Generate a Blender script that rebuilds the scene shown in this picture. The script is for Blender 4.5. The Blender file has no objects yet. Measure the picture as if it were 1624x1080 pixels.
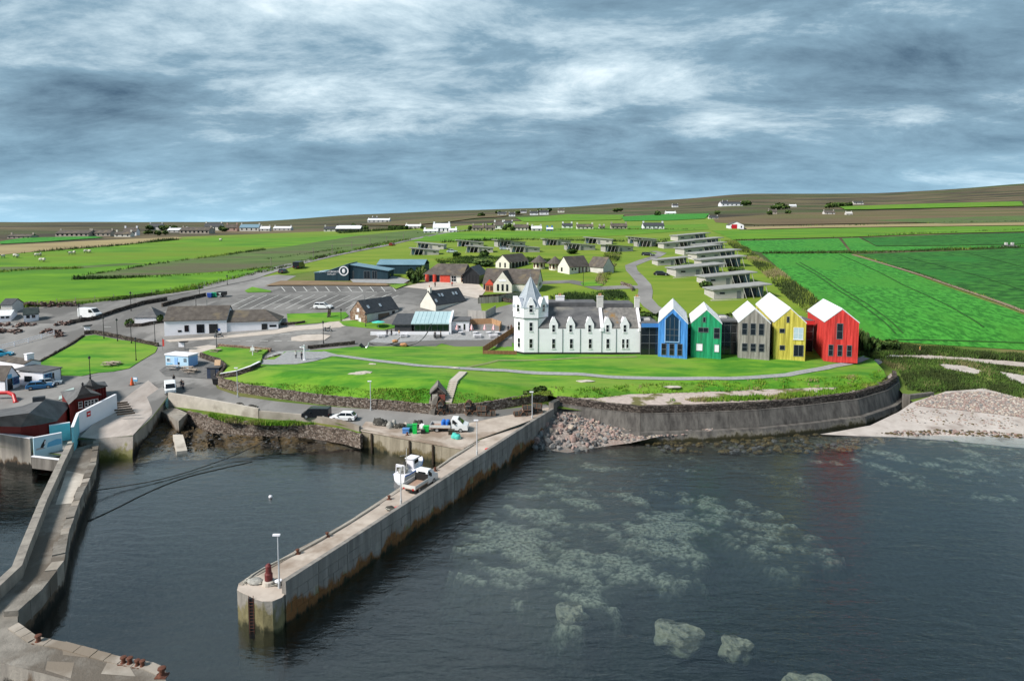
import bpy, bmesh, math, random
from mathutils import Vector, Matrix, noise
from math import sin, cos, pi, radians as R
random.seed(7)
S = bpy.context.scene
C = S.collection
# ------------------------------------------------------------ camera, sky, sun
CAMH, F, CY = 36.0, 1083.0, 440.0       # CY: picture row of the optical axis (the lens is shifted down a little)
PITCH = math.atan((CY-350)/F)
cd = bpy.data.cameras.new('camera'); cam = bpy.data.objects.new('camera', cd); C.objects.link(cam)
cam.location = (0, 0, CAMH); cam.rotation_euler = (pi/2-PITCH, 0, 0)
cd.sensor_width = 36; cd.lens = 36*F/1624; cd.shift_y = -(540-CY)/1624; cd.clip_end = 20000; cd.clip_start = 1
S.camera = cam
SUN_EL, SUN_AZ = 42.0, 243.0        # azimuth clockwise from +Y
W = bpy.data.worlds.new('World'); S.world = W; W.use_nodes = True
nt = W.node_tree; N = nt.nodes; L = nt.links; N.clear()
def nd(t, **k):
    n = N.new(t)
    for a, b in k.items(): setattr(n, a, b)
    return n
out = nd('ShaderNodeOutputWorld'); bg = nd('ShaderNodeBackground'); bg.inputs[1].default_value = 0.1
sky = nd('ShaderNodeTexSky', sky_type='NISHITA'); sky.sun_disc = False
sky.sun_elevation = R(SUN_EL); sky.sun_rotation = R(SUN_AZ)
tc = nd('ShaderNodeTexCoord'); sep = nd('ShaderNodeSeparateXYZ'); L.new(tc.outputs['Generated'], sep.inputs[0])
def mth(op, a, b=None, c=None):
    n = nd('ShaderNodeMath', operation=op)
    for i, v in enumerate((a, b, c)):
        if v is None: continue
        if hasattr(v, 'links'): L.new(v, n.inputs[i])
        else: n.inputs[i].default_value = v
    return n.outputs[0]
zz = mth('MAXIMUM', sep.outputs[2], 0.0)
den = mth('ADD', zz, 0.22)
cx = mth('DIVIDE', sep.outputs[0], den); cy = mth('DIVIDE', sep.outputs[1], den)
cmb = nd('ShaderNodeCombineXYZ'); L.new(cx, cmb.inputs[0]); L.new(cy, cmb.inputs[1])
def wnoise(scale, detail, rough, sx, sy, off, dist=0.0, rot=0.0):
    mp = nd('ShaderNodeMapping'); mp.inputs[1].default_value = off; mp.inputs[3].default_value = (sx, sy, 1)
    mp.inputs[2].default_value = (0, 0, rot)
    L.new(cmb.outputs[0], mp.inputs[0])
    n = nd('ShaderNodeTexNoise'); n.inputs['Scale'].default_value = scale; n.inputs['Detail'].default_value = detail
    n.inputs['Roughness'].default_value = rough; n.inputs['Distortion'].default_value = dist
    L.new(mp.outputs[0], n.inputs[0]); return n.outputs[0]
def wramp(x, stops):
    r = nd('ShaderNodeValToRGB'); e = r.color_ramp.elements
    while len(e) < len(stops): e.new(.5)
    for q, (p, c) in zip(e, stops): q.position = p; q.color = (*c, 1) if len(c) == 3 else c
    L.new(x, r.inputs[0]); return r.outputs[0]
CR = [(0.44, (5.5, 5.9, 6.0)), (0.515, (3.0, 3.75, 4.2)), (0.585, (1.2, 1.9, 2.45)), (0.70, (.40, .72, 1.08))]
n1 = wnoise(0.62, 10, 0.55, 0.85, 1.0, (-25.1, 2.7, 7), 0.15, 0.1)
n2 = wnoise(2.1, 11, 0.68, 0.8, 1.15, (-21.8, 6.0, 10.3), 0.25, 0.14)
n3 = wnoise(0.16, 3, 0.5, 1, 1.2, (-16.57, 2.89, 5.9))
mixv = mth('ADD', mth('ADD', mth('MULTIPLY', n1, 0.50), mth('MULTIPLY', n2, 0.38)), mth('MULTIPLY', n3, 0.32))
cover = wramp(mixv, [(0.36, (.35,)*3), (0.50, (1, 1, 1))])
# clouds: pale thin sheets to slate blue thick ones
ccol = wramp(mixv, CR)
bl = nd('ShaderNodeMix', data_type='RGBA'); L.new(cover, bl.inputs[0])
skg = nd('ShaderNodeMix', data_type='RGBA', blend_type='MULTIPLY'); skg.inputs[0].default_value = 1
L.new(sky.outputs[0], skg.inputs[6]); skg.inputs[7].default_value = (1.15, 1.25, 1.3, 1)
L.new(skg.outputs[2], bl.inputs[6]); L.new(ccol, bl.inputs[7])
# pale blue band of clear air low down
hz = wramp(sep.outputs[2], [(0.0, (0.7,)*3), (0.03, (0.38,)*3), (0.13, (0, 0, 0))])
b2 = nd('ShaderNodeMix', data_type='RGBA'); L.new(hz, b2.inputs[0]); L.new(bl.outputs[2], b2.inputs[6])
b2.inputs[7].default_value = (2.3, 3.9, 5.0, 1)
L.new(b2.outputs[2], bg.inputs[0]); L.new(bg.outputs[0], out.inputs[0])
sd = bpy.data.lights.new('sun', 'SUN'); sd.energy = 2.7; sd.angle = R(15); sd.color = (1, .95, .88)
sun = bpy.data.objects.new('sun', sd); C.objects.link(sun)
sv = Vector((sin(R(SUN_AZ))*cos(R(SUN_EL)), cos(R(SUN_AZ))*cos(R(SUN_EL)), sin(R(SUN_EL))))
sun.rotation_euler = (-sv).to_track_quat('-Z', 'Y').to_euler(); sun.location = (-60, -30, 120)
S.view_settings.view_transform = 'Standard'; S.view_settings.look = 'None'
S.view_settings.exposure = 1.1; S.view_settings.gamma = 1; S.view_settings.use_curve_mapping = False
S.cycles.max_bounces = 6; S.cycles.transparent_max_bounces = 12
# ------------------------------------------------------------ pixel rays, terrain heights
FW = Vector((0, cos(PITCH), -sin(PITCH))); UP = Vector((0, sin(PITCH), cos(PITCH)))
EYE = Vector((0, 0, CAMH))
def ray(px, py): return Vector((1, 0, 0))*((px-812)/F) + UP*((CY-py)/F) + FW
def at(px, py, z):
    d = ray(px, py); return EYE + d*((z-CAMH)/d.z)
def atY(px, py, Y):
    d = ray(px, py); return EYE + d*(Y/d.y)
def lerp(a, b, t): return a+(b-a)*t
def sst(t):
    t = min(1, max(0, t)); return t*t*(3-2*t)
def knots(k, x):
    if x <= k[0][0]: return k[0][1]
    for (a, p), (b, q) in zip(k, k[1:]):
        if x <= b: return p+(q-p)*(x-a)/(b-a)
    return k[-1][1]
def smooth(k, x, w):
    return (knots(k, x-w)+2*knots(k, x)+knots(k, x+w)+knots(k, x-w/2)+knots(k, x+w/2))/6
KR = [(60, 2.6), (100, 2.72), (111, 3.15), (131, 5.2), (142, 6.8), (149, 7.7), (160, 10), (180, 13.8), (220, 18.5), (280, 23), (350, 26.5), (430, 29.3), (550, 31.2), (700, 32.5), (1000, 34)]
KL = KR[:9]+[(280, 22), (430, 25.5), (700, 28.3), (1000, 29.5)]
SKY = [(-300, 353), (0, 352.5), (200, 352.5), (400, 352), (480, 347), (560, 341), (700, 335), (900, 329), (1000, 321), (1110, 314), (1165, 308), (1260, 308), (1400, 307), (1500, 301), (1624, 291), (1800, 284)]
RIDGE = 2600
def hbase(x, y):
    u = x/max(y, 30.0)
    t = sst((u+0.42)/0.42)
    w = 3 if y < 170 else min(60, (y-150)*.15+3)
    yy = min(y, 1000)
    h = lerp(smooth(KL, yy, w), smooth(KR, yy, w), t)
    if y > 620:
        zr = CAMH + (350-smooth(SKY, 812+u*F, 30))/F*RIDGE
        q = min(1, (y-620)/(RIDGE-620)); 
        h = lerp(h, zr, q**1.25)
        if y > RIDGE: h -= (y-RIDGE)*0.03
    if y > 240: h += noise.noise((x*.006, y*.006, 0))*min(1.2, (y-240)*.004)
    return h
def inpoly(x, y, P):
    c = False; n = len(P); j = n-1
    for i in range(n):
        xi, yi = P[i]; xj, yj = P[j]
        if (yi > y) != (yj > y) and x < (xj-xi)*(y-yi)/(yj-yi)+xi: c = not c
        j = i
    return c
def pldist(x, y, P):
    m = 1e9
    for (ax, ay), (bx, by) in zip(P, P[1:]):
        dx, dy = bx-ax, by-ay; l = dx*dx+dy*dy or 1e-9
        t = max(0, min(1, ((x-ax)*dx+(y-ay)*dy)/l))
        m = min(m, math.hypot(x-ax-dx*t, y-ay-dy*t))
    return m
# foot of the grass mound: retaining wall along the harbour road, then the edge of the gravel terrace
WALLPX = [(446, 583), (412, 590), (372, 597), (349, 601), (345, 609), (352, 617), (382, 628), (440, 638), (520, 646), (600, 651), (690, 657), (760, 655), (868, 641)]
WALL = [at(px, py, lerp(5.3, 3.35, min(1, max(0, (py-600)/35)))) for px, py in WALLPX]
TERR = [at(px, py, 5.0) for px, py in [(884, 631), (950, 632), (1000, 626), (1060, 624), (1150, 621), (1240, 617), (1320, 615), (1385, 610), (1405, 600)]]
FOOT = [(v.x, v.y) for v in WALL+TERR]
NORTH = [(at(px, py, 8)) for px, py in [(1450, 572), (1420, 566), (1380, 566), (1365, 560)]]
_e = at(1385, 562, 8)
MOUND = FOOT + [(_e.x, _e.y), (_e.x-4, 156), (at(760, 545, 8).x, 156), (at(690, 545, 8).x, 156), (at(575, 543, 8.5).x, at(575, 545, 8.5).y), (at(485, 556, 8).x, at(485, 557, 8).y), (at(455, 556, 8).x, at(455, 558, 8).y)]
NW = len(WALL)
FL1, FL2 = FOOT[:NW], FOOT[NW-1:]
def ht(x, y):
    b = hbase(x, y)
    if 100 < y < 158 and -75 < x < 110 and inpoly(x, y, MOUND):
        return moundh(x, y)
    return b
def moundh(x, y):
        b = hbase(x, y)
        d1, d2 = pldist(x, y, FL1), pldist(x, y, FL2)
        a = max(b+1.4, 4.55)+0.5*d1 if d1 < d2*1.4+2 else 99
        c = 5.05+min(.95, d2*.8)+.105*d2
        m = min(8.0, a, c)+noise.noise((x*.12, y*.12, 3))*.12*min(1, d1/4)
        return max(b, m)
def G(px, py):
    d = ray(px, py); t = 40.0; pt = t; step = .6
    while t < 9000:
        p = EYE+d*t
        if p.z < ht(p.x, p.y):
            a, c = pt, t
            for _ in range(18):
                m = (a+c)/2; q = EYE+d*m
                if q.z < ht(q.x, q.y): c = m
                else: a = m
            q = EYE+d*c; q.z = ht(q.x, q.y); return q
        pt = t; t += step; step = max(.6, t*.006)
    q = EYE+d*2500; q.z = ht(q.x, q.y); return q
# ------------------------------------------------------------ materials
MATS = {}
def M(name, c1, c2=None, scale=1.0, rough=.85, bump=0.0, bscale=None, metal=0.0, stretch=(1, 1, 1), lo=.35, hi=.65, detail=6, spec=.3, c3=None, s3=.1, lo3=.5, hi3=.6, coords='Object', bdist=.05):
    if name in MATS: return MATS[name]
    m = bpy.data.materials.new(name); m.use_nodes = True; MATS[name] = m
    t = m.node_tree; n = t.nodes; l = t.links; b = n['Principled BSDF']
    b.inputs['Roughness'].default_value = rough; b.inputs['Metallic'].default_value = metal
    b.inputs['Specular IOR Level'].default_value = spec
    b.inputs['Base Color'].default_value = (*c1, 1)
    if c2 or bump:
        co = n.new('ShaderNodeTexCoord'); mp = n.new('ShaderNodeMapping'); mp.inputs[3].default_value = stretch
        l.new(co.outputs[coords], mp.inputs[0])
    def nz(sc, de=detail):
        q = n.new('ShaderNodeTexNoise'); q.inputs['Scale'].default_value = sc; q.inputs['Detail'].default_value = de
        q.inputs['Roughness'].default_value = .6; l.new(mp.outputs[0], q.inputs[0]); return q.outputs[0]
    if c2:
        r = n.new('ShaderNodeValToRGB'); e = r.color_ramp.elements
        e[0].position, e[0].color = lo, (*c1, 1); e[1].position, e[1].color = hi, (*c2, 1)
        l.new(nz(scale), r.inputs[0]); col = r.outputs[0]
        if c3:
            r3 = n.new('ShaderNodeValToRGB'); e = r3.color_ramp.elements
            e[0].position, e[0].color = lo3, (0, 0, 0, 1); e[1].position, e[1].color = hi3, (1, 1, 1, 1)
            l.new(nz(s3), r3.inputs[0])
            mx = n.new('ShaderNodeMix'); mx.data_type = 'RGBA'; l.new(r3.outputs[0], mx.inputs[0]); l.new(col, mx.inputs[6]); mx.inputs[7].default_value = (*c3, 1)
            col = mx.outputs[2]
        l.new(col, b.inputs['Base Color'])
    if bump:
        bp = n.new('ShaderNodeBump'); bp.inputs[0].default_value = bump; bp.inputs[1].default_value = bdist
        l.new(nz(bscale or scale*3, 8), bp.inputs['Height']); l.new(bp.outputs[0], b.inputs['Normal'])
    return m
# ------------------------------------------------------------ mesh builder
class MB:
    def __init__(s): s.v = []; s.f = []; s.m = []; s.cur = 0
    def add(s, vs, fs):
        o = len(s.v); s.v += [tuple(p) for p in vs]; s.f += [tuple(i+o for i in f) for f in fs]; s.m += [s.cur]*len(fs); return s
    def box(s, x0, x1, y0, y1, z0, z1):
        return s.add([(x0,y0,z0),(x1,y0,z0),(x1,y1,z0),(x0,y1,z0),(x0,y0,z1),(x1,y0,z1),(x1,y1,z1),(x0,y1,z1)],
                     [(0,3,2,1),(4,5,6,7),(0,1,5,4),(1,2,6,5),(2,3,7,6),(3,0,4,7)])
    def obox(s, c, sx, sy, sz, rz=0, ry=0, rx=0):
        from mathutils import Euler
        m = Euler((rx, ry, rz)).to_matrix(); c = Vector(c)
        vs = [c+m@Vector((a*sx/2, b*sy/2, d*sz/2)) for d in (-1, 1) for a, b in ((-1,-1),(1,-1),(1,1),(-1,1))]
        return s.add(vs, [(0,3,2,1),(4,5,6,7),(0,1,5,4),(1,2,6,5),(2,3,7,6),(3,0,4,7)])
    def prism(s, prof, ax, a, b):
        n = len(prof)
        def P(p, t): return (t, p[0], p[1]) if ax == 'x' else ((p[0], t, p[1]) if ax == 'y' else (p[0], p[1], t))
        vs = [P(p, a) for p in prof]+[P(p, b) for p in prof]
        fs = [tuple(range(n))[::-1], tuple(range(n, 2*n))]+[(i, (i+1) % n, n+(i+1) % n, n+i) for i in range(n)]
        return s.add(vs, fs)
    def loft(s, rings, cap=True):
        n = len(rings[0]); vs = [p for r in rings for p in r]; fs = []
        for k in range(len(rings)-1):
            fs += [(k*n+i, k*n+(i+1) % n, (k+1)*n+(i+1) % n, (k+1)*n+i) for i in range(n)]
        if cap: fs += [tuple(range(n))[::-1], tuple(range((len(rings)-1)*n, len(rings)*n))]
        return s.add(vs, fs)
    def tube(s, p, q, r0, r1=None, n=6):
        p, q = Vector(p), Vector(q); r1 = r0 if r1 is None else r1
        d = (q-p); 
        if d.length < 1e-6: return s
        a = d.orthogonal().normalized(); b = d.normalized().cross(a)
        return s.loft([[c+(a*cos(2*pi*i/n)+b*sin(2*pi*i/n))*r for i in range(n)] for c, r in ((p, r0), (q, r1))])
    def path(s, pts, r, n=6):
        for p, q in zip(pts, pts[1:]): s.tube(p, q, r, r, n)
        return s
    def lathe(s, prof, n=12, c=(0, 0, 0), ph=0):
        return s.loft([[(c[0]+r*cos(2*pi*i/n+ph), c[1]+r*sin(2*pi*i/n+ph), c[2]+z) for i in range(n)] for r, z in prof])
    def blob(s, c, rx, ry, rz, nn=8, jit=0.0, seed=0):
        rings = []; rnd = random.Random(seed)
        for k in range(1, nn//2+1):
            a = pi*k/(nn//2+1)
            rings.append([(c[0]+rx*sin(a)*cos(2*pi*i/nn)*(1+rnd.uniform(-jit, jit)), c[1]+ry*sin(a)*sin(2*pi*i/nn)*(1+rnd.uniform(-jit, jit)), c[2]-rz*cos(a)*(1+rnd.uniform(-jit, jit))) for i in range(nn)])
        return s.loft(rings)
    def mesh(s, name, mat, smooth=False):
        me = bpy.data.meshes.new(name); me.from_pydata(s.v, [], s.f)
        mats = mat if isinstance(mat, (list, tuple)) else [mat]
        for m in mats: me.materials.append(m)
        if len(mats) > 1: me.polygons.foreach_set('material_index', s.m)
        me.update()
        bm = bmesh.new(); bm.from_mesh(me); bmesh.ops.recalc_face_normals(bm, faces=bm.faces); bm.to_mesh(me); bm.free()
        if smooth: me.polygons.foreach_set('use_smooth', [True]*len(me.polygons))
        return me
    def build(s, name, mat, parent=None, loc=None, rz=0, smooth=False):
        return obj(name, s.mesh(name, mat, smooth), parent, loc, rz)
def obj(name, me, parent=None, loc=None, rz=0):
    o = bpy.data.objects.new(name, me); C.objects.link(o)
    if parent: o.parent = parent
    if loc is not None: o.location = loc
    if rz: o.rotation_euler = (0, 0, rz)
    return o
def tag(o, label, cat, group=None):
    o['label'] = label; o['category'] = cat
    if group: o['group'] = group
    return o
def thing(name, label, cat, loc=(0, 0, 0), rz=0, group=None):
    o = obj(name, None, None, loc, rz); return tag(o, label, cat, group)
def struct(o, kind='structure'): o['kind'] = kind; return o
def copy_tree(o, parent=None):
    c = o.copy(); C.objects.link(c); c.parent = parent
    for ch in list(o.children): copy_tree(ch, c)
    return c
def dup(o, loc, rz=None, label=None, scale=None):
    c = copy_tree(o); c.location = loc
    if rz is not None: c.rotation_euler = (0, 0, rz)
    if label: c['label'] = label
    if scale: c.scale = scale if hasattr(scale, '__len__') else (scale,)*3
    return c
# ------------------------------------------------------------ draped sheets
def gridlines(lo, hi, fine=0):
    g = [i*4.0 for i in range(-60, 66)]+[264+i*12.0 for i in range(0, 30)]+[640+i*50.0 for i in range(0, 80)]
    g += [-240-i*12.0 for i in range(1, 25)]+[-540-i*60.0 for i in range(0, 60)]
    if fine: g += [lo+fine*i for i in range(1, int((hi-lo)/fine)+1)]
    return sorted(x for x in set(g) if lo+1e-3 < x < hi-1e-3)
def drape(name, pts, mat, off=.05, hf=None, parent=None, edge=None, world=False, fine=0):
    """pts: pixels (or world xy) of the outline; the sheet follows the terrain"""
    hf = hf or ht
    if world: P = [(p[0], p[1]) for p in pts]
    else:
        P = []
        n = len(pts)
        for i in range(n):
            a, b = pts[i], pts[(i+1) % n]
            k = max(1, int(math.hypot(a[0]-b[0], a[1]-b[1])/60))
            for j in range(k):
                g = G(lerp(a[0], b[0], j/k), lerp(a[1], b[1], j/k)); P.append((g.x, g.y))
    bm = bmesh.new()
    f = bm.faces.new([bm.verts.new((x, y, 0)) for x, y in P])
    f.normal_update(); bmesh.ops.triangulate(bm, faces=[f])
    xs = [p[0] for p in P]; ys = [p[1] for p in P]
    for no, lines in (((1, 0, 0), gridlines(min(xs), max(xs), fine)), ((0, 1, 0), gridlines(min(ys), max(ys), fine))):
        for v in lines:
            bmesh.ops.bisect_plane(bm, geom=bm.verts[:]+bm.edges[:]+bm.faces[:], plane_co=(v*no[0], v*no[1], 0), plane_no=no, dist=1e-5)
    for v in bm.verts: v.co.z = hf(v.co.x, v.co.y)+off
    if edge:
        be = [e for e in bm.edges if len(e.link_faces) == 1]
        r = bmesh.ops.extrude_edge_only(bm, edges=be)
        for v in r['geom']:
            if isinstance(v, bmesh.types.BMVert): v.co.z -= edge
    bmesh.ops.recalc_face_normals(bm, faces=bm.faces)
    me = bpy.data.meshes.new(name); bm.to_mesh(me); bm.free(); me.materials.append(mat)
    for p in me.polygons:
        if p.normal.z < -.2: p.flip()
    o = obj(name, me, parent); return o
def strip(name, pl, w, mat, off=.05, parent=None, edge=None, hf=None):
    """a path of constant width along a pixel polyline"""
    P = [G(*p) for p in pl]; Q = []
    for a, b in zip(P, P[1:]):
        k = max(1, int((b-a).length/1.2)); Q += [a.lerp(b, i/k) for i in range(k)]
    Q.append(P[-1]); Lf, Rt = [], []
    for i, p in enumerate(Q):
        d = (Q[min(i+1, len(Q)-1)]-Q[max(i-1, 0)]); d.z = 0; d.normalize(); nn = Vector((-d.y, d.x, 0))
        ww = w if not hasattr(w, '__len__') else lerp(w[0], w[1], i/(len(Q)-1))
        Lf.append(p+nn*ww/2); Rt.append(p-nn*ww/2)
    mb = MB(); vs = []; fs = []
    h = hf or ht; e = edge or 0
    for a, b in zip(Lf, Rt):
        m = (a+b)/2
        vs += [(a.x, a.y, h(a.x, a.y)+off), (m.x, m.y, h(m.x, m.y)+off), (b.x, b.y, h(b.x, b.y)+off)]
    for i in range(len(Lf)-1):
        o = i*3; fs += [(o, o+1, o+4, o+3), (o+1, o+2, o+5, o+4)]
    mb.add(vs, fs)
    return mb.build(name, mat, parent)
# ============================================================ SETTING
g_rough = M('rough_grass', (.075, .13, .018), (.13, .18, .03), .12, .95, .5, 1.2, c3=(.15, .14, .05), s3=.03, lo3=.52, hi3=.66)
g_lawn = M('lawn_grass', (.05, .19, .012), (.135, .29, .020), .28, .95, .9, 2.6, lo=.42, hi=.60, stretch=(.45, 1.5, 1), c3=(.17, .27, .035), s3=.09, lo3=.48, hi3=.66)
g_bank = M('bank_grass', (.045, .11, .010), (.12, .19, .016), .55, .95, 1.0, 2.0, c3=(.15, .16, .03), s3=.25, lo3=.5, hi3=.62, bdist=.25)
g_bright = M('crop_green', (.020, .145, .013), (.055, .29, .030), .8, .95, .8, .9, lo=.42, hi=.6, stretch=(1, .6, 1), c3=(.05, .23, .022), s3=.05, lo3=.5, hi3=.65, bdist=.3)
g_dark = M('dark_crop', (.010, .075, .008), (.038, .18, .020), .5, .95, 1, .7, lo=.42, hi=.6, stretch=(.5, 1.2, 1), c3=(.02, .15, .018), s3=.05, lo3=.52, hi3=.66, bdist=.4)
g_left = M('pasture_green', (.055, .17, .008), (.13, .28, .010), .08, .95, .3, .6, stretch=(.5, 1.4, 1), c3=(.13, .21, .012), s3=.016, lo3=.5, hi3=.62)
g_olive = M('meadow', (.055, .105, .022), (.11, .165, .045), .10, .95, .8, .5, stretch=(.5, 1.8, 1), c3=(.10, .10, .05), s3=.03, lo3=.5, hi3=.62, bdist=.3)
g_yel = M('yellow_pasture', (.11, .20, .012), (.19, .25, .025), .10, .95, .3, .4, stretch=(.4, 1.5, 1))
g_tan = M('stubble', (.26, .20, .10), (.34, .27, .13), .05, .95, .3, .4, stretch=(.4, 1.6, 1))
g_moor = M('moorland', (.04, .034, .02), (.15, .115, .06), .014, .95, .6, .05, lo=.42, hi=.6, stretch=(.45, 1.3, 1), c3=(.055, .075, .02), s3=.004, lo3=.48, hi3=.6, bdist=2)
g_heath = M('heath', (.11, .075, .04), (.17, .13, .06), .015, .95, .5, .1, stretch=(.4, 1.6, 1), c3=(.09, .10, .03), s3=.008, lo3=.5, hi3=.6)
asph = M('asphalt', (.185, .178, .172), (.28, .27, .26), .12, .9, .25, 6, stretch=(1, .7, 1), c3=(.14, .135, .13), s3=.06, lo3=.50, hi3=.56, bdist=.02)
asph2 = M('car_park_asphalt', (.15, .145, .14), (.215, .208, .20), .25, .9, .25, 6, c3=(.12, .116, .112), s3=.09, lo3=.52, hi3=.58, bdist=.02)
asphd = M('gravel_dark', (.10, .10, .10), (.17, .165, .16), 1.2, .95, .5, 8)
paving = M('pale_paving', (.42, .37, .32), (.52, .46, .41), .5, .9, .3, 4)
gravel = M('grey_gravel', (.25, .255, .26), (.34, .345, .35), 1.5, .95, .4, 9)
conc = M('concrete', (.26, .23, .195), (.40, .355, .31), .35, .9, .5, 5, c3=(.20, .165, .13), s3=.12, lo3=.5, hi3=.62)
conc_p = M('pale_concrete', (.42, .38, .33), (.54, .49, .43), .6, .9, .3, 4, c3=(.32, .28, .24), s3=.2, lo3=.55, hi3=.65)
conc_d = M('dark_concrete', (.075, .068, .06), (.22, .20, .18), .5, .9, .6, 4, stretch=(1, 1, .25), c3=(.30, .27, .24), s3=.25, lo3=.58, hi3=.68)
conc_b = M('breakwater_concrete', (.16, .145, .125), (.27, .245, .215), .5, .9, .7, 5, c3=(.13, .11, .09), s3=.16, lo3=.48, hi3=.58, bdist=.1)
white = M('white_paint', (.86, .845, .89), (.80, .79, .83), .6, .6, .1, 6)
whitef = M('white_frame', (.75, .75, .75), rough=.4)
black = M('black_paint', (.02, .02, .022), rough=.5)
lineW = M('line_paint', (.62, .62, .60), (.42, .42, .40), 1.5, .8)
sand = M('shell_sand', (.40, .355, .325), (.52, .47, .435), .6, .95, .5, 6, c3=(.27, .225, .20), s3=.3, lo3=.52, hi3=.66)
peb = M('pebbles', (.13, .11, .10), (.40, .34, .31), 3.2, .95, 1, 5, lo=.38, hi=.62, c3=(.30, .22, .19), s3=.3, bdist=.12)
def zmat(name, top, mid, rust, algae, zr=1.5, za=.55, streak=.12, sy=1.0, blocks=0):
    """weathered harbour concrete: run-down stains, rust and weed that grew above the tide line"""
    m = bpy.data.materials.new(name); m.use_nodes = True; t = m.node_tree; n = t.nodes; l = t.links; b = n['Principled BSDF']
    b.inputs['Roughness'].default_value = .85; b.inputs['Specular IOR Level'].default_value = .3
    g = n.new('ShaderNodeNewGeometry'); s = n.new('ShaderNodeSeparateXYZ'); l.new(g.outputs['Position'], s.inputs[0])
    def noi(sc, st, de=7):
        mp = n.new('ShaderNodeMapping'); mp.inputs[3].default_value = st; l.new(g.outputs['Position'], mp.inputs[0])
        q = n.new('ShaderNodeTexNoise'); q.inputs['Scale'].default_value = sc; q.inputs['Detail'].default_value = de; q.inputs['Roughness'].default_value = .65
        l.new(mp.outputs[0], q.inputs[0]); return q.outputs[0]
    def ramp(x, a, b_):
        r = n.new('ShaderNodeValToRGB'); e = r.color_ramp.elements; e[0].position, e[0].color = a[0], (*a[1], 1); e[1].position, e[1].color = b_[0], (*b_[1], 1)
        l.new(x, r.inputs[0]); return r.outputs[0]
    def mix(f, a, b_):
        q = n.new('ShaderNodeMix'); q.data_type = 'RGBA'; l.new(f, q.inputs[0])
        for i, x in ((6, a), (7, b_)):
            if hasattr(x, 'links'): l.new(x, q.inputs[i])
            else: q.inputs[i].default_value = (*x, 1)
        return q.outputs[2]
    def M2(op, a, c):
        q = n.new('ShaderNodeMath'); q.operation = op
        for i, x in enumerate((a, c)):
            if hasattr(x, 'links'): l.new(x, q.inputs[i])
            else: q.inputs[i].default_value = x
        return q.outputs[0]
    base = ramp(noi(.9, (1, 1, streak)), (.35, top), (.65, mid))
    nz = noi(.5, (1, 1, .5)); n2 = noi(2.2, (1, 1, .3))
    big = noi(.16, (1, 1, .3), 3)
    zj = M2('ADD', s.outputs[2], M2('MULTIPLY', M2('SUBTRACT', M2('ADD', nz, M2('MULTIPLY', n2, .6)), .8), 3.0))
    zj2 = M2('ADD', zj, M2('MULTIPLY', M2('SUBTRACT', big, .5), 5.0))
    fr = ramp(M2('SUBTRACT', zr, zj2), (0.0, (0, 0, 0)), (.5, (1, 1, 1)))
    col = mix(fr, base, ramp(n2, (.35, rust), (.7, tuple(c*.55 for c in rust))))
    fa = ramp(M2('SUBTRACT', za, zj), (0.0, (0, 0, 0)), (.45, (1, 1, 1)))
    col = mix(fa, col, algae)
    l.new(col, b.inputs['Base Color'])
    bp = n.new('ShaderNodeBump'); bp.inputs[0].default_value = .7; bp.inputs[1].default_value = .08; l.new(noi(3.5, (1, 1, 1)), bp.inputs['Height']); l.new(bp.outputs[0], b.inputs['Normal'])
    return m
pier_w = zmat('pier_face', (.16, .148, .135), (.29, .268, .245), (.22, .10, .035), (.025, .024, .012), 1.5, .45)
pier_c = zmat('pier_end_face', (.20, .185, .165), (.33, .305, .27), (.21, .185, .095), (.03, .03, .014), 1.5, .4)
quay_w = zmat('quay_face', (.22, .19, .14), (.33, .29, .22), (.15, .12, .06), (.02, .022, .012), 1.4, .5)
sea_w = zmat('sea_wall_face', (.055, .05, .047), (.155, .143, .13), (.22, .20, .17), (.045, .04, .02), 0.9, .65, .2)
bw_w = zmat('breakwater_face', (.20, .18, .16), (.33, .30, .26), (.13, .09, .06), (.014, .013, .010), 1.3, .9)
def stonemat(name, ca, cb, cc, scale=2.2, mortar=(.03, .028, .025), zs=1.6, bstr=1.0):
    m = bpy.data.materials.new(name); m.use_nodes = True; t = m.node_tree; n = t.nodes; l = t.links; b = n['Principled BSDF']
    b.inputs['Roughness'].default_value = .9; b.inputs['Specular IOR Level'].default_value = .2
    g = n.new('ShaderNodeNewGeometry'); mp = n.new('ShaderNodeMapping'); mp.inputs[3].default_value = (1, 1, zs); l.new(g.outputs['Position'], mp.inputs[0])
    v = n.new('ShaderNodeTexVoronoi'); v.inputs['Scale'].default_value = scale; l.new(mp.outputs[0], v.inputs[0])
    v2 = n.new('ShaderNodeTexVoronoi'); v2.feature = 'DISTANCE_TO_EDGE'; v2.inputs['Scale'].default_value = scale; l.new(mp.outputs[0], v2.inputs[0])
    sp = n.new('ShaderNodeSeparateColor'); l.new(v.outputs['Color'], sp.inputs[0])
    r = n.new('ShaderNodeValToRGB'); e = r.color_ramp.elements; e.new(.5)
    for q, p, c in zip(e, (0.1, .5, .9), (ca, cb, cc)): q.position = p; q.color = (*c, 1)
    l.new(sp.outputs[0], r.inputs[0])
    r2 = n.new('ShaderNodeValToRGB'); r2.color_ramp.elements[0].position = .015; r2.color_ramp.elements[1].position = .07; l.new(v2.outputs[0], r2.inputs[0])
    mx = n.new('ShaderNodeMix'); mx.data_type = 'RGBA'; l.new(r2.outputs[0], mx.inputs[0]); mx.inputs[6].default_value = (*mortar, 1); l.new(r.outputs[0], mx.inputs[7])
    l.new(mx.outputs[2], b.inputs['Base Color'])
    bp = n.new('ShaderNodeBump'); bp.inputs[0].default_value = bstr; bp.inputs[1].default_value = .12; l.new(r2.outputs[0], bp.inputs['Height']); l.new(bp.outputs[0], b.inputs['Normal'])
    return m
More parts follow.
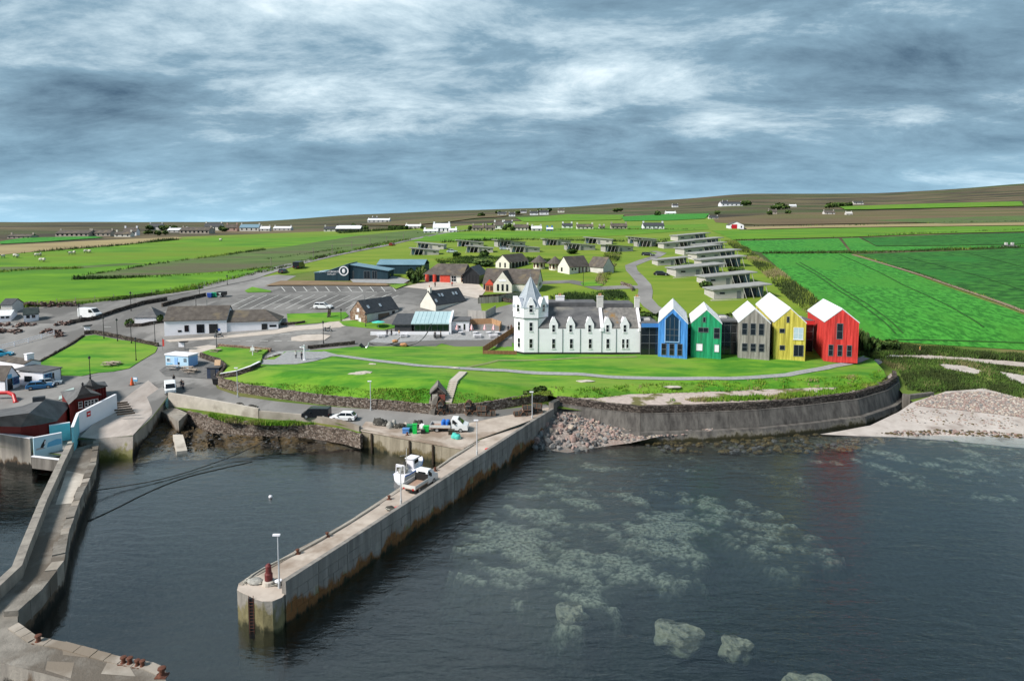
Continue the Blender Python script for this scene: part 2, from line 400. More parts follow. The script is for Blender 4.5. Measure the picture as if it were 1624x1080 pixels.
st_wall = stonemat('rubble_stone', (.10, .075, .06), (.20, .155, .125), (.33, .28, .24), 2.6)
st_dark = stonemat('dark_rubble', (.045, .035, .03), (.09, .07, .06), (.17, .14, .12), 2.6)
st_red = stonemat('red_sandstone', (.22, .12, .08), (.36, .22, .15), (.45, .34, .26), 3.0, (.25, .2, .16))
st_pile = stonemat('stone_pile', (.11, .06, .05), (.22, .14, .12), (.34, .26, .23), 2.2, (.03, .02, .02), 1.2)

# ------------------------------------------------------------ ground
COASTPX = [(-300, 690), (0, 708), (58, 717), (100, 722), (125, 696), (152, 697), (210, 691), (240, 664), (258, 641), (266, 630), (310, 637), (354, 644), (411, 655), (500, 662), (571, 681), (735, 711), (757, 699), (800, 680), (850, 664), (880, 647)]
hb0 = hbase
def hland(x, y):
    h = hbase(x, y)
    if x > 60 and y < 170:
        hbch = -.3+.155*(y-111)
        h = lerp(h, min(h, hbch), sst((x-66)/8)*sst((168-y)/26))
    return h
_ht0 = ht
def ht(x, y):
    if x > 60 and y < 170:
        return max(hland(x, y), _ht0(x, y)) if (x < 82 and inpoly(x, y, MOUND)) else hland(x, y)
    return _ht0(x, y)
coast = [(lambda g: (g.x, g.y))(G(*p)) for p in COASTPX]
SW_TOPPX = [(883, 629), (955, 639), (1016, 645), (1105, 643), (1200, 639), (1278, 632), (1357, 623), (1405, 609), (1423, 597), (1421, 588)]
SWT = [at(px, py, 5.2) for px, py in SW_TOPPX]
sea_edge = [(v.x, v.y+.3) for v in SWT[1:]]
gpoly = [(-240, coast[0][1])]+[c for c in coast if c[0] > -240]+sea_edge[:-1]+[(75.5, 129), (75, 118), (73, 110), (260, 110), (260, 240), (-240, 240)]
ground = drape('ground', gpoly, g_rough, 0, hland, world=True); struct(ground)
mb = MB(); NU, NY = 190, 130
ys = [240*(4600/240)**(j/(NY-1)) for j in range(NY)]
vs = []
for y in ys:
    for i in range(NU+1):
        u = -1.15+2.3*i/NU; vs.append((u*y, y, hbase(u*y, y)))
mb.add(vs, [(j*(NU+1)+i, j*(NU+1)+i+1, (j+1)*(NU+1)+i+1, (j+1)*(NU+1)+i) for j in range(NY-1) for i in range(NU)])
struct(mb.build('hills', g_moor, smooth=True))
def hfar(x, y): return ht(x, y)+max(0, y-225)*.0008
def field(name, px, mat, off=.05):
    return struct(drape(name, px, mat, off, hfar))
field('hill_pasture', [(-150, 404), (0, 398), (130, 386), (300, 376), (560, 366), (700, 362), (812, 352), (1130, 345), (1180, 352), (1165, 385), (1215, 420), (1290, 480), (1365, 545), (1330, 560), (1020, 555), (830, 540), (690, 470), (640, 440), (500, 430), (350, 452), (210, 468), (0, 485), (-150, 492)], g_yel, .04)
for k, pl in enumerate([[(1262, 418), (1330, 462), (1420, 530)], [(1268, 417), (1338, 461), (1432, 530)], [(1330, 404), (1430, 452), (1560, 520)], [(1420, 540), (1500, 541), (1624, 545)], [(1440, 410), (1520, 430), (1624, 462)], [(1530, 401), (1624, 425)]]):
    struct(strip('tramline', pl, .45, M('tramline_soil', (.012, .075, .010), (.03, .10, .015), 1), .25, hf=hfar))
field('pasture', [(-150, 410), (0, 404), (180, 391), (300, 380), (420, 373), (560, 372), (655, 371), (640, 383), (520, 408), (420, 432), (330, 452), (215, 468), (0, 483), (-150, 490)], g_left, .10)
field('meadow_strip', [(115, 441), (180, 431), (250, 418), (340, 407), (420, 396), (540, 383), (650, 376), (640, 383), (560, 398), (500, 411), (430, 424), (330, 433), (250, 437)], g_olive, .16)
field('meadow_edge', [(0, 424), (110, 424), (200, 418), (235, 419), (120, 427), (0, 430)], g_olive, .15)
field('stubble_field', [(-150, 402), (0, 391), (120, 384), (280, 377), (290, 379), (180, 391), (60, 400), (0, 405), (-150, 412)], g_tan, .2)
field('far_green_field', [(0, 384), (40, 378), (150, 376), (165, 378), (60, 385), (0, 388)], g_bright, .25)
field('village_pasture', [(540, 372), (660, 374), (700, 370), (900, 362), (1120, 356), (1125, 365), (960, 376), (700, 384), (640, 383)], g_left, .16)
field('roadside_meadow', [(425, 397), (560, 376), (660, 366), (690, 372), (645, 381), (530, 405), (470, 415)], g_olive, .22)
field('bright_crop_field', [(1208, 403), (1346, 402), (1400, 420), (1500, 455), (1624, 500), (1720, 534), (1720, 562), (1560, 552), (1450, 545), (1366, 537), (1340, 515), (1290, 478), (1250, 440)], g_bright, .12)
field('dark_crop_field', [(1360, 404), (1500, 399), (1624, 394), (1720, 392), (1720, 530), (1624, 494), (1500, 449)], g_dark, .12)
field('middle_crop_field', [(1165, 383), (1330, 379), (1345, 398), (1212, 402), (1190, 398)], g_bright, .14)
field('middle_dark_field', [(1366, 378), (1500, 373), (1720, 368), (1720, 386), (1500, 390), (1390, 391)], g_dark, .14)
field('middle_field_edge', [(1335, 379), (1362, 378), (1390, 392), (1500, 391), (1720, 387), (1720, 390), (1500, 397), (1350, 399)], g_bright, .15)
field('long_pasture', [(1128, 367), (1300, 363), (1720, 358), (1720, 366), (1500, 371), (1340, 377), (1162, 381)], g_left, .18)
field('pale_strip_field', [(1180, 361), (1370, 357), (1720, 352), (1720, 357), (1300, 362), (1185, 365)], g_tan, .2)
field('heath_field', [(1130, 347), (1250, 340), (1400, 335), (1720, 330), (1720, 351), (1400, 355), (1200, 358), (1135, 354)], g_heath, .3)
field('hill_field', [(1330, 329), (1480, 324), (1620, 321), (1624, 328), (1490, 331), (1340, 334)], g_left, .8)
field('upland_field', [(1376, 351), (1500, 346), (1720, 341), (1720, 352), (1500, 356)], g_olive, .4)
field('croft_field', [(985, 345), (1060, 341), (1125, 340), (1118, 348), (1060, 351), (990, 352)], g_bright, .5)
field('croft_pasture', [(815, 346), (900, 341), (990, 342), (985, 350), (900, 352), (830, 353)], g_left, .5)
field('brown_moor_strip', [(560, 358), (700, 346), (820, 338), (830, 341), (720, 352), (650, 359)], g_heath, .5)
# ------------------------------------------------------------ roads, car parks, lawns
ASPX = [(-200, 500), (0, 489), (120, 483), (215, 473), (300, 461), (395, 443), (440, 436), (470, 438), (440, 453), (530, 453), (640, 455), (705, 460), (760, 470), (765, 500), (812, 505), (812, 560), (700, 545), (690, 550), (640, 551), (560, 553), (490, 560), (440, 570), (412, 592), (338, 604), (345, 617), (380, 629), (440, 637), (520, 645), (600, 650), (690, 656), (760, 654), (866, 641), (878, 650), (850, 663), (757, 698), (735, 710), (571, 680), (500, 661), (411, 654), (354, 643), (266, 629), (240, 663), (210, 690), (152, 696), (125, 695), (100, 721), (58, 716), (0, 707), (-200, 697)]
struct(drape('road', ASPX, asph, .05, hbase))
MR = [(212, 476), (300, 461), (390, 443), (460, 421), (530, 405), (600, 392), (650, 381), (700, 371), (760, 364)]
struct(strip('upper_road', MR, (6.5, 5.0), asph, .16, hf=hfar))
cpark = drape('car_park', [(318, 490), (345, 478), (395, 464), (440, 454), (530, 455), (628, 456), (655, 466), (690, 472), (690, 488), (640, 482), (560, 478), (548, 496), (455, 498), (400, 497)], asph2, .08, hbase); struct(cpark)
struct(drape('coach_park', [(0, 493), (120, 486), (212, 478), (225, 481), (150, 503), (100, 514), (0, 512), (-150, 515), (-150, 500)], asph2, .08, hbase))
mound = drape('lawn', MOUND, g_lawn, .02, moundh, world=True, fine=1.5); struct(mound)
def sheet(name, px, mat, off=.06, edge=None): return struct(drape(name, px, mat, off, ht, edge=edge))
sheet('green', [(60, 578), (75, 570), (100, 557), (120, 546), (135, 534), (150, 532), (190, 540), (235, 546), (250, 552), (246, 560), (225, 572), (205, 585), (180, 590), (155, 592), (130, 597), (95, 596)], g_lawn, .17, .2)
sheet('kiosk_lawn', [(320, 562), (350, 553), (400, 557), (428, 556), (416, 566), (414, 576), (400, 585), (372, 594), (352, 596), (362, 586), (345, 573), (322, 567)], g_lawn, .5, .5)
sheet('kerb_lawn', [(455, 499), (548, 496), (553, 502), (540, 510), (470, 516), (457, 514)], g_lawn, .2, .15)
sheet('shop_lawn', [(538, 511), (560, 509), (605, 514), (640, 518), (610, 524), (575, 520), (545, 517)], g_lawn, .2, .15)
sheet('verge', [(388, 462), (400, 456), (430, 462), (430, 464), (392, 465)], g_lawn, .2)
sheet('car_park_bank', [(420, 455), (445, 447), (500, 447), (580, 450), (650, 450), (612, 455), (530, 454), (445, 454)], M('dry_bank', (.19, .13, .08), (.24, .17, .10), .4, .95, .5), .35)
sheet('distillery_yard', [(555, 445), (625, 440), (650, 446), (640, 452), (560, 450)], gravel, .4)
sheet('small_green', [(612, 452), (640, 450), (646, 453), (628, 460)], g_lawn, .35)
sheet('plaza', [(640, 456), (680, 446), (760, 452), (770, 462), (760, 475), (700, 462)], paving, .14)
sheet('turning_circle_paving', [(462, 536), (480, 532), (510, 531), (525, 533), (515, 540), (480, 542), (462, 541)], paving, .16, .1)
sheet('pavement', [(455, 519), (500, 516), (540, 508), (560, 505), (556, 515), (540, 520), (470, 525), (440, 530), (360, 537), (270, 543), (262, 540), (360, 533), (440, 524)], paving, .14, .1)
sheet('kiosk_apron', [(300, 553), (330, 548), (352, 550), (322, 562), (318, 566), (300, 560)], paving, .14)
sheet('kiosk_yard', [(252, 588), (270, 577), (325, 575), (352, 580), (352, 598), (344, 603), (310, 600), (262, 597)], asphd, .10)
sheet('cafe_terrace', [(585, 543), (610, 530), (640, 528), (700, 527), (812, 525), (812, 538), (760, 540), (700, 540), (655, 542), (620, 545)], gravel, .15, .1)
sheet('signpost_paving', [(414, 578), (424, 565), (440, 558), (470, 556), (500, 556), (535, 563), (500, 573), (470, 578), (430, 579)], gravel, .10)
P1 = [(500, 562), (540, 565), (600, 573), (660, 580), (722, 584), (800, 588), (880, 593), (960, 598), (1050, 601), (1150, 601), (1250, 595), (1310, 584), (1360, 573), (1405, 566), (1425, 564)]
struct(strip('path', P1, 1.7, gravel, .12))
struct(strip('dune_path', [(1425, 564), (1480, 566), (1540, 571), (1624, 579), (1720, 588)], 2.6, M('dune_gravel', (.36, .31, .28), (.46, .41, .37), 1, .95, .3, 6), .12))
struct(strip('trodden_path', [(740, 583), (790, 572), (900, 569), (1010, 566)], .8, M('worn_turf', (.16, .20, .07), (.22, .25, .10), 1), .09))
LR = [(1070, 512), (1052, 500), (1032, 486), (1022, 474), (1024, 462), (1022, 452), (1012, 440), (1002, 430), (1000, 422), (1020, 414), (1040, 408), (1050, 402), (1035, 399)]
struct(strip('lodge_road', LR, (4.2, 3.6), asph, .15, hf=hfar))
struct(strip('visitor_road', [(1022, 456), (985, 456), (950, 458), (930, 452), (905, 447), (880, 448), (830, 450)], 4.5, asph, .12))
struct(drape('hotel_drive', [(765, 500), (790, 488), (815, 482), (818, 515), (818, 548), (795, 530), (770, 515)], asph, .09, hbase))
struct(drape('visitor_lawn', [(920, 450), (945, 444), (962, 447), (955, 454), (925, 455)], g_lawn, .2, hfar))
struct(drape('lodge_lawn', [(985, 415), (1010, 405), (1130, 385), (1160, 390), (1200, 425), (1245, 470), (1290, 520), (1215, 525), (1130, 515), (1075, 510), (1035, 480), (1035, 455), (1010, 432)], g_yel, .09, hfar))
struct(drape('front_lodge_lawn', [(620, 416), (700, 404), (850, 400), (985, 405), (985, 415), (940, 420), (800, 412), (690, 425), (560, 420)], g_yel, .09, hfar))
# car park bays and road dashes: one sheet of paint each, children of the tarmac they are painted on
def lines(name, segs, w, parent, off=.12):
    mb = MB()
    for (a, b, c, d) in segs:
        p, q = G(a, b), G(c, d); dd = q-p; dd.z = 0; nn = Vector((-dd.y, dd.x, 0)).normalized()*w/2
        k = max(1, int(dd.length/4)); vs = []
        for i in range(k+1):
            m = p.lerp(q, i/k)
            for s in (1, -1):
                x, y = m.x+nn.x*s, m.y+nn.y*s; vs.append((x, y, hbase(x, y)+off))
        mb.add(vs, [(2*i, 2*i+1, 2*i+3, 2*i+2) for i in range(k)])
    return mb.build(name, lineW, parent)
segs = [(446+17.6*i, 455.5, 452+17.6*i, 462.5) for i in range(11)]
for i in range(13): 
    x = 404+i*19; segs.append((x, 469-(.4 if i % 2 else 0), x-46, 490.5))
segs += [(470+i*22, 464, 488+i*22, 464.2) for i in range(7)]+[(600, 474, 622, 466), (548, 496.5, 455, 499)]
lines('bay_lines', segs, .22, cpark)
rd = lines('road_dashes', [(368+22*i, 541.3, 381+22*i, 541.3) for i in range(6)]+[(128, 519, 140, 518), (165, 519, 176, 519), (445, 531, 520, 527.5)]+[(96, 610, 104, 609)], .18, None, .1); struct(rd)
# ============================================================ SEA, HARBOUR
# seabed: kelp floor with pale rock reefs
REEF = [(790, 850, 55, 30, 1), (830, 880, 60, 45, 1), (900, 900, 70, 50, 1), (905, 945, 30, 35, 1), (860, 800, 90, 30, .7), (960, 870, 60, 40, 1), (1000, 890, 40, 25, .9), (1045, 850, 50, 45, 1), (1060, 830, 45, 25, .9),
        (1130, 810, 60, 25, .9), (1180, 820, 50, 22, 1), (1210, 845, 60, 25, .9), (1230, 865, 45, 25, .8), (1290, 860, 30, 14, .7), (1040, 790, 60, 25, .5), (1310, 875, 20, 10, .8), (940, 780, 70, 25, .5), (1100, 870, 40, 14, .5), (760, 900, 45, 30, .45), (1380, 800, 40, 14, .35), (1060, 745, 120, 20, .35), (910, 760, 80, 25, .45), (1450, 740, 140, 22, .55), (1560, 735, 120, 25, .5), (1600, 790, 60, 20, .35), (1420, 705, 70, 8, .6), (1540, 706, 90, 10, .8), (1250, 770, 80, 20, .3)]
RW = []
for px, py, rx, ry, s in REEF:
    c = at(px, py, -1.4); e = at(px+rx, py, -1.4); f = at(px, py-ry, -1.4); RW.append((c.x, c.y, (e-c).length, (f-c).length, s))
def seabed_z(x, y):
    d = 112-y
    z = -.35-max(0, d)*.075 if x > 10 else -.3-max(0, 112-y)*.12
    z = max(z, -5.2)
    if y > 112: z = max(z, -.35)
    r = 0
    for cx_, cy_, a, b, s in RW:
        q = ((x-cx_)/a)**2+((y-cy_)/b)**2
        if q < 2.6: r = max(r, s*(1-q/2.6))
    n = noise.fractal(((x-y*.5)*.12, (x*.6+y)*.26, 0), .9, 2.1, 4); n2 = noise.fractal(((x-y*.5)*.42+9, (x*.6+y)*.7, 2), .8, 2.0, 4)
    rock = sst((r*1.15+(n*1.0+n2*.9)*min(1, r*2.6)-.62)/.55) if r > .05 else 0
    top = -1.35+n2*.07+n*.10-.2*(1-r); z = lerp(z, max(z, -1.75), sst(r*2.2))
    if rock > 0: z = lerp(z, max(z, top), rock**.6*.85)
    shallow = sst((y-96)/14)*(1 if x > 8 else 0)
    rock2 = max(rock, shallow*sst(n+n2*.6+.15)*.5)
    return z+n2*.05, rock2
mb = MB(); X0, X1, Y0_, Y1_, ST = -80, 104, 34, 113, .55
nx, ny = int((X1-X0)/ST), int((Y1_-Y0_)/ST); vs = []; cols = []
for j in range(ny+1):
    for i in range(nx+1):
        x, y = X0+i*ST, Y0_+j*ST; z, r = seabed_z(x, y); vs.append((x, y, z)); cols.append(r)
mb.add(vs, [(j*(nx+1)+i, j*(nx+1)+i+1, (j+1)*(nx+1)+i+1, (j+1)*(nx+1)+i) for j in range(ny) for i in range(nx)])
mm = bpy.data.materials.new('seabed'); mm.use_nodes = True; t = mm.node_tree; n = t.nodes; l = t.links; b = n['Principled BSDF']
b.inputs['Roughness'].default_value = 1; b.inputs['Specular IOR Level'].default_value = 0
at_ = n.new('ShaderNodeAttribute'); at_.attribute_name = 'rock'
co = n.new('ShaderNodeTexCoord'); nz = n.new('ShaderNodeTexNoise'); nz.inputs['Scale'].default_value = 2.2; nz.inputs['Detail'].default_value = 8; nz.inputs['Roughness'].default_value = .7; l.new(co.outputs['Object'], nz.inputs[0])
rr = n.new('ShaderNodeValToRGB'); e = rr.color_ramp.elements; e[0].position, e[0].color = .40, (.05, .055, .04, 1); e[1].position, e[1].color = .6, (.33, .32, .245, 1); l.new(nz.outputs[0], rr.inputs[0])
rk = n.new('ShaderNodeValToRGB'); e = rk.color_ramp.elements; e[0].position, e[0].color = .35, (.016, .02, .018, 1); e[1].position, e[1].color = .7, (.05, .05, .036, 1); l.new(nz.outputs[0], rk.inputs[0])
mx = n.new('ShaderNodeMix'); mx.data_type = 'RGBA'; l.new(at_.outputs['Fac'], mx.inputs[0]); l.new(rk.outputs[0], mx.inputs[6]); l.new(rr.outputs[0], mx.inputs[7]); l.new(mx.outputs[2], b.inputs['Base Color'])
me = mb.mesh('seabed', mm, True)
a = me.attributes.new('rock', 'FLOAT', 'POINT'); a.data.foreach_set('value', cols)
struct(obj('seabed', me))
mb = MB(); mb.add([(-900, -500, -5.6), (900, -500, -5.6), (900, 150, -5.6), (-900, 150, -5.6)], [(0, 1, 2, 3)]); struct(mb.build('deep_seabed', M('kelp_floor', (.03, .032, .022), (.05, .05, .03), .3)))
# water: fresnel mirror over clear, absorbing sea
wm = bpy.data.materials.new('sea_water'); wm.use_nodes = True; t = wm.node_tree; n = t.nodes; l = t.links; n.clear()
o_ = n.new('ShaderNodeOutputMaterial'); ms = n.new('ShaderNodeMixShader'); tr = n.new('ShaderNodeBsdfTransparent'); gl = n.new('ShaderNodeBsdfGlossy'); fr = n.new('ShaderNodeFresnel')
tr.inputs[0].default_value = (.92, .95, .95, 1); gl.inputs['Roughness'].default_value = .10; gl.inputs[0].default_value = (1, 1, 1, 1); fr.inputs[0].default_value = 1.8
g = n.new('ShaderNodeTexCoord')
def wn(sc, st, de, rot=0):
    mp = n.new('ShaderNodeMapping'); mp.inputs[3].default_value = st; mp.inputs[2].default_value = (0, 0, rot); l.new(g.outputs['Object'], mp.inputs[0])
    q = n.new('ShaderNodeTexNoise'); q.inputs['Scale'].default_value = sc; q.inputs['Detail'].default_value = de; q.inputs['Roughness'].default_value = .55; q.inputs['Distortion'].default_value = .4; l.new(mp.outputs[0], q.inputs[0]); return q.outputs[0]
b1 = n.new('ShaderNodeBump'); b1.inputs[0].default_value = .55; b1.inputs[1].default_value = .35; l.new(wn(.55, (.55, 1.5, 1), 5, R(14)), b1.inputs['Height'])
# the open sea is choppier than the basin
att = n.new('ShaderNodeAttribute'); att.attribute_name = 'chop'
mc = n.new('ShaderNodeMath'); mc.operation = 'MULTIPLY'; mc.inputs[1].default_value = .44; pn = wn(.022, (.5, 1.6, 1), 3, R(20)); pr_ = n.new('ShaderNodeMapRange'); pr_.inputs[1].default_value = .35; pr_.inputs[2].default_value = .65; pr_.inputs[3].default_value = .45; pr_.inputs[4].default_value = 1.5; l.new(pn, pr_.inputs[0]); pm_ = n.new('ShaderNodeMath'); pm_.operation = 'MULTIPLY'; l.new(pr_.outputs[0], pm_.inputs[0]); l.new(att.outputs['Fac'], pm_.inputs[1]); l.new(pm_.outputs[0], mc.inputs[0]); l.new(mc.outputs[0], b1.inputs[0])
b2_ = n.new('ShaderNodeBump'); b2_.inputs[1].default_value = .12; l.new(wn(2.0, (.6, 1.5, 1), 4, R(10)), b2_.inputs['Height']); l.new(b1.outputs[0], b2_.inputs['Normal'])
mc2 = n.new('ShaderNodeMath'); mc2.operation = 'MULTIPLY'; mc2.inputs[1].default_value = .35; l.new(pm_.outputs[0], mc2.inputs[0]); l.new(mc2.outputs[0], b2_.inputs[0])
l.new(b2_.outputs[0], gl.inputs['Normal']); l.new(b2_.outputs[0], fr.inputs['Normal'])
ge = n.new('ShaderNodeNewGeometry'); inv = n.new('ShaderNodeMath'); inv.operation = 'SUBTRACT'; inv.inputs[0].default_value = 1; l.new(ge.outputs['Backfacing'], inv.inputs[1]); mf = n.new('ShaderNodeMath'); mf.operation = 'MULTIPLY'; l.new(fr.outputs[0], mf.inputs[0]); l.new(inv.outputs[0], mf.inputs[1]); l.new(mf.outputs[0], ms.inputs[0]); l.new(tr.outputs[0], ms.inputs[1]); l.new(gl.outputs[0], ms.inputs[2]); l.new(ms.outputs[0], o_.inputs[0])
va = n.new('ShaderNodeVolumeAbsorption'); va.inputs[0].default_value = (.42, .55, .56, 1); va.inputs[1].default_value = .26; l.new(va.outputs[0], o_.inputs['Volume'])
mb = MB(); XS = [-900, -300]+[-80+4*i for i in range(48)]+[300, 900]; YS = [-500, -100]+[20+4*i for i in range(26)]+[150]
nx, ny = len(XS), len(YS)
vs = [(x, y, 0.0) for y in YS for x in XS]+[(x, y, -12.0) for y in (YS[0], YS[-1]) for x in (XS[0], XS[-1])]
fs = [(j*nx+i, j*nx+i+1, (j+1)*nx+i+1, (j+1)*nx+i) for j in range(ny-1) for i in range(nx-1)]
B = nx*ny; fs += [(B, B+2, B+3, B+1), tuple(range(nx-1, -1, -1))+(B, B+1), tuple(range((ny-1)*nx, ny*nx))+(B+3, B+2), tuple(j*nx for j in range(ny))+(B+2, B), tuple(j*nx+nx-1 for j in range(ny-1, -1, -1))+(B+1, B+3)]
mb.add(vs, fs); me = mb.mesh('sea', wm)
PIN = [at(px, py, 2.75) for px, py in [(757, 699), (744, 707), (691, 742), (628, 778), (563, 821), (522, 846), (466, 876), (397, 914), (378, 927)]]
basin = [(v.x, v.y) for v in PIN]+[(-14, 45), (at(262, 1060, 0).x, at(262, 1060, 0).y), (-60, 40), (-60, 115), (-5, 115)]
ch = [(.48 if inpoly(x, y, basin) else 1.0) for x, y, z in vs]
# soften the chop between basin and open sea
a = me.attributes.new('chop', 'FLOAT', 'POINT'); a.data.foreach_set('value', ch)
struct(obj('sea', me))
# ------------------------------------------------------------ generic walls along a line
def off_line(P, d):
    out = []
    for i, p in enumerate(P):
        a = P[max(0, i-1)]; b = P[min(len(P)-1, i+1)]; t = Vector((b[0]-a[0], b[1]-a[1], 0)).normalized()
        out.append(Vector((p[0]+t.y*d, p[1]-t.x*d, p[2] if len(p) > 2 else 0)))
    return out
def resample(P, st):
    P = [Vector((p[0], p[1], p[2] if len(p) > 2 else 0)) for p in P]; out = [P[0]]
    for a, b in zip(P, P[1:]):
        k = max(1, round((b-a).length/st)); out += [a.lerp(b, i/k) for i in range(1, k+1)]
    return out
def ribbon(P, prof, closed=True, jit=0, seed=1):
    """sweep a profile (list of (offset, z relative to point z)) along P; offset positive = to the right of travel"""
    rnd = random.Random(seed); offs = [off_line(P, o) for o, z in prof]; mb = MB()
    rings = []
    for i in range(len(P)):
        rings.append([(offs[k][i].x, offs[k][i].y, P[i].z+prof[k][1]+(rnd.uniform(-jit, jit) if prof[k][1] > 0.01 else 0)) for k in range(len(prof))])
    mb.loft(rings); return mb
def wall(name, label, P, h, th, mat, cat='wall', base=-.6, jit=0, cap=None, step=2.0, coping=None, group=None):
    Q = resample(P, step)
    mb = ribbon(Q, [(th/2, base), (th/2, h), (-th/2, h), (-th/2, base)], jit=jit)
    o = mb.build(name, mat); tag(o, label, cat, group)
    if coping: ribbon(Q, [(th/2+.05, h+.003), (th/2+.05, h+.1), (-th/2-.05, h+.1), (-th/2-.05, h+.003)]).build('coping', coping, o)
    return o
def gl_(pts): return [G(*p) for p in pts]
# ------------------------------------------------------------ long pier
POUT = [at(px, py, 3.9) for px, py in [(878, 648), (850, 665), (750, 730), (650, 795), (550, 860), (452, 923)]]
TIP = [at(px, py, 2.75) for px, py in [(376, 935), (385, 940), (397, 945), (404, 949), (416, 953), (432, 953), (447, 947), (453, 940)]]
pier = thing('pier', 'long concrete pier with a parapet on its seaward side running out from the quay', 'pier', (POUT[0].x, POUT[0].y, 0))
def lp(v, o): return Vector(v)-o.location
prof = [(v.x, v.y) for v in PIN]+[(v.x, v.y) for v in TIP]+[(v.x, v.y) for v in reversed(POUT)]
prof = [(x-pier.location.x, y-pier.location.y) for x, y in prof]
MB().prism(prof, 'z', -6, 2.71).build('core', pier_c, pier)
mb = MB(); mb.add([(x, y, 2.75) for x, y in prof]+[(x, y, 2.712) for x, y in prof], [tuple(range(len(prof)))]+[(i, (i+1) % len(prof), len(prof)+(i+1) % len(prof), len(prof)+i) for i in range(len(prof))])
deckm = M('pier_deck', (.36, .30, .255), (.52, .45, .39), .3, .9, .4, 3, stretch=(1, 1, 1), c3=(.26, .20, .155), s3=.12, lo3=.5, hi3=.62)
mb.build('deck', deckm, pier)
Q = resample([Vector((v.x, v.y, 2.75))-pier.location for v in POUT], 5.0)
rp = random.Random(3)
for i in range(len(Q)-1):
    a, b_ = Q[i].lerp(Q[i+1], .006), Q[i].lerp(Q[i+1], .994)
    j = rp.uniform(-.015, .015)
    ribbon([a, b_], [(-.06, 0.0), (-.06, 1.2+j), (.42, 1.2+j), (.42, 0.0)]).build('parapet_section', pier_w, pier)
    n_ = 3
    for r_, (za, zb) in enumerate(((1.75, 2.68), (.85, 1.72), (-.2, .82))):
        for k in range(n_):
            t0, t1 = (k+(.5 if r_ % 2 else 0))/n_, (k+1+(.5 if r_ % 2 else 0))/n_
            if t0 >= 1: continue
            p0, p1 = Q[i].lerp(Q[i+1], t0+.01), Q[i].lerp(Q[i+1], min(1, t1)-.01); d = rp.uniform(.015, .07)
            ribbon([p0, p1], [(-d, za-2.75), (-d, zb-2.75), (.02, zb-2.75), (.02, za-2.75)]).build('face_block', pier_w, pier)
Q = resample([Vector((v.x, v.y, 2.75))-pier.location for v in PIN], 1.6)
for i in range(len(Q)-1):
    a, b_ = Q[i].lerp(Q[i+1], .02), Q[i].lerp(Q[i+1], .98)
    ribbon([a, b_], [(.03, -.3), (.03, .06+rp.uniform(0, .1)), (-.45, .06), (-.45, -.3)]).build('edge_stone', conc, pier)
a = TIP[2]-pier.location
mb = MB(); mb.box(a.x-.1, a.x+.45, a.y-.32, a.y+.3, -1, 2.68); mb.build('ladder_slot_shade', black, pier)  # solid black box, the shade inside the recess painted as its colour
mb = MB()
for s in (0, .4): mb.tube((a.x+s, a.y-.38, -.5), (a.x+s, a.y-.38, 3.0), .03)
for k in range(10): mb.tube((a.x, a.y-.38, -.3+.3*k), (a.x+.4, a.y-.38, -.3+.3*k), .02)
mb.build('ladder', M('rusty_iron', (.16, .06, .035), (.08, .035, .025), 4, .9, .4), pier)
# ------------------------------------------------------------ quay and harbour walls
q0 = [at(px, py, 2.8) for px, py in [(571, 682), (735, 712), (757, 699)]]
quay = thing('quay_wall', 'concrete quay wall at the head of the basin beside the pier', 'quay', (q0[0].x, q0[0].y, 0))
QQ = resample([Vector((v.x, v.y, 0))-quay.location for v in q0], 4.0)
for i in range(len(QQ)-1):
    a, b_ = QQ[i].lerp(QQ[i+1], .004), QQ[i].lerp(QQ[i+1], .996)
    ribbon([a, b_], [(rp.uniform(0, .06), -4), (.0, 2.7), (-.5, 2.7), (-.5, -4)]).build('wall_panel', quay_w, quay)
ribbon(QQ, [(.12, 2.703), (.12, 2.93), (-.75, 2.93), (-.75, 2.703)]).build('coping', deckm, quay)
for t in (.12, .5, .72):
    p = QQ[0].lerp(QQ[-2], t); MB().box(p.x-.12, p.x+.12, p.y-.35, p.y, -.5, 2.6).build('timber_fender', M('wet_timber', (.05, .035, .025), (.09, .065, .045), 3), quay)
sheet('quay_apron', [(571, 681), (735, 710), (757, 698), (850, 664), (878, 649), (868, 647), (780, 664), (690, 682), (640, 676), (580, 669)], deckm, .09)
# road parapet, grassy ledge and the two tiers of rubble wall
PP = gl_([(268, 630), (310, 637), (354, 645), (411, 656)])
wall('parapet_wall', 'pale concrete parapet along the harbour road beside the white van', PP, .9, .4, conc_p, base=-2.2)
PP2 = gl_([(412, 656), (455, 660), (500, 664), (540, 671), (571, 681)])
wall('parapet_wall', 'lower grey parapet between the pale parapet and the quay', PP2, .55, .4, conc, base=-3)
T1 = [at(px, py, 2.6) for px, py in [(298, 652), (333, 659), (367, 666), (404, 669), (459, 671), (500, 674), (545, 681), (573, 688)]]
T2 = [at(px, py, 1.6) for px, py in [(296, 661), (337, 671), (404, 680), (459, 681), (500, 681), (550, 686), (574, 692)]]
wall('rubble_wall', 'upper tier of rubble wall with grass on top at the head of the basin', [Vector((v.x, v.y, .9)) for v in T1], 1.7, .5, st_wall, jit=.06, step=1)
wall('rubble_wall', 'lower tier of rubble wall above the seaweed at the head of the basin', [Vector((v.x, v.y, -.1)) for v in T2], 1.7, .6, st_wall, jit=.06, step=1)
mb = MB(); U = resample([Vector((v.x, v.y, 3.0)) for v in PP+PP2], 2); V = resample([Vector((v.x, v.y, 2.55)) for v in T1], 2)
k = min(len(U), len(V)); Ui = [U[int(i*(len(U)-1)/(k-1))] for i in range(k)]; Vi = [V[int(i*(len(V)-1)/(k-1))] for i in range(k)]
mb.add([v-Vector((0, 0, .35)) for v in Ui]+Vi, [(i, i+1, k+i+1, k+i) for i in range(k-1)]); struct(mb.build('grass_ledge', g_bank))
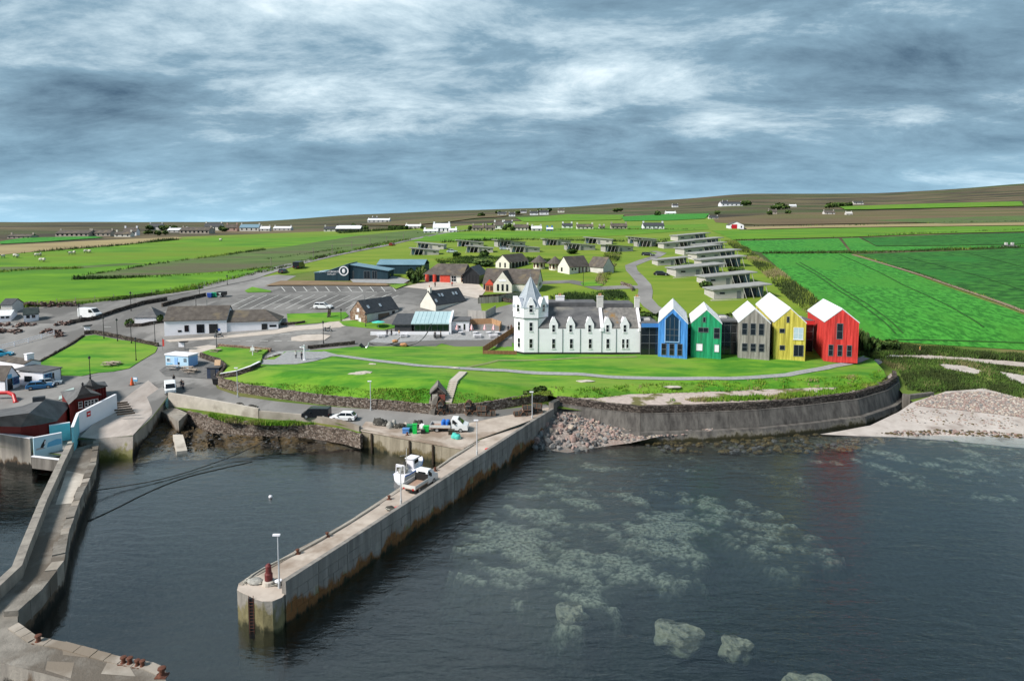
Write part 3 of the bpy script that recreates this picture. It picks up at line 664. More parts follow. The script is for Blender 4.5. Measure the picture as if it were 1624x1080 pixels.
V2 = resample([Vector((v.x, v.y, 1.55)) for v in T2], 2); Vj = [V2[int(i*(len(V2)-1)/(k-1))] for i in range(k)]
mb = MB(); mb.add([v-Vector((0, 0, .9)) for v in Vi]+Vj, [(i, i+1, k+i+1, k+i) for i in range(k-1)]); struct(mb.build('wall_step', conc_b))
weed = M('seaweed_shore', (.035, .026, .014), (.13, .085, .035), 1.6, .8, 1, 4, c3=(.10, .085, .07), s3=.5, bdist=.2)
SH = [at(px, py, z) for px, py, z in [(236, 672, .9), (270, 668, 1.0), (300, 676, .9), (337, 686, .7), (404, 692, .5), (500, 693, .4), (574, 699, .3)]]
SL = [at(px, py, -.5) for px, py in [(214, 735), (258, 728), (300, 730), (345, 728), (420, 722), (500, 716), (574, 712)]]
A_, B_ = resample(SH, 1.2), resample(SL, 1.2); k = 60
mb = MB(); nr = 9; vs = []
for i in range(k):
    a, b_ = A_[int(i*(len(A_)-1)/(k-1))], B_[int(i*(len(B_)-1)/(k-1))]
    for j in range(nr):
        p = a.lerp(b_, j/(nr-1)); vs.append((p.x, p.y, p.z+noise.noise(p*.9)*.25))
mb.add(vs, [(i*nr+j, i*nr+j+1, (i+1)*nr+j+1, (i+1)*nr+j) for i in range(k-1) for j in range(nr-1)]); struct(mb.build('foreshore', weed, smooth=True))
# slipway: sloping pale concrete
SL_ = [(235, 604, 5.5), (262, 626, 4.0), (257, 641, 3.6), (211, 691, 2.8), (152, 697, 2.8), (127, 694, 2.9), (160, 660, 3.7), (192, 637, 4.3)]
SP = [at(*p) for p in SL_]
slip = thing('slipway', 'broad pale concrete slipway dropping into the basin beside the white wall', 'slipway', (SP[3].x, SP[3].y, 0))
mb = MB(); mb.add([lp(v, slip)+Vector((0, 0, .12)) for v in SP], [tuple(range(8))])
slm = M('slip_concrete', (.36, .31, .28), (.50, .44, .40), .35, .9, .6, 2.5, stretch=(1, .4, 1), c3=(.28, .23, .20), s3=.15, lo3=.5, hi3=.62, bdist=.1)
mb.build('ramp', slm, slip)
e0, e1 = at(210, 728, -.2), at(153, 731, -.2); f0, f1 = SP[3], SP[4]
mb = MB(); mb.add([lp(v, slip) for v in (f1+Vector((0, 0, .1)), f0+Vector((0, 0, .1)), e0, e1, e1-Vector((0, 0, 4)), e0-Vector((0, 0, 4)))], [(0, 1, 2, 3), (3, 2, 5, 4)]); mb.build('toe', zmat('slip_toe', (.34, .29, .25), (.46, .40, .35), (.30, .27, .12), (.12, .12, .03), 1.2, .5), slip)
sd_ = [SP[1], SP[2], SP[3], e0]
mb = MB(); mb.add([lp(v, slip)+Vector((0, 0, .1)) for v in sd_]+[(lp(v, slip).x, lp(v, slip).y, -3) for v in sd_], [(i, i+1, i+5, i+4) for i in range(3)]); mb.build('side_wall', bw_w, slip)
sd_ = [SP[5], SP[4], e1]
mb = MB(); mb.add([lp(v, slip)+Vector((0, 0, .1)) for v in sd_]+[(lp(v, slip).x, lp(v, slip).y, -3) for v in sd_], [(i, i+1, i+4, i+3) for i in range(2)]); mb.build('side_wall', bw_w, slip)
# remnant of old concrete beside the slip, and the little ramp on the shore
c0 = [at(*p) for p in [(256, 652, 2.5), (283, 668, 2.5), (297, 655, 2.5), (275, 645, 2.5)]]
b0 = thing('concrete_block', 'square block of old concrete wedged between the slipway and the rubble walls', 'block', (c0[1].x, c0[1].y, 0))
MB().prism([(v.x-c0[1].x, v.y-c0[1].y) for v in c0], 'z', -1, 2.5).build('block', bw_w, b0)
r0 = [at(*p) for p in [(274, 689, 1.1), (290, 689, 1.1), (297, 714, .45), (280, 716, .45)]]
o = MB().add([v for v in r0]+[v-Vector((0, 0, .9)) for v in r0], [(0, 1, 2, 3), (0, 1, 5, 4), (1, 2, 6, 5), (2, 3, 7, 6), (3, 0, 4, 7)]).build('concrete_ramp', conc_p); tag(o, 'small broken concrete ramp lying on the seaweed at the head of the basin', 'ramp')
# ------------------------------------------------------------ left breakwater
LIN = [at(px, py, 2.3) for px, py in [(118, 712), (104, 742), (76, 806), (47, 882), (35, 916), (0, 950), (-60, 1010)]]
RIN = [at(px, py, 2.3) for px, py in [(157, 700), (151, 741), (126, 797), (110, 844), (101, 897), (66, 942), (28, 977)]]
NEAR = [at(px, py, 2.3) for px, py in [(28, 990), (60, 1012), (103, 1020), (155, 1034), (198, 1045), (241, 1053), (262, 1062)]]
NR2 = [at(px, py, 2.3) for px, py in [(266, 1130), (112, 1079), (52, 1063), (0, 1050), (-80, 1030)]]
bw = thing('breakwater', 'crooked old breakwater walkway with a dark deck and parapet at the left edge', 'breakwater', (RIN[0].x, RIN[0].y, 0))
pf = [lp(v, bw) for v in RIN+NEAR+NR2+list(reversed(LIN))]
MB().prism([(v.x, v.y) for v in pf], 'z', -6, 2.28).build('core', bw_w, bw)
mb = MB(); mb.add([(v.x, v.y, 2.30) for v in pf], [tuple(range(len(pf)))]); mb.build('deck', conc_b, bw)
Q = resample([Vector((v.x, v.y, 2.3))-bw.location for v in LIN], 4)
for i in range(len(Q)-1):
    ribbon([Q[i].lerp(Q[i+1], .005), Q[i].lerp(Q[i+1], .995)], [(.75, -8), (.75, 1.25), (-.05, 1.25+rp.uniform(-.03, .03)), (-.05, -8)]).build('parapet_section', bw_w if i else conc, bw)
Q = resample([Vector((v.x, v.y, 2.3))-bw.location for v in RIN], 1.7)
for i in range(len(Q)-1):
    h_ = .28+rp.uniform(-.08, .12) if i < len(Q)*.62 else .55+rp.uniform(-.1, .1)
    w_ = .75 if i < len(Q)*.7 else 1.1
    ribbon([Q[i].lerp(Q[i+1], .015), Q[i].lerp(Q[i+1], .985)], [(-.06+rp.uniform(0, .05), -1.2), (-.06, h_), (w_+rp.uniform(-.1, .1), h_-.02), (w_, -1.2)]).build('edge_stone', conc_b if i % 5 else conc, bw)
Q = resample([Vector((v.x, v.y, 2.3))-bw.location for v in NEAR], 1.4)
for i in range(len(Q)-1):
    ribbon([Q[i].lerp(Q[i+1], .02), Q[i].lerp(Q[i+1], .98)], [(-.05, -1), (-.05, .10+rp.uniform(0, .12)), (.7, .08), (.7, -1)]).build('edge_stone', conc, bw)
# concrete patches on the near arm
for k, (pp, m_) in enumerate([([(75, 1048), (118, 1050), (112, 1075), (72, 1062)], conc), ([(30, 1036), (75, 1040), (70, 1060), (22, 1052)], conc_b), ([(98, 1022), (150, 1036), (135, 1042), (100, 1038)], conc), ([(170, 1050), (205, 1056), (215, 1072), (160, 1068)], conc), ([(133, 752), (106, 746), (88, 800), (122, 797)], conc_p)]):
    vv = [lp(at(x, y, 2.312+k*.004), bw) for x, y in pp]; MB().add(vv, [(0, 1, 2, 3)]).build('deck_patch', m_, bw)
struct(MB().box(-70, -56.5, 40, 200, -3, -2).build('sandbank', g_rough)) if 0 else None
# harbour wall below the red building, at far left
HW = [G(*p) for p in [(-200, 697), (0, 706), (52, 715), (98, 722)]]
wall('harbour_wall', 'grey rendered harbour wall with a white coping below the red timber building', [Vector((v.x, v.y, 0)) for v in HW[:3]], 4.6, .6, bw_w, base=-4, coping=white)
# ------------------------------------------------------------ sea wall with a rubble parapet
sw = thing('sea_wall', 'long curving two step concrete sea wall topped by a dark rubble parapet', 'sea wall', (SWT[2].x, SWT[2].y, 0))
Q = resample([Vector((v.x, v.y, 0))-sw.location for v in SWT], 1.5)
up = [Vector((p.x, p.y, 0)) for p in Q]
ribbon(up, [(0, 4.1), (.02, 5.2), (-.7, 5.25), (-.7, 3.5)], jit=.07).build('rubble_parapet', st_dark, sw)
Q = resample([Vector((v.x, v.y, 0))-sw.location for v in SWT], 5.0)
def panel(i, prof):
    rg = []
    for j, t_ in ((i, .004), (i+1, -.004)):
        k2 = min(len(Q)-1, max(0, j+(1 if t_ > 0 else -1))); r_ = []
        for o_, z_ in prof:
            L_ = off_line(Q, o_); p_ = L_[j].lerp(L_[k2], abs(t_)); r_.append((p_.x, p_.y, Q[j].z+z_))
        rg.append(r_)
    return MB().loft(rg)
for i in range(len(Q)-1):
    a, b_ = Q[i].lerp(Q[i+1], .004), Q[i].lerp(Q[i+1], .996); d = rp.uniform(-.02, .03)
    g_ = sst(i/5)
    panel(i, [(.45, 4.1), (.45, 3.95), (1.15, 1.5), (1.15, .2), (-.3, .2), (-.3, 4.1)]).build('wall_panel', sea_w, sw)
    if i > 1: panel(i, [(1.16, 1.42), (1.95, 1.36), (2.25, .3), (2.25, -1.2), (1.16, -1.2)]).build('toe_panel', sea_w, sw)
R0 = [at(*p) for p in [(1432, 617, 4.0), (1442, 625, 3.2), (1479, 621, 3.2)]]
wall('return_wall', 'short low concrete wall between the sea wall and the pebble beach', [Vector((v.x, v.y, .8)) for v in R0], 2.3, .7, conc_d)
wall('return_wall', 'dark stub of stone wall where the rubble parapet meets the quay', [Vector((v.x, v.y, 3.6)) for v in [at(874, 645, 4.2), at(884, 634, 4.8)]], 1.3, .9, conc_d)
# gravel terrace behind the parapet
tin = off_line(resample(SWT, 3), -.8); tb = resample([Vector((x, y, 0)) for x, y in FL2], 3)
k = 40; vs = []
for i in range(k):
    a, b_ = tin[int(i*(len(tin)-1)/(k-1))], tb[int(i*(len(tb)-1)/(k-1))]
    for j in range(5):
        p = a.lerp(b_, j/4*1.08); vs.append((p.x, p.y, 4.75+j*.09+noise.noise((p.x*.5, p.y*.5, 0))*.14))
mb = MB().add(vs, [(i*5+j, i*5+j+1, (i+1)*5+j+1, (i+1)*5+j) for i in range(k-1) for j in range(4)])
struct(mb.build('gravel_terrace', M('shingle_terrace', (.38, .31, .28), (.52, .44, .40), 1.4, .95, .5, 5, c3=(.14, .13, .05), s3=.25, lo3=.52, hi3=.6)))
# beach
def hbch(x, y): return -.3+.155*(y-111)+noise.noise((x*.15, y*.15, 5))*.12
def Gz(px, py, hf):
    p = at(px, py, 1)
    for _ in range(12): p = at(px, py, hf(p.x, p.y))
    return (p.x, p.y)
def bsheet(name, px, mat, off): return struct(drape(name, [Gz(a, b, hbch) for a, b in px], mat, off, hbch, world=True))
bsheet('beach', [(1300, 690), (1380, 676), (1424, 655), (1446, 640), (1500, 622), (1560, 617), (1624, 634), (1740, 650), (1740, 740), (1624, 712), (1500, 700), (1400, 694)], sand, .16)
bsheet('pebble_beach', [(1450, 642), (1478, 630), (1505, 624), (1560, 622), (1624, 634), (1740, 648), (1740, 672), (1624, 664), (1560, 656), (1500, 650)], peb, .24)
sheet('dune_sand', [(1488, 577), (1530, 580), (1562, 590), (1545, 594), (1500, 585)], sand, .1); sheet('dune_sand', [(1575, 588), (1624, 596), (1740, 606), (1740, 618), (1640, 614), (1600, 603)], sand, .1)
# rubble slope between pier and sea wall
def hrub(x, y): return max(-1.2, min(3.9, -.5+(y-105.5)*.33))+noise.noise((x*.5, y*.5, 0))*.3
rub = drape('rubble_slope', [(v.x, v.y) for v in [at(882, 644, 3.8), at(941, 662, 2.4), at(985, 680, .8), at(1050, 690, .3), at(1130, 690, -.2), at(1130, 700, -.8), at(1000, 712, -.8), at(900, 722, -1), at(830, 716, -1), at(850, 672, 2), at(866, 655, 3.3)]], peb, 0, hrub, world=True); struct(rub)
# ============================================================ BUILDINGS
glass = M('window_glass', (.012, .016, .02), rough=.06, spec=.6)
glassb = M('blue_glass', (.10, .17, .22), rough=.08, spec=.7)
slate = M('slate', (.085, .085, .09), (.15, .148, .15), .5, .7, .6, 6, stretch=(1, 1, 3), c3=(.20, .19, .17), s3=.3, lo3=.55, hi3=.68)
slate_l = M('lichen_slate', (.13, .125, .12), (.23, .215, .20), 1.6, .85, .7, 6, c3=(.26, .15, .05), s3=.25, lo3=.60, hi3=.68)
slate_d = M('dark_slate', (.045, .048, .055), (.07, .073, .08), 1.5, .6, .4, 8)
slate_b = M('brown_slate', (.075, .063, .055), (.125, .108, .095), .8, .85, .6, 5, c3=(.16, .13, .09), s3=.3, lo3=.54, hi3=.66)
cream = M('cream_render', (.66, .63, .56), (.74, .71, .64), .8, .8, .1, 8)
greyw = M('grey_render', (.50, .48, .46), (.60, .58, .55), .8, .8, .1, 8)
lead = M('lead_roof', (.25, .29, .33), (.36, .40, .44), .6, .45, .1, 5, spec=.5)
zinc = M('pale_metal_roof', (.66, .68, .70), (.78, .79, .80), .5, .5, .05, 3, stretch=(3, .3, 1), c3=(.52, .53, .53), s3=.5, lo3=.56, hi3=.7)
felt = M('roof_felt', (.09, .09, .095), (.14, .14, .145), .7, .9, .3, 6)
greyf = M('grey_frame', (.16, .17, .18), rough=.5)
terra = M('terracotta', (.45, .22, .13), rough=.8)
timber = M('grey_timber', (.36, .34, .32), (.50, .47, .44), 1.5, .9, .3, 5, stretch=(1, 1, .2))
WC = {}
def window(par, loc, w, h, rz=0, fm=None, pane=None, nv=0, nh=1, name='window', fw=.08, label=None):
    fm = fm or whitef; pane = pane or glass; k = (round(w, 2), round(h, 2), fm.name, pane.name, nv, nh, name)
    if k not in WC:
        mb = MB(); a = w/2
        mb.box(-a, -a+fw, -.05, .03, 0, h).box(a-fw, a, -.05, .03, 0, h).box(-a+fw, a-fw, -.05, .03, 0, fw).box(-a+fw, a-fw, -.05, .03, h-fw, h)
        for i in range(nh): z = h*(i+1)/(nh+1); mb.box(-a+fw, a-fw, -.045, .03, z-fw*.4, z+fw*.4)
        for i in range(nv): x = -a+w*(i+1)/(nv+1); mb.box(x-fw*.4, x+fw*.4, -.04, .03, fw, h-fw)
        if fm is whitef and w < 3: mb.box(-a-.06, a+.06, -.12, .0, -.09, -.003)
        q = MB().box(-a+fw*.5, a-fw*.5, -.02, .01, fw*.5, h-fw*.5)
        WC[k] = (mb.mesh(name, fm), q.mesh('pane', pane))
    o = obj(name, WC[k][0], par, loc, rz); p = obj('pane', WC[k][1], o)
    if label: o['label'] = label
    return o
def door(par, loc, w, h, rz=0, mat=None, name='door'):
    d = MB().box(-w/2, w/2, -.06, .02, 0, h).build(name, mat or black, par, loc, rz)
    MB().box(w/2-.18, w/2-.1, -.11, -.062, h*.45, h*.5).build('handle', whitef, d); return d
def site(A, B, dz=0):
    P = G(*A) if not isinstance(A, Vector) else A; Q_ = G(*B) if not isinstance(B, Vector) else B
    d = Q_-P; return Vector((P.x, P.y, min(P.z, Q_.z)+dz)), math.atan2(d.y, d.x), math.hypot(d.x, d.y)
def walls(par, w, d, eave, ridge, axis, mat, x0=0, y0=0, name='wall', base=-2.0):
    if axis == 'x': return MB().prism([(y0, base), (y0+d, base), (y0+d, eave), (y0+d/2, ridge), (y0, eave)], 'x', x0, x0+w).build(name, mat, par)
    if axis == 'y': return MB().prism([(x0, base), (x0+w, base), (x0+w, eave), (x0+w/2, ridge), (x0, eave)], 'y', y0, y0+d).build(name, mat, par)
    return MB().box(x0, x0+w, y0, y0+d, base, eave).build(name, mat, par)
def roof(par, w, d, eave, ridge, axis, mat, x0=0, y0=0, ov=.25, ox=.15, t=.16, name='roof', hips=(0, 0)):
    span = d if axis == 'x' else w; s0 = y0 if axis == 'x' else x0; l0, l1 = (x0, x0+w) if axis == 'x' else (y0, y0+d)
    if any(hips):
        sl = (ridge-eave)/(span/2); e = eave-ov*sl+.01
        A = [(l0-(ov if hips[0] else ox), s0-ov), (l1+(ov if hips[1] else ox), s0-ov), (l1+(ov if hips[1] else ox), s0+span+ov), (l0-(ov if hips[0] else ox), s0+span+ov)]
        rdg = [(l0+(span/2*hips[0] if hips[0] else -ox), s0+span/2), (l1-(span/2*hips[1] if hips[1] else -ox), s0+span/2)]
        f = (lambda p, z: (p[0], p[1], z)) if axis == 'x' else (lambda p, z: (p[1], p[0], z))
        vs = [f(p, e) for p in A]+[f(p, e+t) for p in A]+[f(p, ridge+t) for p in rdg]
        return MB().add(vs, [(0, 3, 2, 1), (0, 1, 5, 4), (1, 2, 6, 5), (2, 3, 7, 6), (3, 0, 4, 7), (4, 5, 9, 8), (6, 7, 8, 9), (5, 6, 9), (7, 4, 8)]).build(name, mat, par)
    sl = (ridge-eave)/(span/2); z0 = eave-ov*sl+.012; r = ridge+.012
    pr = [(s0-ov, z0), (s0+span/2, r), (s0+span+ov, z0), (s0+span+ov, z0+t), (s0+span/2, r+t), (s0-ov, z0+t)]
    return MB().prism(pr, axis, l0-ox, l1+ox).build(name, mat, par)
def chimney(par, x, y, z0, z1, w=.9, d=.6, mat=None, pots=2):
    c = MB().box(x-w/2, x+w/2, y-d/2, y+d/2, z0, z1).box(x-w/2-.07, x+w/2+.07, y-d/2-.07, y+d/2+.07, z1+.003, z1+.15).build('chimney', mat or white, par)
    mb = MB()
    for i in range(pots): mb.lathe([(.13, 0), (.11, .45), (.14, .5)], 8, (x+(i-(pots-1)/2)*.36, y, z1+.155))
    if pots: mb.build('chimney_pot', terra, c)
    return c
def pipes(par, xs, y, z0, z1, mat=None):
    for x in xs: MB().tube((x, y, z0), (x, y, z1), .05).build('downpipe', mat or greyf, par)
def house(name, label, cat, A, B, depth, eavepx, ridgepx, axis, wm, rm, hips=(0, 0), ov=.25, ox=.15, group=None, dz=0, base=-2.0):
    p, rz, w = site(A, B, dz)
    r = thing(name, label, cat, p, rz, group)
    if isinstance(depth, tuple):
        q0 = G(*B); q1 = G(*depth); depth = math.hypot(q1.x-q0.x, q1.y-q0.y)
    mid = Matrix.Rotation(rz, 3, 'Z')@Vector((w/2, depth/2 if axis == 'x' else 0, 0))+p
    eave = eavepx if not isinstance(eavepx, tuple) else atY(*eavepx, p.y+(0 if axis == 'x' else 0)).z-p.z
    ridge = ridgepx if not isinstance(ridgepx, tuple) else atY(*ridgepx, mid.y).z-p.z
    walls(r, w, depth, eave, ridge, 'b' if all(hips) else axis, wm, base=base) if not any(hips) or all(hips) else walls(r, w, depth, eave, ridge, 'b', wm, base=base); roof(r, w, depth, eave, ridge, axis, rm, hips=hips, ov=ov, ox=ox)
    return r, w, depth, eave, ridge
# ---------------------------------------------------------------- hotel
YH = at(917, 562, 8).y
def hp(px, py, dy=0): v = atY(px, py, YH+dy); return v.x, v.z
hx0, hz0 = hp(831, 562.5)[0], 8.0
hotel = thing('hotel', 'white painted hotel with an octagonal spired tower and five dormer gables', 'hotel', (hx0, YH, hz0))
def HX(px, py=540, dy=0): return hp(px, py, dy)[0]-hx0
def HZ(py, px=900, dy=0): return hp(px, py, dy)[1]-hz0
e_, xa, xm, xb = HZ(521.5), HX(853), HX(954.5), HX(1016)
DP = 7.6; r1 = HZ(488, 900, DP/2)
walls(hotel, xb-xa, DP, e_, r1, 'x', white, x0=xa)
roof(hotel, xm-xa-.35, DP, e_, r1, 'x', slate, x0=xa+.02, ov=0, ox=0)
o = roof(hotel, xb-xm-.85, DP, e_, r1-.15, 'x', slate_l, x0=xm+.35, ov=0, ox=0); o['label'] = 'lichen spotted right hand roof'
MB().prism([(-.25, e_+.3), (DP/2, r1+.55), (DP+.2, e_+.3), (DP+.2, e_-.5), (-.25, e_-.5)], 'x', xm-.32, xm+.32).build('parapet', white, hotel)
MB().prism([(-.25, e_+.3), (DP/2, r1+.55), (DP+.2, e_+.3), (DP+.2, e_-.5), (-.25, e_-.5)], 'x', xb-.45, xb+.1).build('parapet', white, hotel)
MB().box(xa+2.2, xm-.4, DP-1, DP+5, e_, r1+.75).build('rear_roof', felt, hotel)
MB().box(xm+.4, xb-.5, DP-1, DP+5, e_, r1+.55).build('rear_roof', felt, hotel)
MB().box(xa, xb, DP+.01, DP+5.2, -2, e_-.02).build('rear_wall', white, hotel)
MB().box(xa+.01, xb, -.05, -.004, -.5, .42).build('plinth', black, hotel)
chimney(hotel, xm, DP/2, r1, HZ(470, 957, DP/2), 1.3, 1.0, conc_p if 0 else greyw)
chimney(hotel, xb-.2, DP/2, r1, HZ(472, 1013, DP/2), 1.0, 1.0, greyw)
chimney(hotel, HX(888, 480, DP+3), DP+3, r1-1, HZ(470, 888, DP+3), 1.9, 1.1, white, 2)
gz0, gz1 = HZ(553), HZ(537)
for px in (878, 906, 936, 964): window(hotel, (HX(px, 545), -.002, gz0), .78, gz1-gz0)
for px in (988.3, 995): window(hotel, (HX(px, 545), -.002, gz0+.05), .62, gz1-gz0-.1)
dz0, dz1, dz2, dz3 = HZ(527), HZ(515), HZ(513.5), HZ(504)
for px in (878, 905, 935, 963.5, 991):
    x = HX(px, 520); hw = .92
    d_ = MB().prism([(x-hw, e_-.3), (x+hw, e_-.3), (x+hw, dz2-.1), (x+.22, dz3), (x-.22, dz3), (x-hw, dz2-.1)], 'y', -.012, 2.6).build('dormer', white, hotel)
    roof(d_, 2*hw, 2.4, dz2-.1, dz3, 'y', slate, x0=x-hw, y0=.25, ov=.05, ox=0, t=.1)
    window(hotel, (x, -.014, dz0), .72, dz1-dz0)
for px in (892, 920): 
    yy_ = DP/2*.55; window(hotel, (HX(px, 508, yy_), yy_-.12, e_+(r1-e_)*.52), .55, .9, name='skylight', fm=greyf, pane=glassb, nh=0).rotation_euler = (-R(52), 0, 0)
pipes(hotel, [xa+.05, HX(892), HX(920), HX(954), HX(977), xb-.1], -.07, .4, e_)
# tower
TR = (HX(853)-0)/2/math.tan(pi/8)          # apothem from the width of the front face
tw = MB(); cxT, cyT = (HX(853))/2, TR
def octr(r, z): return [(cxT+r/cos(pi/8)*cos(pi/8+i*pi/4), cyT+r/cos(pi/8)*sin(pi/8+i*pi/4), z) for i in range(8)]
zs_, ze_, zsp = HZ(505.5, 843), HZ(488.5, 843), HZ(440, 843, TR)
tower = MB().loft([octr(TR, -2), octr(TR, zs_)]).build('tower', white, hotel)
MB().loft([octr(TR+.2, zs_+.16), octr(TR+.2, ze_)]).build('upper_tower', white, hotel)
MB().loft([octr(TR+.16, zs_+.003), octr(TR+.27, zs_+.155)]).build('string_course', greyf, hotel)
MB().loft([octr(TR+.03, -.5), octr(TR+.03, .42)]).build('plinth', black, hotel)
MB().loft([octr(TR+.32, ze_+.003), octr(TR*.74, ze_+(zsp-ze_)*.24), octr(.10, zsp)]).build('spire', lead, hotel)
mb = MB()
for i in range(8):
    p, q, t_ = octr(TR+.32, ze_+.01)[i], octr(TR*.74, ze_+(zsp-ze_)*.24)[i], octr(.10, zsp)[i]; mb.path([p, q, t_], .06)
mb.build('spire_rib', M('lead_rib', (.42, .46, .5), rough=.4), hotel)
MB().lathe([(.12, 0), (.05, .4), (.13, .5), (.03, .65), (.02, 1.5)], 8, (cxT, cyT, zsp)).build('finial', greyf, hotel)
for i in range(8):
    a = -pi/2+i*pi/4; nx_, ny_ = cos(a), sin(a); rz = a+pi/2
    def on(r, z): return (cxT+nx_*r, cyT+ny_*r, z)
    if i in (0, 1, 6, 7, 2):
        hw = .9; zt = HZ(472.5, 843); zm = HZ(484, 843)
        MB().prism([(-hw, ze_-.5), (hw, ze_-.5), (hw, zm), (.2, zt), (-.2, zt), (-hw, zm)], 'y', -.03, 1.0).build('gablet', white, hotel, on(TR+.22, 0), rz)
        window(hotel, on(TR+.255, HZ(495.5, 843)), .85, HZ(483.5, 843)-HZ(495.5, 843), rz)
    if i in (0, 7):
        window(hotel, on(TR+.003, HZ(525.5, 843)), .8, HZ(511, 843)-HZ(525.5, 843), rz)
        window(hotel, on(TR+.003, HZ(552.5, 843)), .8, HZ(537, 843)-HZ(552.5, 843), rz)
for i in (5, 6, 7, 0):
    p = octr(TR+.05, .4)[i]; pipes(hotel, [p[0]], p[1], .4, zs_) if i in (6,) else None
# ---------------------------------------------------------------- coloured houses
def board(name, c1, c2, vertical=True):
    m = M(name, tuple(c*.78 for c in c1), tuple(min(.9, c*1.12) for c in c2), 1.6, .8, .5, 3, stretch=(1.6, 1.6, .10), lo=.4, hi=.62, c3=tuple(c*.6+.02 for c in c1), s3=.5, lo3=.56, hi3=.7); return m
YAW = -R(13)
def cottage(label, x0p, x1p, yb, eave, apex, depth, col, cname):
    A = at(x0p, yb, 8.0); B = at(x1p, yb+.8, 8.0); w = (B.x-A.x)/cos(YAW)
    r = thing('gabled_house', label, 'house', A, YAW, 'row of coloured houses beside the hotel')
    ez = atY((x0p+x1p)/2, eave, A.y-.7).z-A.z; rz_ = atY((x0p+x1p)/2, apex, A.y-.7).z-A.z
    m = board(cname+'_boards', *col)
    walls(r, w, depth, ez, rz_, 'y', m, base=-1)
    o = roof(r, w, depth, ez, rz_, 'y', zinc, ov=.12, ox=.06, t=.22)
    sl = (rz_-ez)/(w/2); mb = MB(); t = .06
    for k in range(1, int(depth/1.6)):
        y = k*1.6; mb.prism([(-.12, ez-.12*sl+.235), (w/2, rz_+.235), (w+.12, ez-.12*sl+.235), (w+.12, ez-.12*sl+.29), (w/2, rz_+.29), (-.12, ez-.12*sl+.29)], 'y', y-.03, y+.03)
    mb.build('roof_seam', zinc, o)
    # board joints: thin battens on the front
    mb = MB(); n = int(w/.32)
    for k in range(1, n):
        x = w*k/n; top = min(ez+sl*x, ez+sl*(w-x))-.12
        mb.box(x-.02, x+.02, -.022, -.001, .02, top)
    mb.build('cladding_batten', m, r)
    return r, w, ez, rz_, lambda px, py: (((atY(px, py, A.y-.7).x-A.x)/cos(YAW)), atY(px, py, A.y-.7).z-A.z)
def wpx(r, q, x0, y0, x1, y1, fm=greyf, pane=glass, nv=0, nh=0, label=None):
    a, b_ = q(x0, y1), q(x1, y0); window(r, ((a[0]+b_[0])/2, -.024, a[1]), b_[0]-a[0], b_[1]-a[1], fm=fm, pane=pane, nv=nv, nh=nh, label=label)
BL = ((.06, .25, .66), (.085, .31, .72))
r, w, ez, rz_, q = cottage('blue house with a tall glazed gable recess, next to the white hotel', 1043.3, 1088, 565, 513, 490, 18, BL, 'blue')
a0, a1 = q(1056, 541.5), q(1075.5, 541.5)
MB().prism([(a0[0], a0[1]), (a1[0], a0[1]), (a1[0], ez+.9), ((a0[0]+a1[0])/2, rz_-.9), (a0[0], ez+.9)], 'y', -.07, -.024).build('glazed_gable', M('dark_blue_glass', (.01, .035, .07), rough=.07, spec=.6), r)
mb = MB(); mb.box(a0[0]-.22, a0[0], -.2, .0, a0[1], ez+.75).box(a1[0], a1[0]+.22, -.2, 0, a0[1], ez+.75).box(a0[0]-.22, a1[0]+.22, -.2, 0, a0[1]-.2, a0[1]); mb.build('gable_frame', M('pale_blue_frame', (.25, .40, .62), rough=.5), r)
for k in (1, 2): 
    x = lerp(a0[0], a1[0], k/3); MB().box(x-.03, x+.03, -.1, -.071, a0[1], ez+1.2).build('mullion', greyf, r)
for z in (.33, .66): MB().box(a0[0], a1[0], -.1, -.071, lerp(a0[1], ez, z), lerp(a0[1], ez, z)+.06).build('transom', greyf, r)
for x in (1053.5, 1065.5, 1077.5): wpx(r, q, x-4, 545, x+4, 563.5, nh=1)
GN = ((.014, .29, .125), (.025, .36, .165))
r, w, ez, rz_, q = cottage('green house with a white bottom window, second from the hotel', 1095.5, 1141.3, 565, 513, 492, 13, GN, 'green')
wpx(r, q, 1115, 503, 1119.5, 511.5); wpx(r, q, 1108, 519.5, 1123.5, 527.5, nv=1); wpx(r, q, 1131, 519.5, 1140.5, 536.5, nv=0, nh=1)
wpx(r, q, 1104.5, 545, 1115, 557, pane=white, label='window with a white blind'); wpx(r, q, 1131.5, 545.5, 1139.5, 558, pane=white, label='window with a white blind')
GY = ((.26, .24, .215), (.34, .32, .29))
r, w, ez, rz_, q = cottage('grey timber house with six matching tall windows, in the middle of the row', 1170.3, 1217.5, 565.3, 512.5, 491, 14, GY, 'weathered')
for x in (1182, 1194.5, 1206.7): wpx(r, q, x-4.3, 512.8, x+4.3, 531.5, nh=1, fm=greyf); wpx(r, q, x-4.3, 544.8, x+4.3, 557.5, nh=1, fm=greyf)
YE = ((.54, .46, .06), (.64, .56, .11))
r, w, ez, rz_, q = cottage('yellow house with two large corner windows, tallest of the row', 1226.3, 1273.8, 565.6, 512, 490, 31, YE, 'yellow')
wpx(r, q, 1248, 502, 1252.3, 512); wpx(r, q, 1237.5, 521.5, 1245.5, 528.5); wpx(r, q, 1237.5, 548, 1245.5, 555.5)
wpx(r, q, 1257.5, 519, 1272.5, 538, pane=M('pale_glass', (.45, .58, .64), rough=.1, spec=.6), nv=1, nh=1, fm=whitef); wpx(r, q, 1257.5, 546.5, 1272.5, 564.5, nv=1, nh=0)
RD = ((.58, .035, .03), (.68, .06, .05))
r, w, ez, rz_, q = cottage('red house with one tall window over three, at the far end of the row', 1306.3, 1356.5, 566.2, 511.5, 491, 18, RD, 'red')
wpx(r, q, 1327, 513, 1337, 538, nv=0, nh=1)
for x in (1319, 1332, 1345.3): wpx(r, q, x-3.9, 547, x+3.9, 565, nh=1)
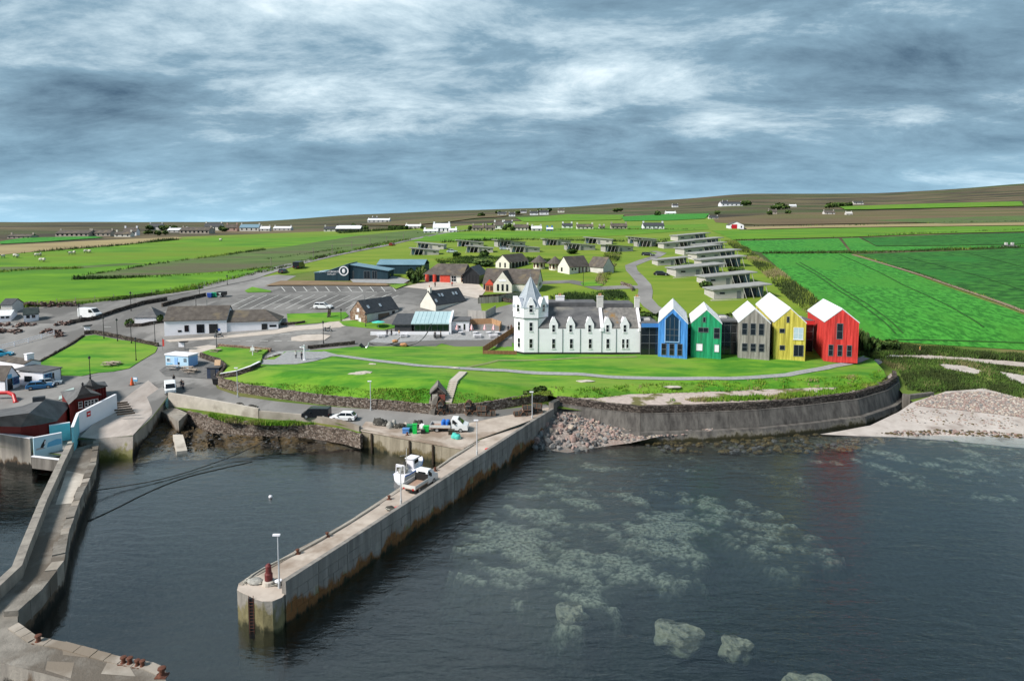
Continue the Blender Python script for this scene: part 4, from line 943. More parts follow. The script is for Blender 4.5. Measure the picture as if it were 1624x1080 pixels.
def link(label, x0p, x1p, top, back, blue=None):
    A = at(x0p, 564, 8); B = at(x1p, 564, 8); w = B.x-A.x
    r = thing('glazed_link', label, 'building', (A.x, A.y+back, 8), 0, 'glazed links between the coloured houses')
    h = atY((x0p+x1p)/2, top, A.y+back).z-8
    MB().box(0, w, .05, 9, -1, h-.35).build('glass_wall', glass, r)
    MB().box(-.1, w+.1, -.35, 9.2, h-.34, h).build('roof', felt, r)
    if blue: MB().box(0, w, -.40, -.352, h-.9, h-.05).build('fascia', blue, r)
    MB().box(w*.35, w*.7, 3, 4.4, h+.003, h+.4).build('skylight', greyw, r)
    n = max(2, int(w/1.2))
    for k in range(n+1): MB().box(w*k/n-.03, w*k/n+.03, -.02, .045, 0, h-.36).build('mullion', greyf, r)
    for z in (.36, .62, .85): MB().box(0, w, -.03, .04, h*z, h*z+.07).build('transom', greyf, r)
    return r
link('dark glass link with a blue fascia between the hotel and the blue house', 1016.8, 1044, 512, .6, M('blue_fascia', (.06, .22, .56), rough=.6))
link('narrow dark green sided glass link between the blue and green houses', 1088.5, 1096, 513, .8, M('green_fascia', (.012, .13, .06), rough=.6))
link('wide dark glass link between the green and grey houses', 1141.6, 1171, 508, 1.4)
link('narrow dark glass link between the grey and yellow houses', 1217.8, 1227, 509, 1.6)
link('deep dark glass link with a red fascia between the yellow and red houses', 1274, 1307, 508, 5.5, M('red_fascia', (.6, .04, .04), rough=.6))
# ---------------------------------------------------------------- white long shop by the road
r, w, d, e, rg = house('shop', 'long low white shop with a slate roof facing the road bend', 'shop', (261, 533.5), (360, 527.3), 8, (310, 508.5), (320, 486), 'x', white, slate_b, ov=.3)
P0, rz0, _ = site((261, 533.5), (360, 527.3))
s = w/99.0
for px, z, ww, h, m in ((296, .95, .95, 1.5, glass), (318, .6, 1.7, 2.0, glass)): window(r, ((px-261)*s, -.003, z), ww, h, pane=m, fm=black, nh=0)
window(r, ((285-261)*s, -.003, .9), .8, .45, nh=0, fm=black)
door(r, ((338.5-261)*s, -.003, 0), 1.9, 2.6); MB().box((347-261)*s-.3, (347-261)*s+.3, -.03, -.004, 1.0, 1.5).build('notice', M('blue_sign', (.03, .12, .5), rough=.5), r)
ww_ = w; 
x1 = w; w2 = 11.5; e2 = e*.82; r2 = e2+(rg-e)*.8
walls(r, w2, 7, e2, e2+.5, 'b', white, x0=w+.003, y0=.3); roof(r, w2, 7, e2, r2, 'x', slate_b, x0=w+.05, y0=.3, ov=.3, ox=0, hips=(0, 1))
door(r, (w+8.4, .297, 0), 1.3, 2.3); window(r, (w+10.3, .297, 1.5), 1.6, .5, nv=3, nh=0, fm=black)
for y in (1.5, 3.6, 5.6): MB().box(w+w2+.003, w+w2+.05, y-.5, y+.5, 0, 1.9).build('garage_door', black, r)
MB().lathe([(.05, 0), (.05, 1.6)], 6, (w*.62, 4, rg)).build('flue', greyf, r)
r, w, d, e, rg = house('cottage', 'tiny white cottage with a pyramid slate roof between the walled road and the long shop', 'cottage', (214, 513.2), (248.5, 512.6), 5.5, (231, 503.5), (231, 487), 'x', white, slate, hips=(.9, .9), ov=.15)
for s_ in (-.12, w-.0): pass
r, w, d, e, rg = house('cabin', 'white cabin with a dark green felt roof beside the coach park', 'cabin', (38, 512.3), (61, 509), (61, 504), (48, 499), (48, 489), 'x', white, M('green_felt', (.03, .045, .045), (.05, .065, .065), 1, .9), ov=.2)
for x in (.3, .68): window(r, (w*x, -.003, 1.1), .7, .7, nh=0, fm=black)
window(r, (-.003, d*.5, 1.1), .9, .7, -pi/2, nh=0, fm=black)
r, w, d, e, rg = house('cabin', 'white cabin with a pale roof at the left edge by the stone piles', 'cabin', (-14, 513), (17, 510), 5, (0, 502), (0, 493), 'x', white, zinc, ov=.2)
for x in (.6, .85): window(r, (w*x, -.003, 1.1), .7, .7, nh=0, fm=black)
r, w, d, e, rg = house('hut', 'dark roofed hut behind the white cabins at the left edge', 'hut', (2, 498), (20, 498), 4, 2.4, 3.6, 'x', greyw, slate_d)
# ---------------------------------------------------------------- harbour shops, lower left
bsign = M('navy_sign', (.015, .04, .13), (.12, .17, .30), 3.0, .6, lo=.5, hi=.6)
sblue = M('sky_blue_paint', (.12, .40, .62), rough=.6)
r, w, d, e, rg = house('gift_shop', 'white gabled shop with a blue doorway at the left edge by the harbour', 'shop', (8.6, 622), (31.5, 612.5), 12, (9, 603), (20.5, 581), 'y', white, slate_b, ov=.15)
door(r, (w*.34, -.003, 0), 1.1, 2.3, mat=glass); MB().box(w*.2, w*.48, -.05, -.003, 2.35, 3.1).build('blue_panel', sblue, r)
window(r, (w*.75, -.003, .9), 1.5, 1.5, fm=sblue, pane=bsign, nh=0)
pipes(r, [.05], -.06, 0, e)
r, w, d, e, rg = house('gift_shop', 'white gabled shop with a round navy emblem and a chimney, behind the flat roofed one', 'shop', (40, 603), (66, 595), 9, 3.1, (52, 571), 'y', white, slate_b, ov=.1)
MB().lathe([(.62, 0), (.62, .06)], 20).build('emblem', bsign, r, (w*.5, -.004, rg-2.1)).rotation_euler = (pi/2, 0, 0)
mb = MB().lathe([(.34, .062), (.34, .09)], 16); o = mb.build('emblem_disc', white, r, (w*.5, -.004, rg-2.1)); o.rotation_euler = (pi/2, 0, 0)
chimney(r, w*.5, 1.0, rg-.8, rg+1.1, 1.3, .9, white, 0)
p, rz, w = site((69, 613), (97.5, 601)); r = thing('flat_roof_shop', 'white flat roofed shop with a blue notice behind the parked blue car', 'shop', p, rz)
walls(r, w, 6, 2.6, 0, 'b', white); MB().add([(-.2, -.2, 2.6), (w+.2, -.2, 2.6), (w+.2, 6.2, 3.0), (-.2, 6.2, 3.0), (-.2, -.2, 2.8), (w+.2, -.2, 2.8), (w+.2, 6.2, 3.2), (-.2, 6.2, 3.2)], [(0, 3, 2, 1), (4, 5, 6, 7), (0, 1, 5, 4), (1, 2, 6, 5), (2, 3, 7, 6), (3, 0, 4, 7)]).build('roof', felt, r)
window(r, (w*.27, -.003, 1.0), 1.7, 1.25, fm=sblue, pane=bsign, nv=1, nh=1); window(r, (w*.55, -.003, .9), .45, 1.2, fm=black, nh=0); window(r, (-.003, 3.2, .8), 1.6, 1.1, -pi/2, fm=black, nv=1); pipes(r, [w-.1], -.06, 0, 2.6)
# light blue kiosk
p, rz, w = site((263, 579.8), (299, 584.8)); r = thing('kiosk', 'pale blue kiosk with picnic tables in front on the dark gravel', 'kiosk', p, rz)
kb = M('kiosk_blue', (.42, .62, .78), (.46, .66, .82), 1, .6); kb2 = M('kiosk_side_blue', (.24, .45, .78), (.28, .5, .82), 1, .6)
q0_ = G(299, 584.8); q1_ = G(320, 579.8); kd = max(2.6, (q1_-q0_).length)
walls(r, w, kd, 2.5, 0, 'b', kb, base=-.3); MB().box(w+.003, w+.03, .15, kd-.15, .1, 2.3).build('side_panel', kb2, r)
MB().box(-.15, w+.15, -.15, kd+.15, 2.503, 2.75).build('roof', white, r)
door(r, (w*.47, -.003, .1), .8, 2.0, mat=kb2); window(r, (w*.13, -.003, 1.1), .9, .8, fm=white, pane=glassb, nh=0)
for z in (1.35, 1.75): MB().box(w*.80, w*.93, -.03, -.003, z, z+.25).build('menu_board', black, r)
MB().box(w*.55, w*.62, -.03, -.003, .7, 1.2).build('notice', black, r); MB().box(.2, w*.3, -.03, -.003, .62, .8).build('sign_strip', sblue, r)
for k in range(6): MB().lathe([(.16, -.3), (.16, .0)], 8, (w*(.03+.19*k), -.1, 0)).build('tyre', black, r)
# ---------------------------------------------------------------- red timber building with tent roofs
red = M('dark_red_boards', (.13, .011, .009), (.17, .016, .013), 2, .7, .3, 4, stretch=(1, 1, .15))
tent = M('tent_roof', (.085, .085, .088), (.15, .15, .152), .5, .8, .2, 4)
zr = 3.0
rb = thing('timber_hall', 'dark red timber hall under grey tent shaped roofs behind the turquoise wall', 'building', (at(33, 695, zr).x, at(33, 695, zr).y, zr))
def rp_(px, py, z): v = at(px, py, zr+z); return Vector((v.x-rb.location.x, v.y-rb.location.y, z))
EV = 2.9
# eave outlines (pixels at eave height) and apex pixels
fr_ = [rp_(px, py, EV) for px, py in [(-60, 672), (-8, 674), (18, 675), (33, 675.5), (62, 672), (87, 667), (110, 641)]]
def to(v, z): return Vector((v.x, v.y, z))
back = [rp_(70, 632, EV), rp_(35, 645, EV), rp_(-60, 660, EV)]
ring = fr_+back
MB().loft([[to(v, -2) for v in ring], [to(v, EV) for v in ring]]).build('wall', red, rb)
apx = rp_(55, 652, EV+2.3); ap2 = rp_(71, 631.5, EV+2.9); apx3 = rp_(-60, 660, EV+1.8)
def out_(v, c, k=.35): d_ = v-c; d_.z = 0; return v+d_.normalized()*k+Vector((0, 0, .06))
cen = sum(ring, Vector())/len(ring); ro = [out_(v, cen) for v in ring]
mb = MB(); a_ = rp_(46, 655, EV+2.4); b_ = rp_(72, 633, EV+2.5); c_ = rp_(-60, 668, EV+2.2)
n_ = len(ro); vs = ro+[v-Vector((0, 0, .12)) for v in ro]+[c_, a_, b_]
fs = [(i, (i+1) % n_, n_+(i+1) % n_, n_+i) for i in range(n_)]+[tuple(range(n_, 2*n_))[::-1]]
cI, aI, bI = 2*n_, 2*n_+1, 2*n_+2
fs += [(0, 1, aI, cI), (1, 2, aI), (2, 3, aI), (3, 4, aI), (4, 5, aI), (5, 6, bI, aI), (6, 7, bI), (7, 8, aI, bI), (8, 9, cI, aI), (9, 0, cI)]
mb.add(vs, fs).build('roof', tent, rb)
MB().box(-.8, .8, -.4, .4, 0, .7).build('roof_vent', slate_d, rb, tuple(rp_(62, 636, EV+2.2)), .5)
# middle and right wings: two pyramids
def tent_wing(pxs, apex, ev, h, nm, wm, win=None):
    pr = [rp_(x, y, ev) for x, y in pxs]; c = sum(pr, Vector())/len(pr)
    MB().loft([[to(v, -2) for v in pr], [to(v, ev) for v in pr]]).build('wall', wm, rb)
    o = [out_(v, c, .4) for v in pr]; m = rp_(*apex, ev+h); k = len(o)
    rg_ = [o, [m+(v-m)*.42+Vector((0, 0, -(.42*h*.55)+.0)) for v in o]]
    for v in rg_[1]: v.z = ev+h*.38
    ofs = [v-Vector((0, 0, .1)) for v in o]
    mb = MB(); mb.loft([ofs, o, rg_[1], [m+(v-m)*.03 for v in o]]); mb.v[-k:] = [(m.x+(v[0]-m.x), m.y+(v[1]-m.y), ev+h) for v in mb.v[-k:]]
    mb.build('roof', tent, rb); MB().lathe([(.12, 0), (.2, .25), (.04, .5)], 8, (m.x, m.y, ev+h)).build('finial', black, rb)
    return pr
w1 = tent_wing([(110, 641), (119, 632.5), (157, 626), (136, 615), (98, 622)], (131, 611), 3.5, 3.0, 'mid', red)
w2 = tent_wing([(150, 617), (168, 612), (164, 606), (140, 607), (132, 612)], (143, 601), 3.5, 2.4, 'right', red)
a, b2w = rp_(119, 633, 3.5), rp_(156, 626.5, 3.5)
for t_ in (.22, .48, .6, .72, .9):
    p = a.lerp(b2w, t_); d_ = b2w-a; window(rb, (p.x+d_.y*.004, p.y-d_.x*.004-.06, 1.9), .62, 1.05, math.atan2(d_.y, d_.x), nh=1)
for k in range(5):
    p = w2[0].lerp(w2[1], k/4); MB().tube((p.x, p.y-.25, -.3), (p.x, p.y-.25, 3.4), .1).build('porch_post', red, rb)
for a_, b_ in ((103, 629), (109, 621)):
    p = rp_(a_, b_, 2.3); MB().box(-.9, .9, -.6, .6, 0, .15).build('skylight', M('pale_green_panel', (.35, .45, .43), rough=.5), rb, tuple(p), .4).rotation_euler = (.3, -.3, .4)
# ---------------------------------------------------------------- stone gabled shop, white gabled shop
r, w, d, e, rg = house('stone_barn', 'sandstone gabled building with a dark slate roof beside the turning circle', 'building', (555.5, 507.5), (581.3, 514), (650, 500), (582, 495), (567, 477.5), 'y', st_red, slate_d, ov=.15, ox=.05)
MB().box(w+.004, w+.03, .2, d-.2, -.5, e-.1).build('rendered_side', greyw, r)
MB().box(w+.03, w+.2, d*.35, d*.68, -.3, 2.0).build('timber_screen', M('brown_boards', (.14, .10, .075), (.19, .14, .10), 2), r)
door(r, (w+.035, d*.82, 0), 1.0, 2.2, pi/2)
window(r, (w*.42, -.004, 1.0), 1.0, 1.0, pane=white, fm=whitef, nv=1); window(r, (w*.6, -.004, .2), .8, 1.1, pane=white, nh=0); window(r, (w*.5, -.004, 2.9), .8, .8, pane=white, nv=1)
def skylights(r, w, d, e, rg, ts, f=.5, sz=(.6, .9)):
    ang = math.atan2(rg-e, w/2)
    for t_ in ts:
        x = w-(w/2)*f; z = e+(rg-e)*f+.19
        o = MB().box(-sz[1]/2, sz[1]/2, -sz[0]/2, sz[0]/2, 0, .08).build('skylight', M('skylight_pane', (.40, .46, .52), rough=.15, spec=.6), r, (x, d*t_, z)); o.rotation_euler = (0, ang, 0)
skylights(r, w, d, e, rg, (.16, .52), .42)
MB().tube((w*.5, d*.2, rg), (w*.5, d*.2, rg+1.2), .06).build('aerial_mast', greyf, r)
r, w, d, e, rg = house('white_barn', 'white gabled building with five skylights in its dark roof behind the cafe', 'building', (666.6, 488), (691, 494), (759, 484.5), (692, 481.5), (676, 462.5), 'y', cream, slate_d, ov=.15, ox=.05)
skylights(r, w, d, e, rg, (.08,), .25); skylights(r, w, d, e, rg, (.26, .36, .72, .82), .6)
chimney(r, w*.5, .6, rg-.4, rg+.9, 1.0, .6, cream, 1)
# ---------------------------------------------------------------- cafe
p, rz, w = site((656.5, 529.5), (712, 529.5)); p.z = max(p.z, 9.0); cafe = thing('cafe', 'glass fronted cafe with a pale green metal roof and white wings', 'cafe', p, 0)
hf_ = atY(680, 512, p.y).z-p.z; pale_g = M('pale_green_roof', (.36, .50, .53), (.42, .56, .59), .4, .45)
hb_ = atY(690, 494, p.y+7).z-p.z
gls = M('cafe_glass', (.012, .03, .028), rough=.05, spec=.6)
MB().prism([(.25, -1), (7, -1), (7, hb_-.3), (.25, hf_-.3)], 'x', .05, w-.05).build('glass_wall', gls, cafe)
MB().prism([(-.5, hf_-.05), (7.2, hb_), (7.2, hb_-.25), (-.5, hf_-.3)], 'x', -.6, w+.1).build('roof', pale_g, cafe)
sl = (hb_-hf_)/7.7
mb = MB()
for k in range(1, 9): x = -.6+(w+.7)*k/9; mb.prism([(-.5, hf_-.047), (7.2, hb_+.003), (7.2, hb_+.06), (-.5, hf_+.01)], 'x', x-.03, x+.03)
mb.build('roof_seam', pale_g, cafe)
for k in range(7): x = .05+(w-.1)*k/6; MB().box(x-.03, x+.03, .19, .246, -.2, hf_-.25).build('mullion', greyf, cafe)
MB().prism([(-.7, -1), (7.3, -1), (7.3, hb_+.25), (-.7, hf_+.25)], 'x', w+.12, w+.6).build('fin_wall', white, cafe)
MB().box(w+.62, w+4.6, 1.6, 7.5, -1, 2.7).build('side_wing', white, cafe); MB().box(w+.5, w+4.8, 1.4, 7.7, 2.703, 3.0).build('wing_roof', felt, cafe)
window(cafe, (w+2, 1.597, 1.2), 1.2, .5, fm=black, nh=0); window(cafe, (w+3.5, 1.597, .7), .4, 1.4, fm=black, nh=0)
MB().prism([(.6, -1), (8, -1), (8, hb_-.9), (.6, 2.0)], 'x', -4.6, -.62).build('dark_wing', M('dark_boards', (.05, .05, .055), (.08, .08, .085), 2), cafe)
MB().prism([(.2, 2.02), (8.3, hb_-.88), (8.3, hb_-.65), (.2, 2.25)], 'x', -5.2, -.65).build('wing_roof', slate_d, cafe)
MB().box(-10, w+.1, -.9, -.55, -.6, .65).build('terrace_wall', white, cafe)
# ---------------------------------------------------------------- distillery
teal = M('dark_teal_cladding', (.012, .035, .052), (.018, .05, .07), 1.5, .6, .3, 4, stretch=(1, 1, .1))
troof = M('teal_roof', (.13, .24, .30), (.17, .29, .36), .3, .5)
p, rz, w = site((499, 445), (553, 445.5)); ds = thing('distillery', 'dark teal distillery with a white roundel on its end wall above the car park', 'distillery', p, rz)
s = w/54; H = lambda py: atY(530, py, p.y).z-p.z
h0, h1 = H(433), H(418.5)
MB().prism([(0, -2), (w, -2), (w, h1), (w*.28, h0+.2), (0, h0)], 'y', 0, 10).build('end_wall', teal, ds)
MB().prism([(-.2, h0+.012), (w*.28, h0+.212), (w+.1, h1+.012), (w+.1, h1+.15), (w*.28, h0+.36), (-.2, h0+.15)], 'y', -.1, 10.1).build('roof', troof, ds)
xb2 = w+61*s; h2 = H(430)
MB().prism([(w+.01, -2), (xb2, -2), (xb2, h2), (w+.01, h1-.3)], 'y', .8, 9).build('front_wall', teal, ds)
MB().prism([(w-.2, h1-.28), (xb2+.4, h2+.01), (xb2+.4, h2+.2), (w-.2, h1-.1)], 'y', .4, 9.4).build('roof', troof, ds)
for x, ww in ((w+6*s, 3*s), (w+28*s, 10*s), (w+40*s, 8*s)): window(ds, (x, .797, .6), ww, 2.4, fm=greyf, nv=max(1, int(ww/1.2)), nh=0)
MB().box(w+30*s, w+108*s, 12, 22, -2, h2+1.2).build('rear_block', teal, ds); roof(ds, 78*s, 10, h2+1.2, h2+2.6, 'x', troof, x0=w+30*s, y0=12, ov=.2)
door(ds, (xb2+.004, 4, 0), 1.4, 2.3, pi/2, glass)
def text(par, body, size, loc, rz, mat, name='lettering', align='CENTER'):
    c = bpy.data.curves.new(name, 'FONT'); c.body = body; c.size = size; c.extrude = .012; c.align_x = align; c.materials.append(mat)
    t_ = bpy.data.objects.new('t', c); me = bpy.data.meshes.new_from_object(t_); bpy.data.objects.remove(t_)
    o = obj(name, me, par, loc); o.rotation_euler = (pi/2, 0, rz); return o
text(ds, "JOHN O'GROATS", .8, (w*.44, -.02, (h0+h1)*.33), 0, white); text(ds, 'DISTILLERY', .55, (w*.50, -.02, (h0+h1)*.33-.7), 0, white)
def ringdisc(par, c, r0, r1, mat, name='roundel'):
    mb = MB(); n = 28
    vs = [(c[0]+r*cos(2*pi*i/n), y, c[2]+r*sin(2*pi*i/n)) for y in (c[1], c[1]-.06) for r in (r0, r1) for i in range(n)]
    fs = []
    for i in range(n):
        j = (i+1) % n; fs += [(i, j, n+j, n+i), (2*n+i, 3*n+i, 3*n+j, 2*n+j), (n+i, n+j, 3*n+j, 3*n+i), (i, 2*n+i, 2*n+j, j)]
    return mb.add(vs, fs).build(name, mat, par)
cz = (h0+h1)*.40; ringdisc(ds, (w*.86, -.003, cz), 1.15, 1.5, white); MB().blob((w*.86, -.05, cz), .5, .06, .75, 10).build('emblem', white, ds)
# ---------------------------------------------------------------- craft centre and visitor buildings
redp = M('red_pillar', (.55, .06, .035), (.62, .08, .05), 1, .7)
r, w, d, e, rg = house('craft_centre', 'low craft building with fat red pillars along its shopfront', 'shop', (674, 447), (735, 449.5), 10, (700, 434.5), (715, 419), 'x', cream, slate_b, ov=.5, hips=(.5, 0))
for k in range(2): MB().lathe([(.55, -.5), (.55, e-.1)], 14, (.8+k*2.4, -.35, 0)).build('pillar', redp, r)
MB().box(4.9, 8.0, -.25, -.004, -.3, e-.2).build('red_front', redp, r)
for x in (2.0, 4.1): MB().box(x-.6, x+.6, -.05, -.003, -.2, 2.3).build('dark_entrance', glass, r)
window(r, (9.2, -.003, .4), 1.6, 1.9, nv=1); window(r, (12.4, -.003, .4), 1.8, 1.9, nv=1, fm=terra)
g2 = 3.6
MB().prism([(w+.02, -1), (w+5.2, -1), (w+5.2, e), (w+2.6, e+2.3), (w+.02, e)], 'y', -.8, 9).build('glazed_gable', M('dark_timber_glass', (.03, .03, .032), rough=.3), r)
roof(r, 5.2, 9.8, e, e+2.3, 'y', slate_d, x0=w+.02, y0=-.8, ov=.3, ox=.5)
for k in range(6): MB().box(w+.1+k*1.0-.05, w+.1+k*1.0+.05, -.9, -.803, -.3, e+.1).build('mullion', black, r)
r, w, d, e, rg = house('visitor_centre', 'long cream visitor building with a red porch and a front gable of three slit windows', 'building', (766, 460), (852, 464), (892, 458), (835, 449), (820, 427), 'x', cream, slate_b, ov=.2)
s = w/86
gx0, gx1 = 20*s, 49*s
walls(r, gx1-gx0, 4.2, e, e+(rg-e)*.92, 'y', cream, x0=gx0, y0=-2.6); roof(r, gx1-gx0, 2+d/2, e, e+(rg-e)*.92, 'y', slate_b, x0=gx0, y0=-2.6, ov=.15, ox=.0)
for t_ in (.25, .5, .75): window(r, (lerp(gx0, gx1, t_), -2.603, .5), .62, 1.9, fm=black, nh=0)
MB().box(lerp(gx0, gx1, .3), lerp(gx0, gx1, .7), -2.64, -2.604, 3.2, 3.8).build('name_plate', white, r)
px_ = 13.5*s; walls(r, 2.6, 2.2, 2.1, 3.6, 'y', M('brick_porch', (.40, .18, .11), (.46, .22, .14), 2), x0=px_-1.3, y0=-2.2); MB().prism([(px_-1.4, 2.12), (px_, 3.75), (px_+1.4, 2.12)], 'y', -2.35, -2.203).build('red_gable', redp, r)
for x in (-.6, .6): window(r, (px_+x, -2.203, .4), .9, 1.5, fm=terra, nv=1, nh=0)
for x in (2.5, 5): window(r, (x*s, -.003, .6), .7, 1.5, fm=black, nh=0)
for t_ in (.34, .52, .70): window(r, (w+.003, d*t_, 1.5), .75, 1.0, pi/2, fm=black, nh=0)
r, w, d, e, rg = house('visitor_hall', 'white gabled hall with a long dark verandah behind the visitor building', 'building', (786, 425), (807.6, 427), (866, 425), (808, 415.8), (796.5, 404.8), 'y', cream, slate_b, ov=.2)
for t_ in (.33, .7): window(r, (w*t_, -.003, .5), .6, 1.6, fm=black, nh=0)
MB().box(w+.005, w+.05, .6, d-.4, -.5, e-.1).build('verandah_shade_panel', M('verandah_shade', (.02, .018, .017), rough=.8), r)  # flat dark panel: the shade under the verandah is put into its colour
for k in range(6): MB().tube((w+.35, 1+k*(d-2)/5, -.5), (w+.35, 1+k*(d-2)/5, e-.1), .09).build('verandah_post', greyw, r)
for label, px, py in (('round hut with a conical slate roof at the end of the dark verandah', 855, 426), ('round porch hut with a conical slate roof beside the right hand white gable', 880, 428)):
    g = G(px, py); r = thing('round_hut', label, 'hut', g)
    MB().lathe([(2.0, -1), (2.0, 2.2)], 12).build('wall', cream, r); MB().lathe([(2.9, 2.1), (2.9, 2.22), (.08, 4.6)], 12).build('roof', slate_b, r)
    for k in range(4): window(r, (2.02*sin(k*.7-1), -2.02*cos(k*.7-1), .5), .7, 1.4, k*.7-1, fm=terra, nh=0)
r, w, d, e, rg = house('visitor_hall', 'white gabled hall with a row of dark doors nearest the curving lawn', 'building', (884.5, 432), (903, 435.5), (939, 432), (903, 422.5), (890.5, 407.5), 'y', cream, slate_b, ov=.2)
for t_ in (.15, .3): window(r, (w+.003, d*t_, 1.3), .7, .7, pi/2, fm=black, nh=0)
for t_ in (.5, .66, .85): window(r, (w+.003, d*t_, .1), .8, 2.0, pi/2, fm=black, nh=0)
window(r, (w*.35, -.003, .8), .8, 1.3, fm=black, nh=0)
walls(r, 7, 5, e, rg-.3, 'x', greyw, x0=w-.6, y0=d+.02); roof(r, 7, 5, e, rg-.3, 'x', slate_b, x0=w-.6, y0=d+.02)
# ---------------------------------------------------------------- lodges
lod_w = M('lodge_boards', (.42, .395, .37), (.52, .49, .465), 1.4, .85, .3, 5, stretch=(.2, .2, 1)); lod_g = M('lodge_grey', (.30, .29, .28), (.38, .37, .35), 1.4, .85, .3, 5, stretch=(.2, .2, 1))
lod_r = M('lodge_roof', (.24, .24, .235), (.33, .33, .315), .5, .9)
def lodge(mir=False):
    """15 m x 6 m unit lodge, solid end on the left, glazed end on the right under a rising roof"""
    r = thing('lodge', '', 'lodge', group='flat roofed holiday lodges')
    m = -1 if mir else 1
    def bx(x0, x1, *a): return (x0, x1, *a) if not mir else (15-x1, 15-x0, *a)
    def pr(pts): return pts if not mir else [(15-x, z) for x, z in pts]
    MB().prism(pr([(0, -2.5), (8.0, -2.5), (8.0, 3.0), (0, 2.35)]), 'y', 0, 6).build('solid_end', lod_w, r)
    MB().prism(pr([(8.02, -2.5), (14, -2.5), (14, 3.5), (8.02, 3.0)]), 'y', 1.6, 6).build('glazed_end', lod_g, r)
    MB().prism(pr([(-.4, 2.34), (15.2, 3.62), (15.2, 3.9), (-.4, 2.62)]), 'y', -.5, 6.5).build('roof', lod_r, r)
    for x in (9.2, 11.2): window(r, ((x if not mir else 15-x), 1.597, .2), 1.8, 2.5, fm=black, nh=0, nv=1)
    window(r, (13.0 if not mir else 2.0, 1.597, .2), 1.4, 2.7, fm=black, pane=glassb, nh=0)
    door(r, (6.6 if not mir else 8.4, -.003, 0), 1.1, 2.1, mat=greyf)
    window(r, (2.2 if not mir else 12.8, -.003, 1.4), 1.3, .45, fm=black, nh=0)
    MB().box(*bx(-1.2, 14.5, -1.4, 0-.004, -2, .02)).build('deck', paving, r)
    for x in (8.6, 10.6, 12.6, 14.6):
        x0, x1 = (x, x-1.1) if not mir else (15-x, 15-x+1.1); MB().tube((x0, -.35, 0), (x1, -.35, 3.0+.5*(x-8)/7), .09).build('strut', lod_w, r)
    return r
LR_ = [((1132, 475.5), (1222, 473), 'lodge nearest the coloured houses, lowest of the right hand column'), ((1119, 454), (1198, 451), 'second lodge up in the right hand column behind the lowest one'),
       ((1071.7, 440), (1147, 436), 'lodge right of the black car parked by the lodge road'), ((1112, 425), (1183, 424), 'lodge just behind and right of the one beside the black car'),
       ((1105, 414.5), (1169, 411), 'lodge in the middle of the right hand column facing the road bend'), ((1043, 422), (1093, 420), 'lodge alone on the grass inside the road bend'),
       ((1085, 405.5), (1136, 402), 'lodge in the upper right hand column above the lone one'), ((1102.6, 397), (1152.6, 397), 'lodge beside the long hedge in the upper part of the right hand column'),
       ((1092, 392), (1141, 390), 'lodge in the second row from the top of the right hand column'), ((1052.6, 395), (1097, 393.5), 'lodge left of the upper column, behind the parked car at the road end'), ((1075, 383), (1119, 381), 'farthest lodge at the top of the right hand column')]
LM = [((649, 405.5), (696, 404.5), 'leftmost of the front lodges, standing before another lodge in the open field'), ((658.5, 396), (703.5, 396), 'lodge directly behind the leftmost front lodge'), ((724, 392), (767, 391), 'rear lodge of the second pair from the left'),
      ((737, 401.5), (782, 401), 'front lodge of the second pair from the left'), ((789, 393), (833, 391), 'rear lodge of the third pair from the left'), ((809, 401.5), (856, 400.5), 'front lodge of the third pair, behind the white gabled hall'),
      ((863.6, 390), (905, 389), 'rear lodge between the third pair and the lodge road'), ((897, 398), (944, 397), 'front lodge above the right hand white hall'), ((925, 387), (970, 388), 'rear lodge at the hedge above the right hand white hall'),
      ((960, 401), (1004, 399), 'lodge at the top of the hedge between the visitor halls and the lodge road'), ((996, 387), (1041, 387), 'rear lodge at the top end of the lodge road'), ((1010, 392.5), (1056, 391.5), 'front lodge at the top end of the lodge road')]
for spec, mir in ((LR_, False), (LM, True)):
    proto = lodge(mir); first = True
    for A, B, lab in spec:
        p, rz, w = site(A, B); o = proto if first else copy_tree(proto); first = False
        o.location = p; yaw = rz if mir else rz*.5+R(4)
        o.rotation_euler = (0, 0, yaw); k = w/15; o.scale = (k, min(1.15, max(.85, k)), min(1.1, max(.8, k)))
        o['label'] = ('grey ' if mir else 'pale ')+lab
# ---------------------------------------------------------------- far houses
def croft(px, py, wpx_, hpx, label, wm, rm, yaw=0, gable=False, group=None, name='croft_house', dk=.5):
    p = G(px, py); k = (p-EYE).length/F*1.0; w = wpx_*k; h = hpx*k; d = max(4.5, w*dk)
    r = thing(name, label, 'house', p-Vector((w/2*cos(yaw), w/2*sin(yaw), 0)), yaw, group); ax = 'y' if gable else 'x'
    e, rg = h*.55, h
    walls(r, w, d, e, rg, ax, wm, base=-3); roof(r, w, d, e, rg, ax, rm, ov=.3, ox=.2)
    if wpx_ >= 9:
        n = max(2, int(wpx_/6)); 
        for i in range(n): window(r, (w*(i+.5)/n, -.003, e*.3), max(.8, w*.06), e*.5, fm=black, nh=0)
    if not gable and name == 'croft_house':
        for x in (.5, w-.5): MB().box(x-.5, x+.5, d/2-.4, d/2+.4, rg-.5, rg+1.2).build('chimney', wm, r)
    return r
tanw = M('harled_wall', (.38, .33, .28), (.44, .39, .33), .5); FAR = 'croft houses scattered on the far moor'
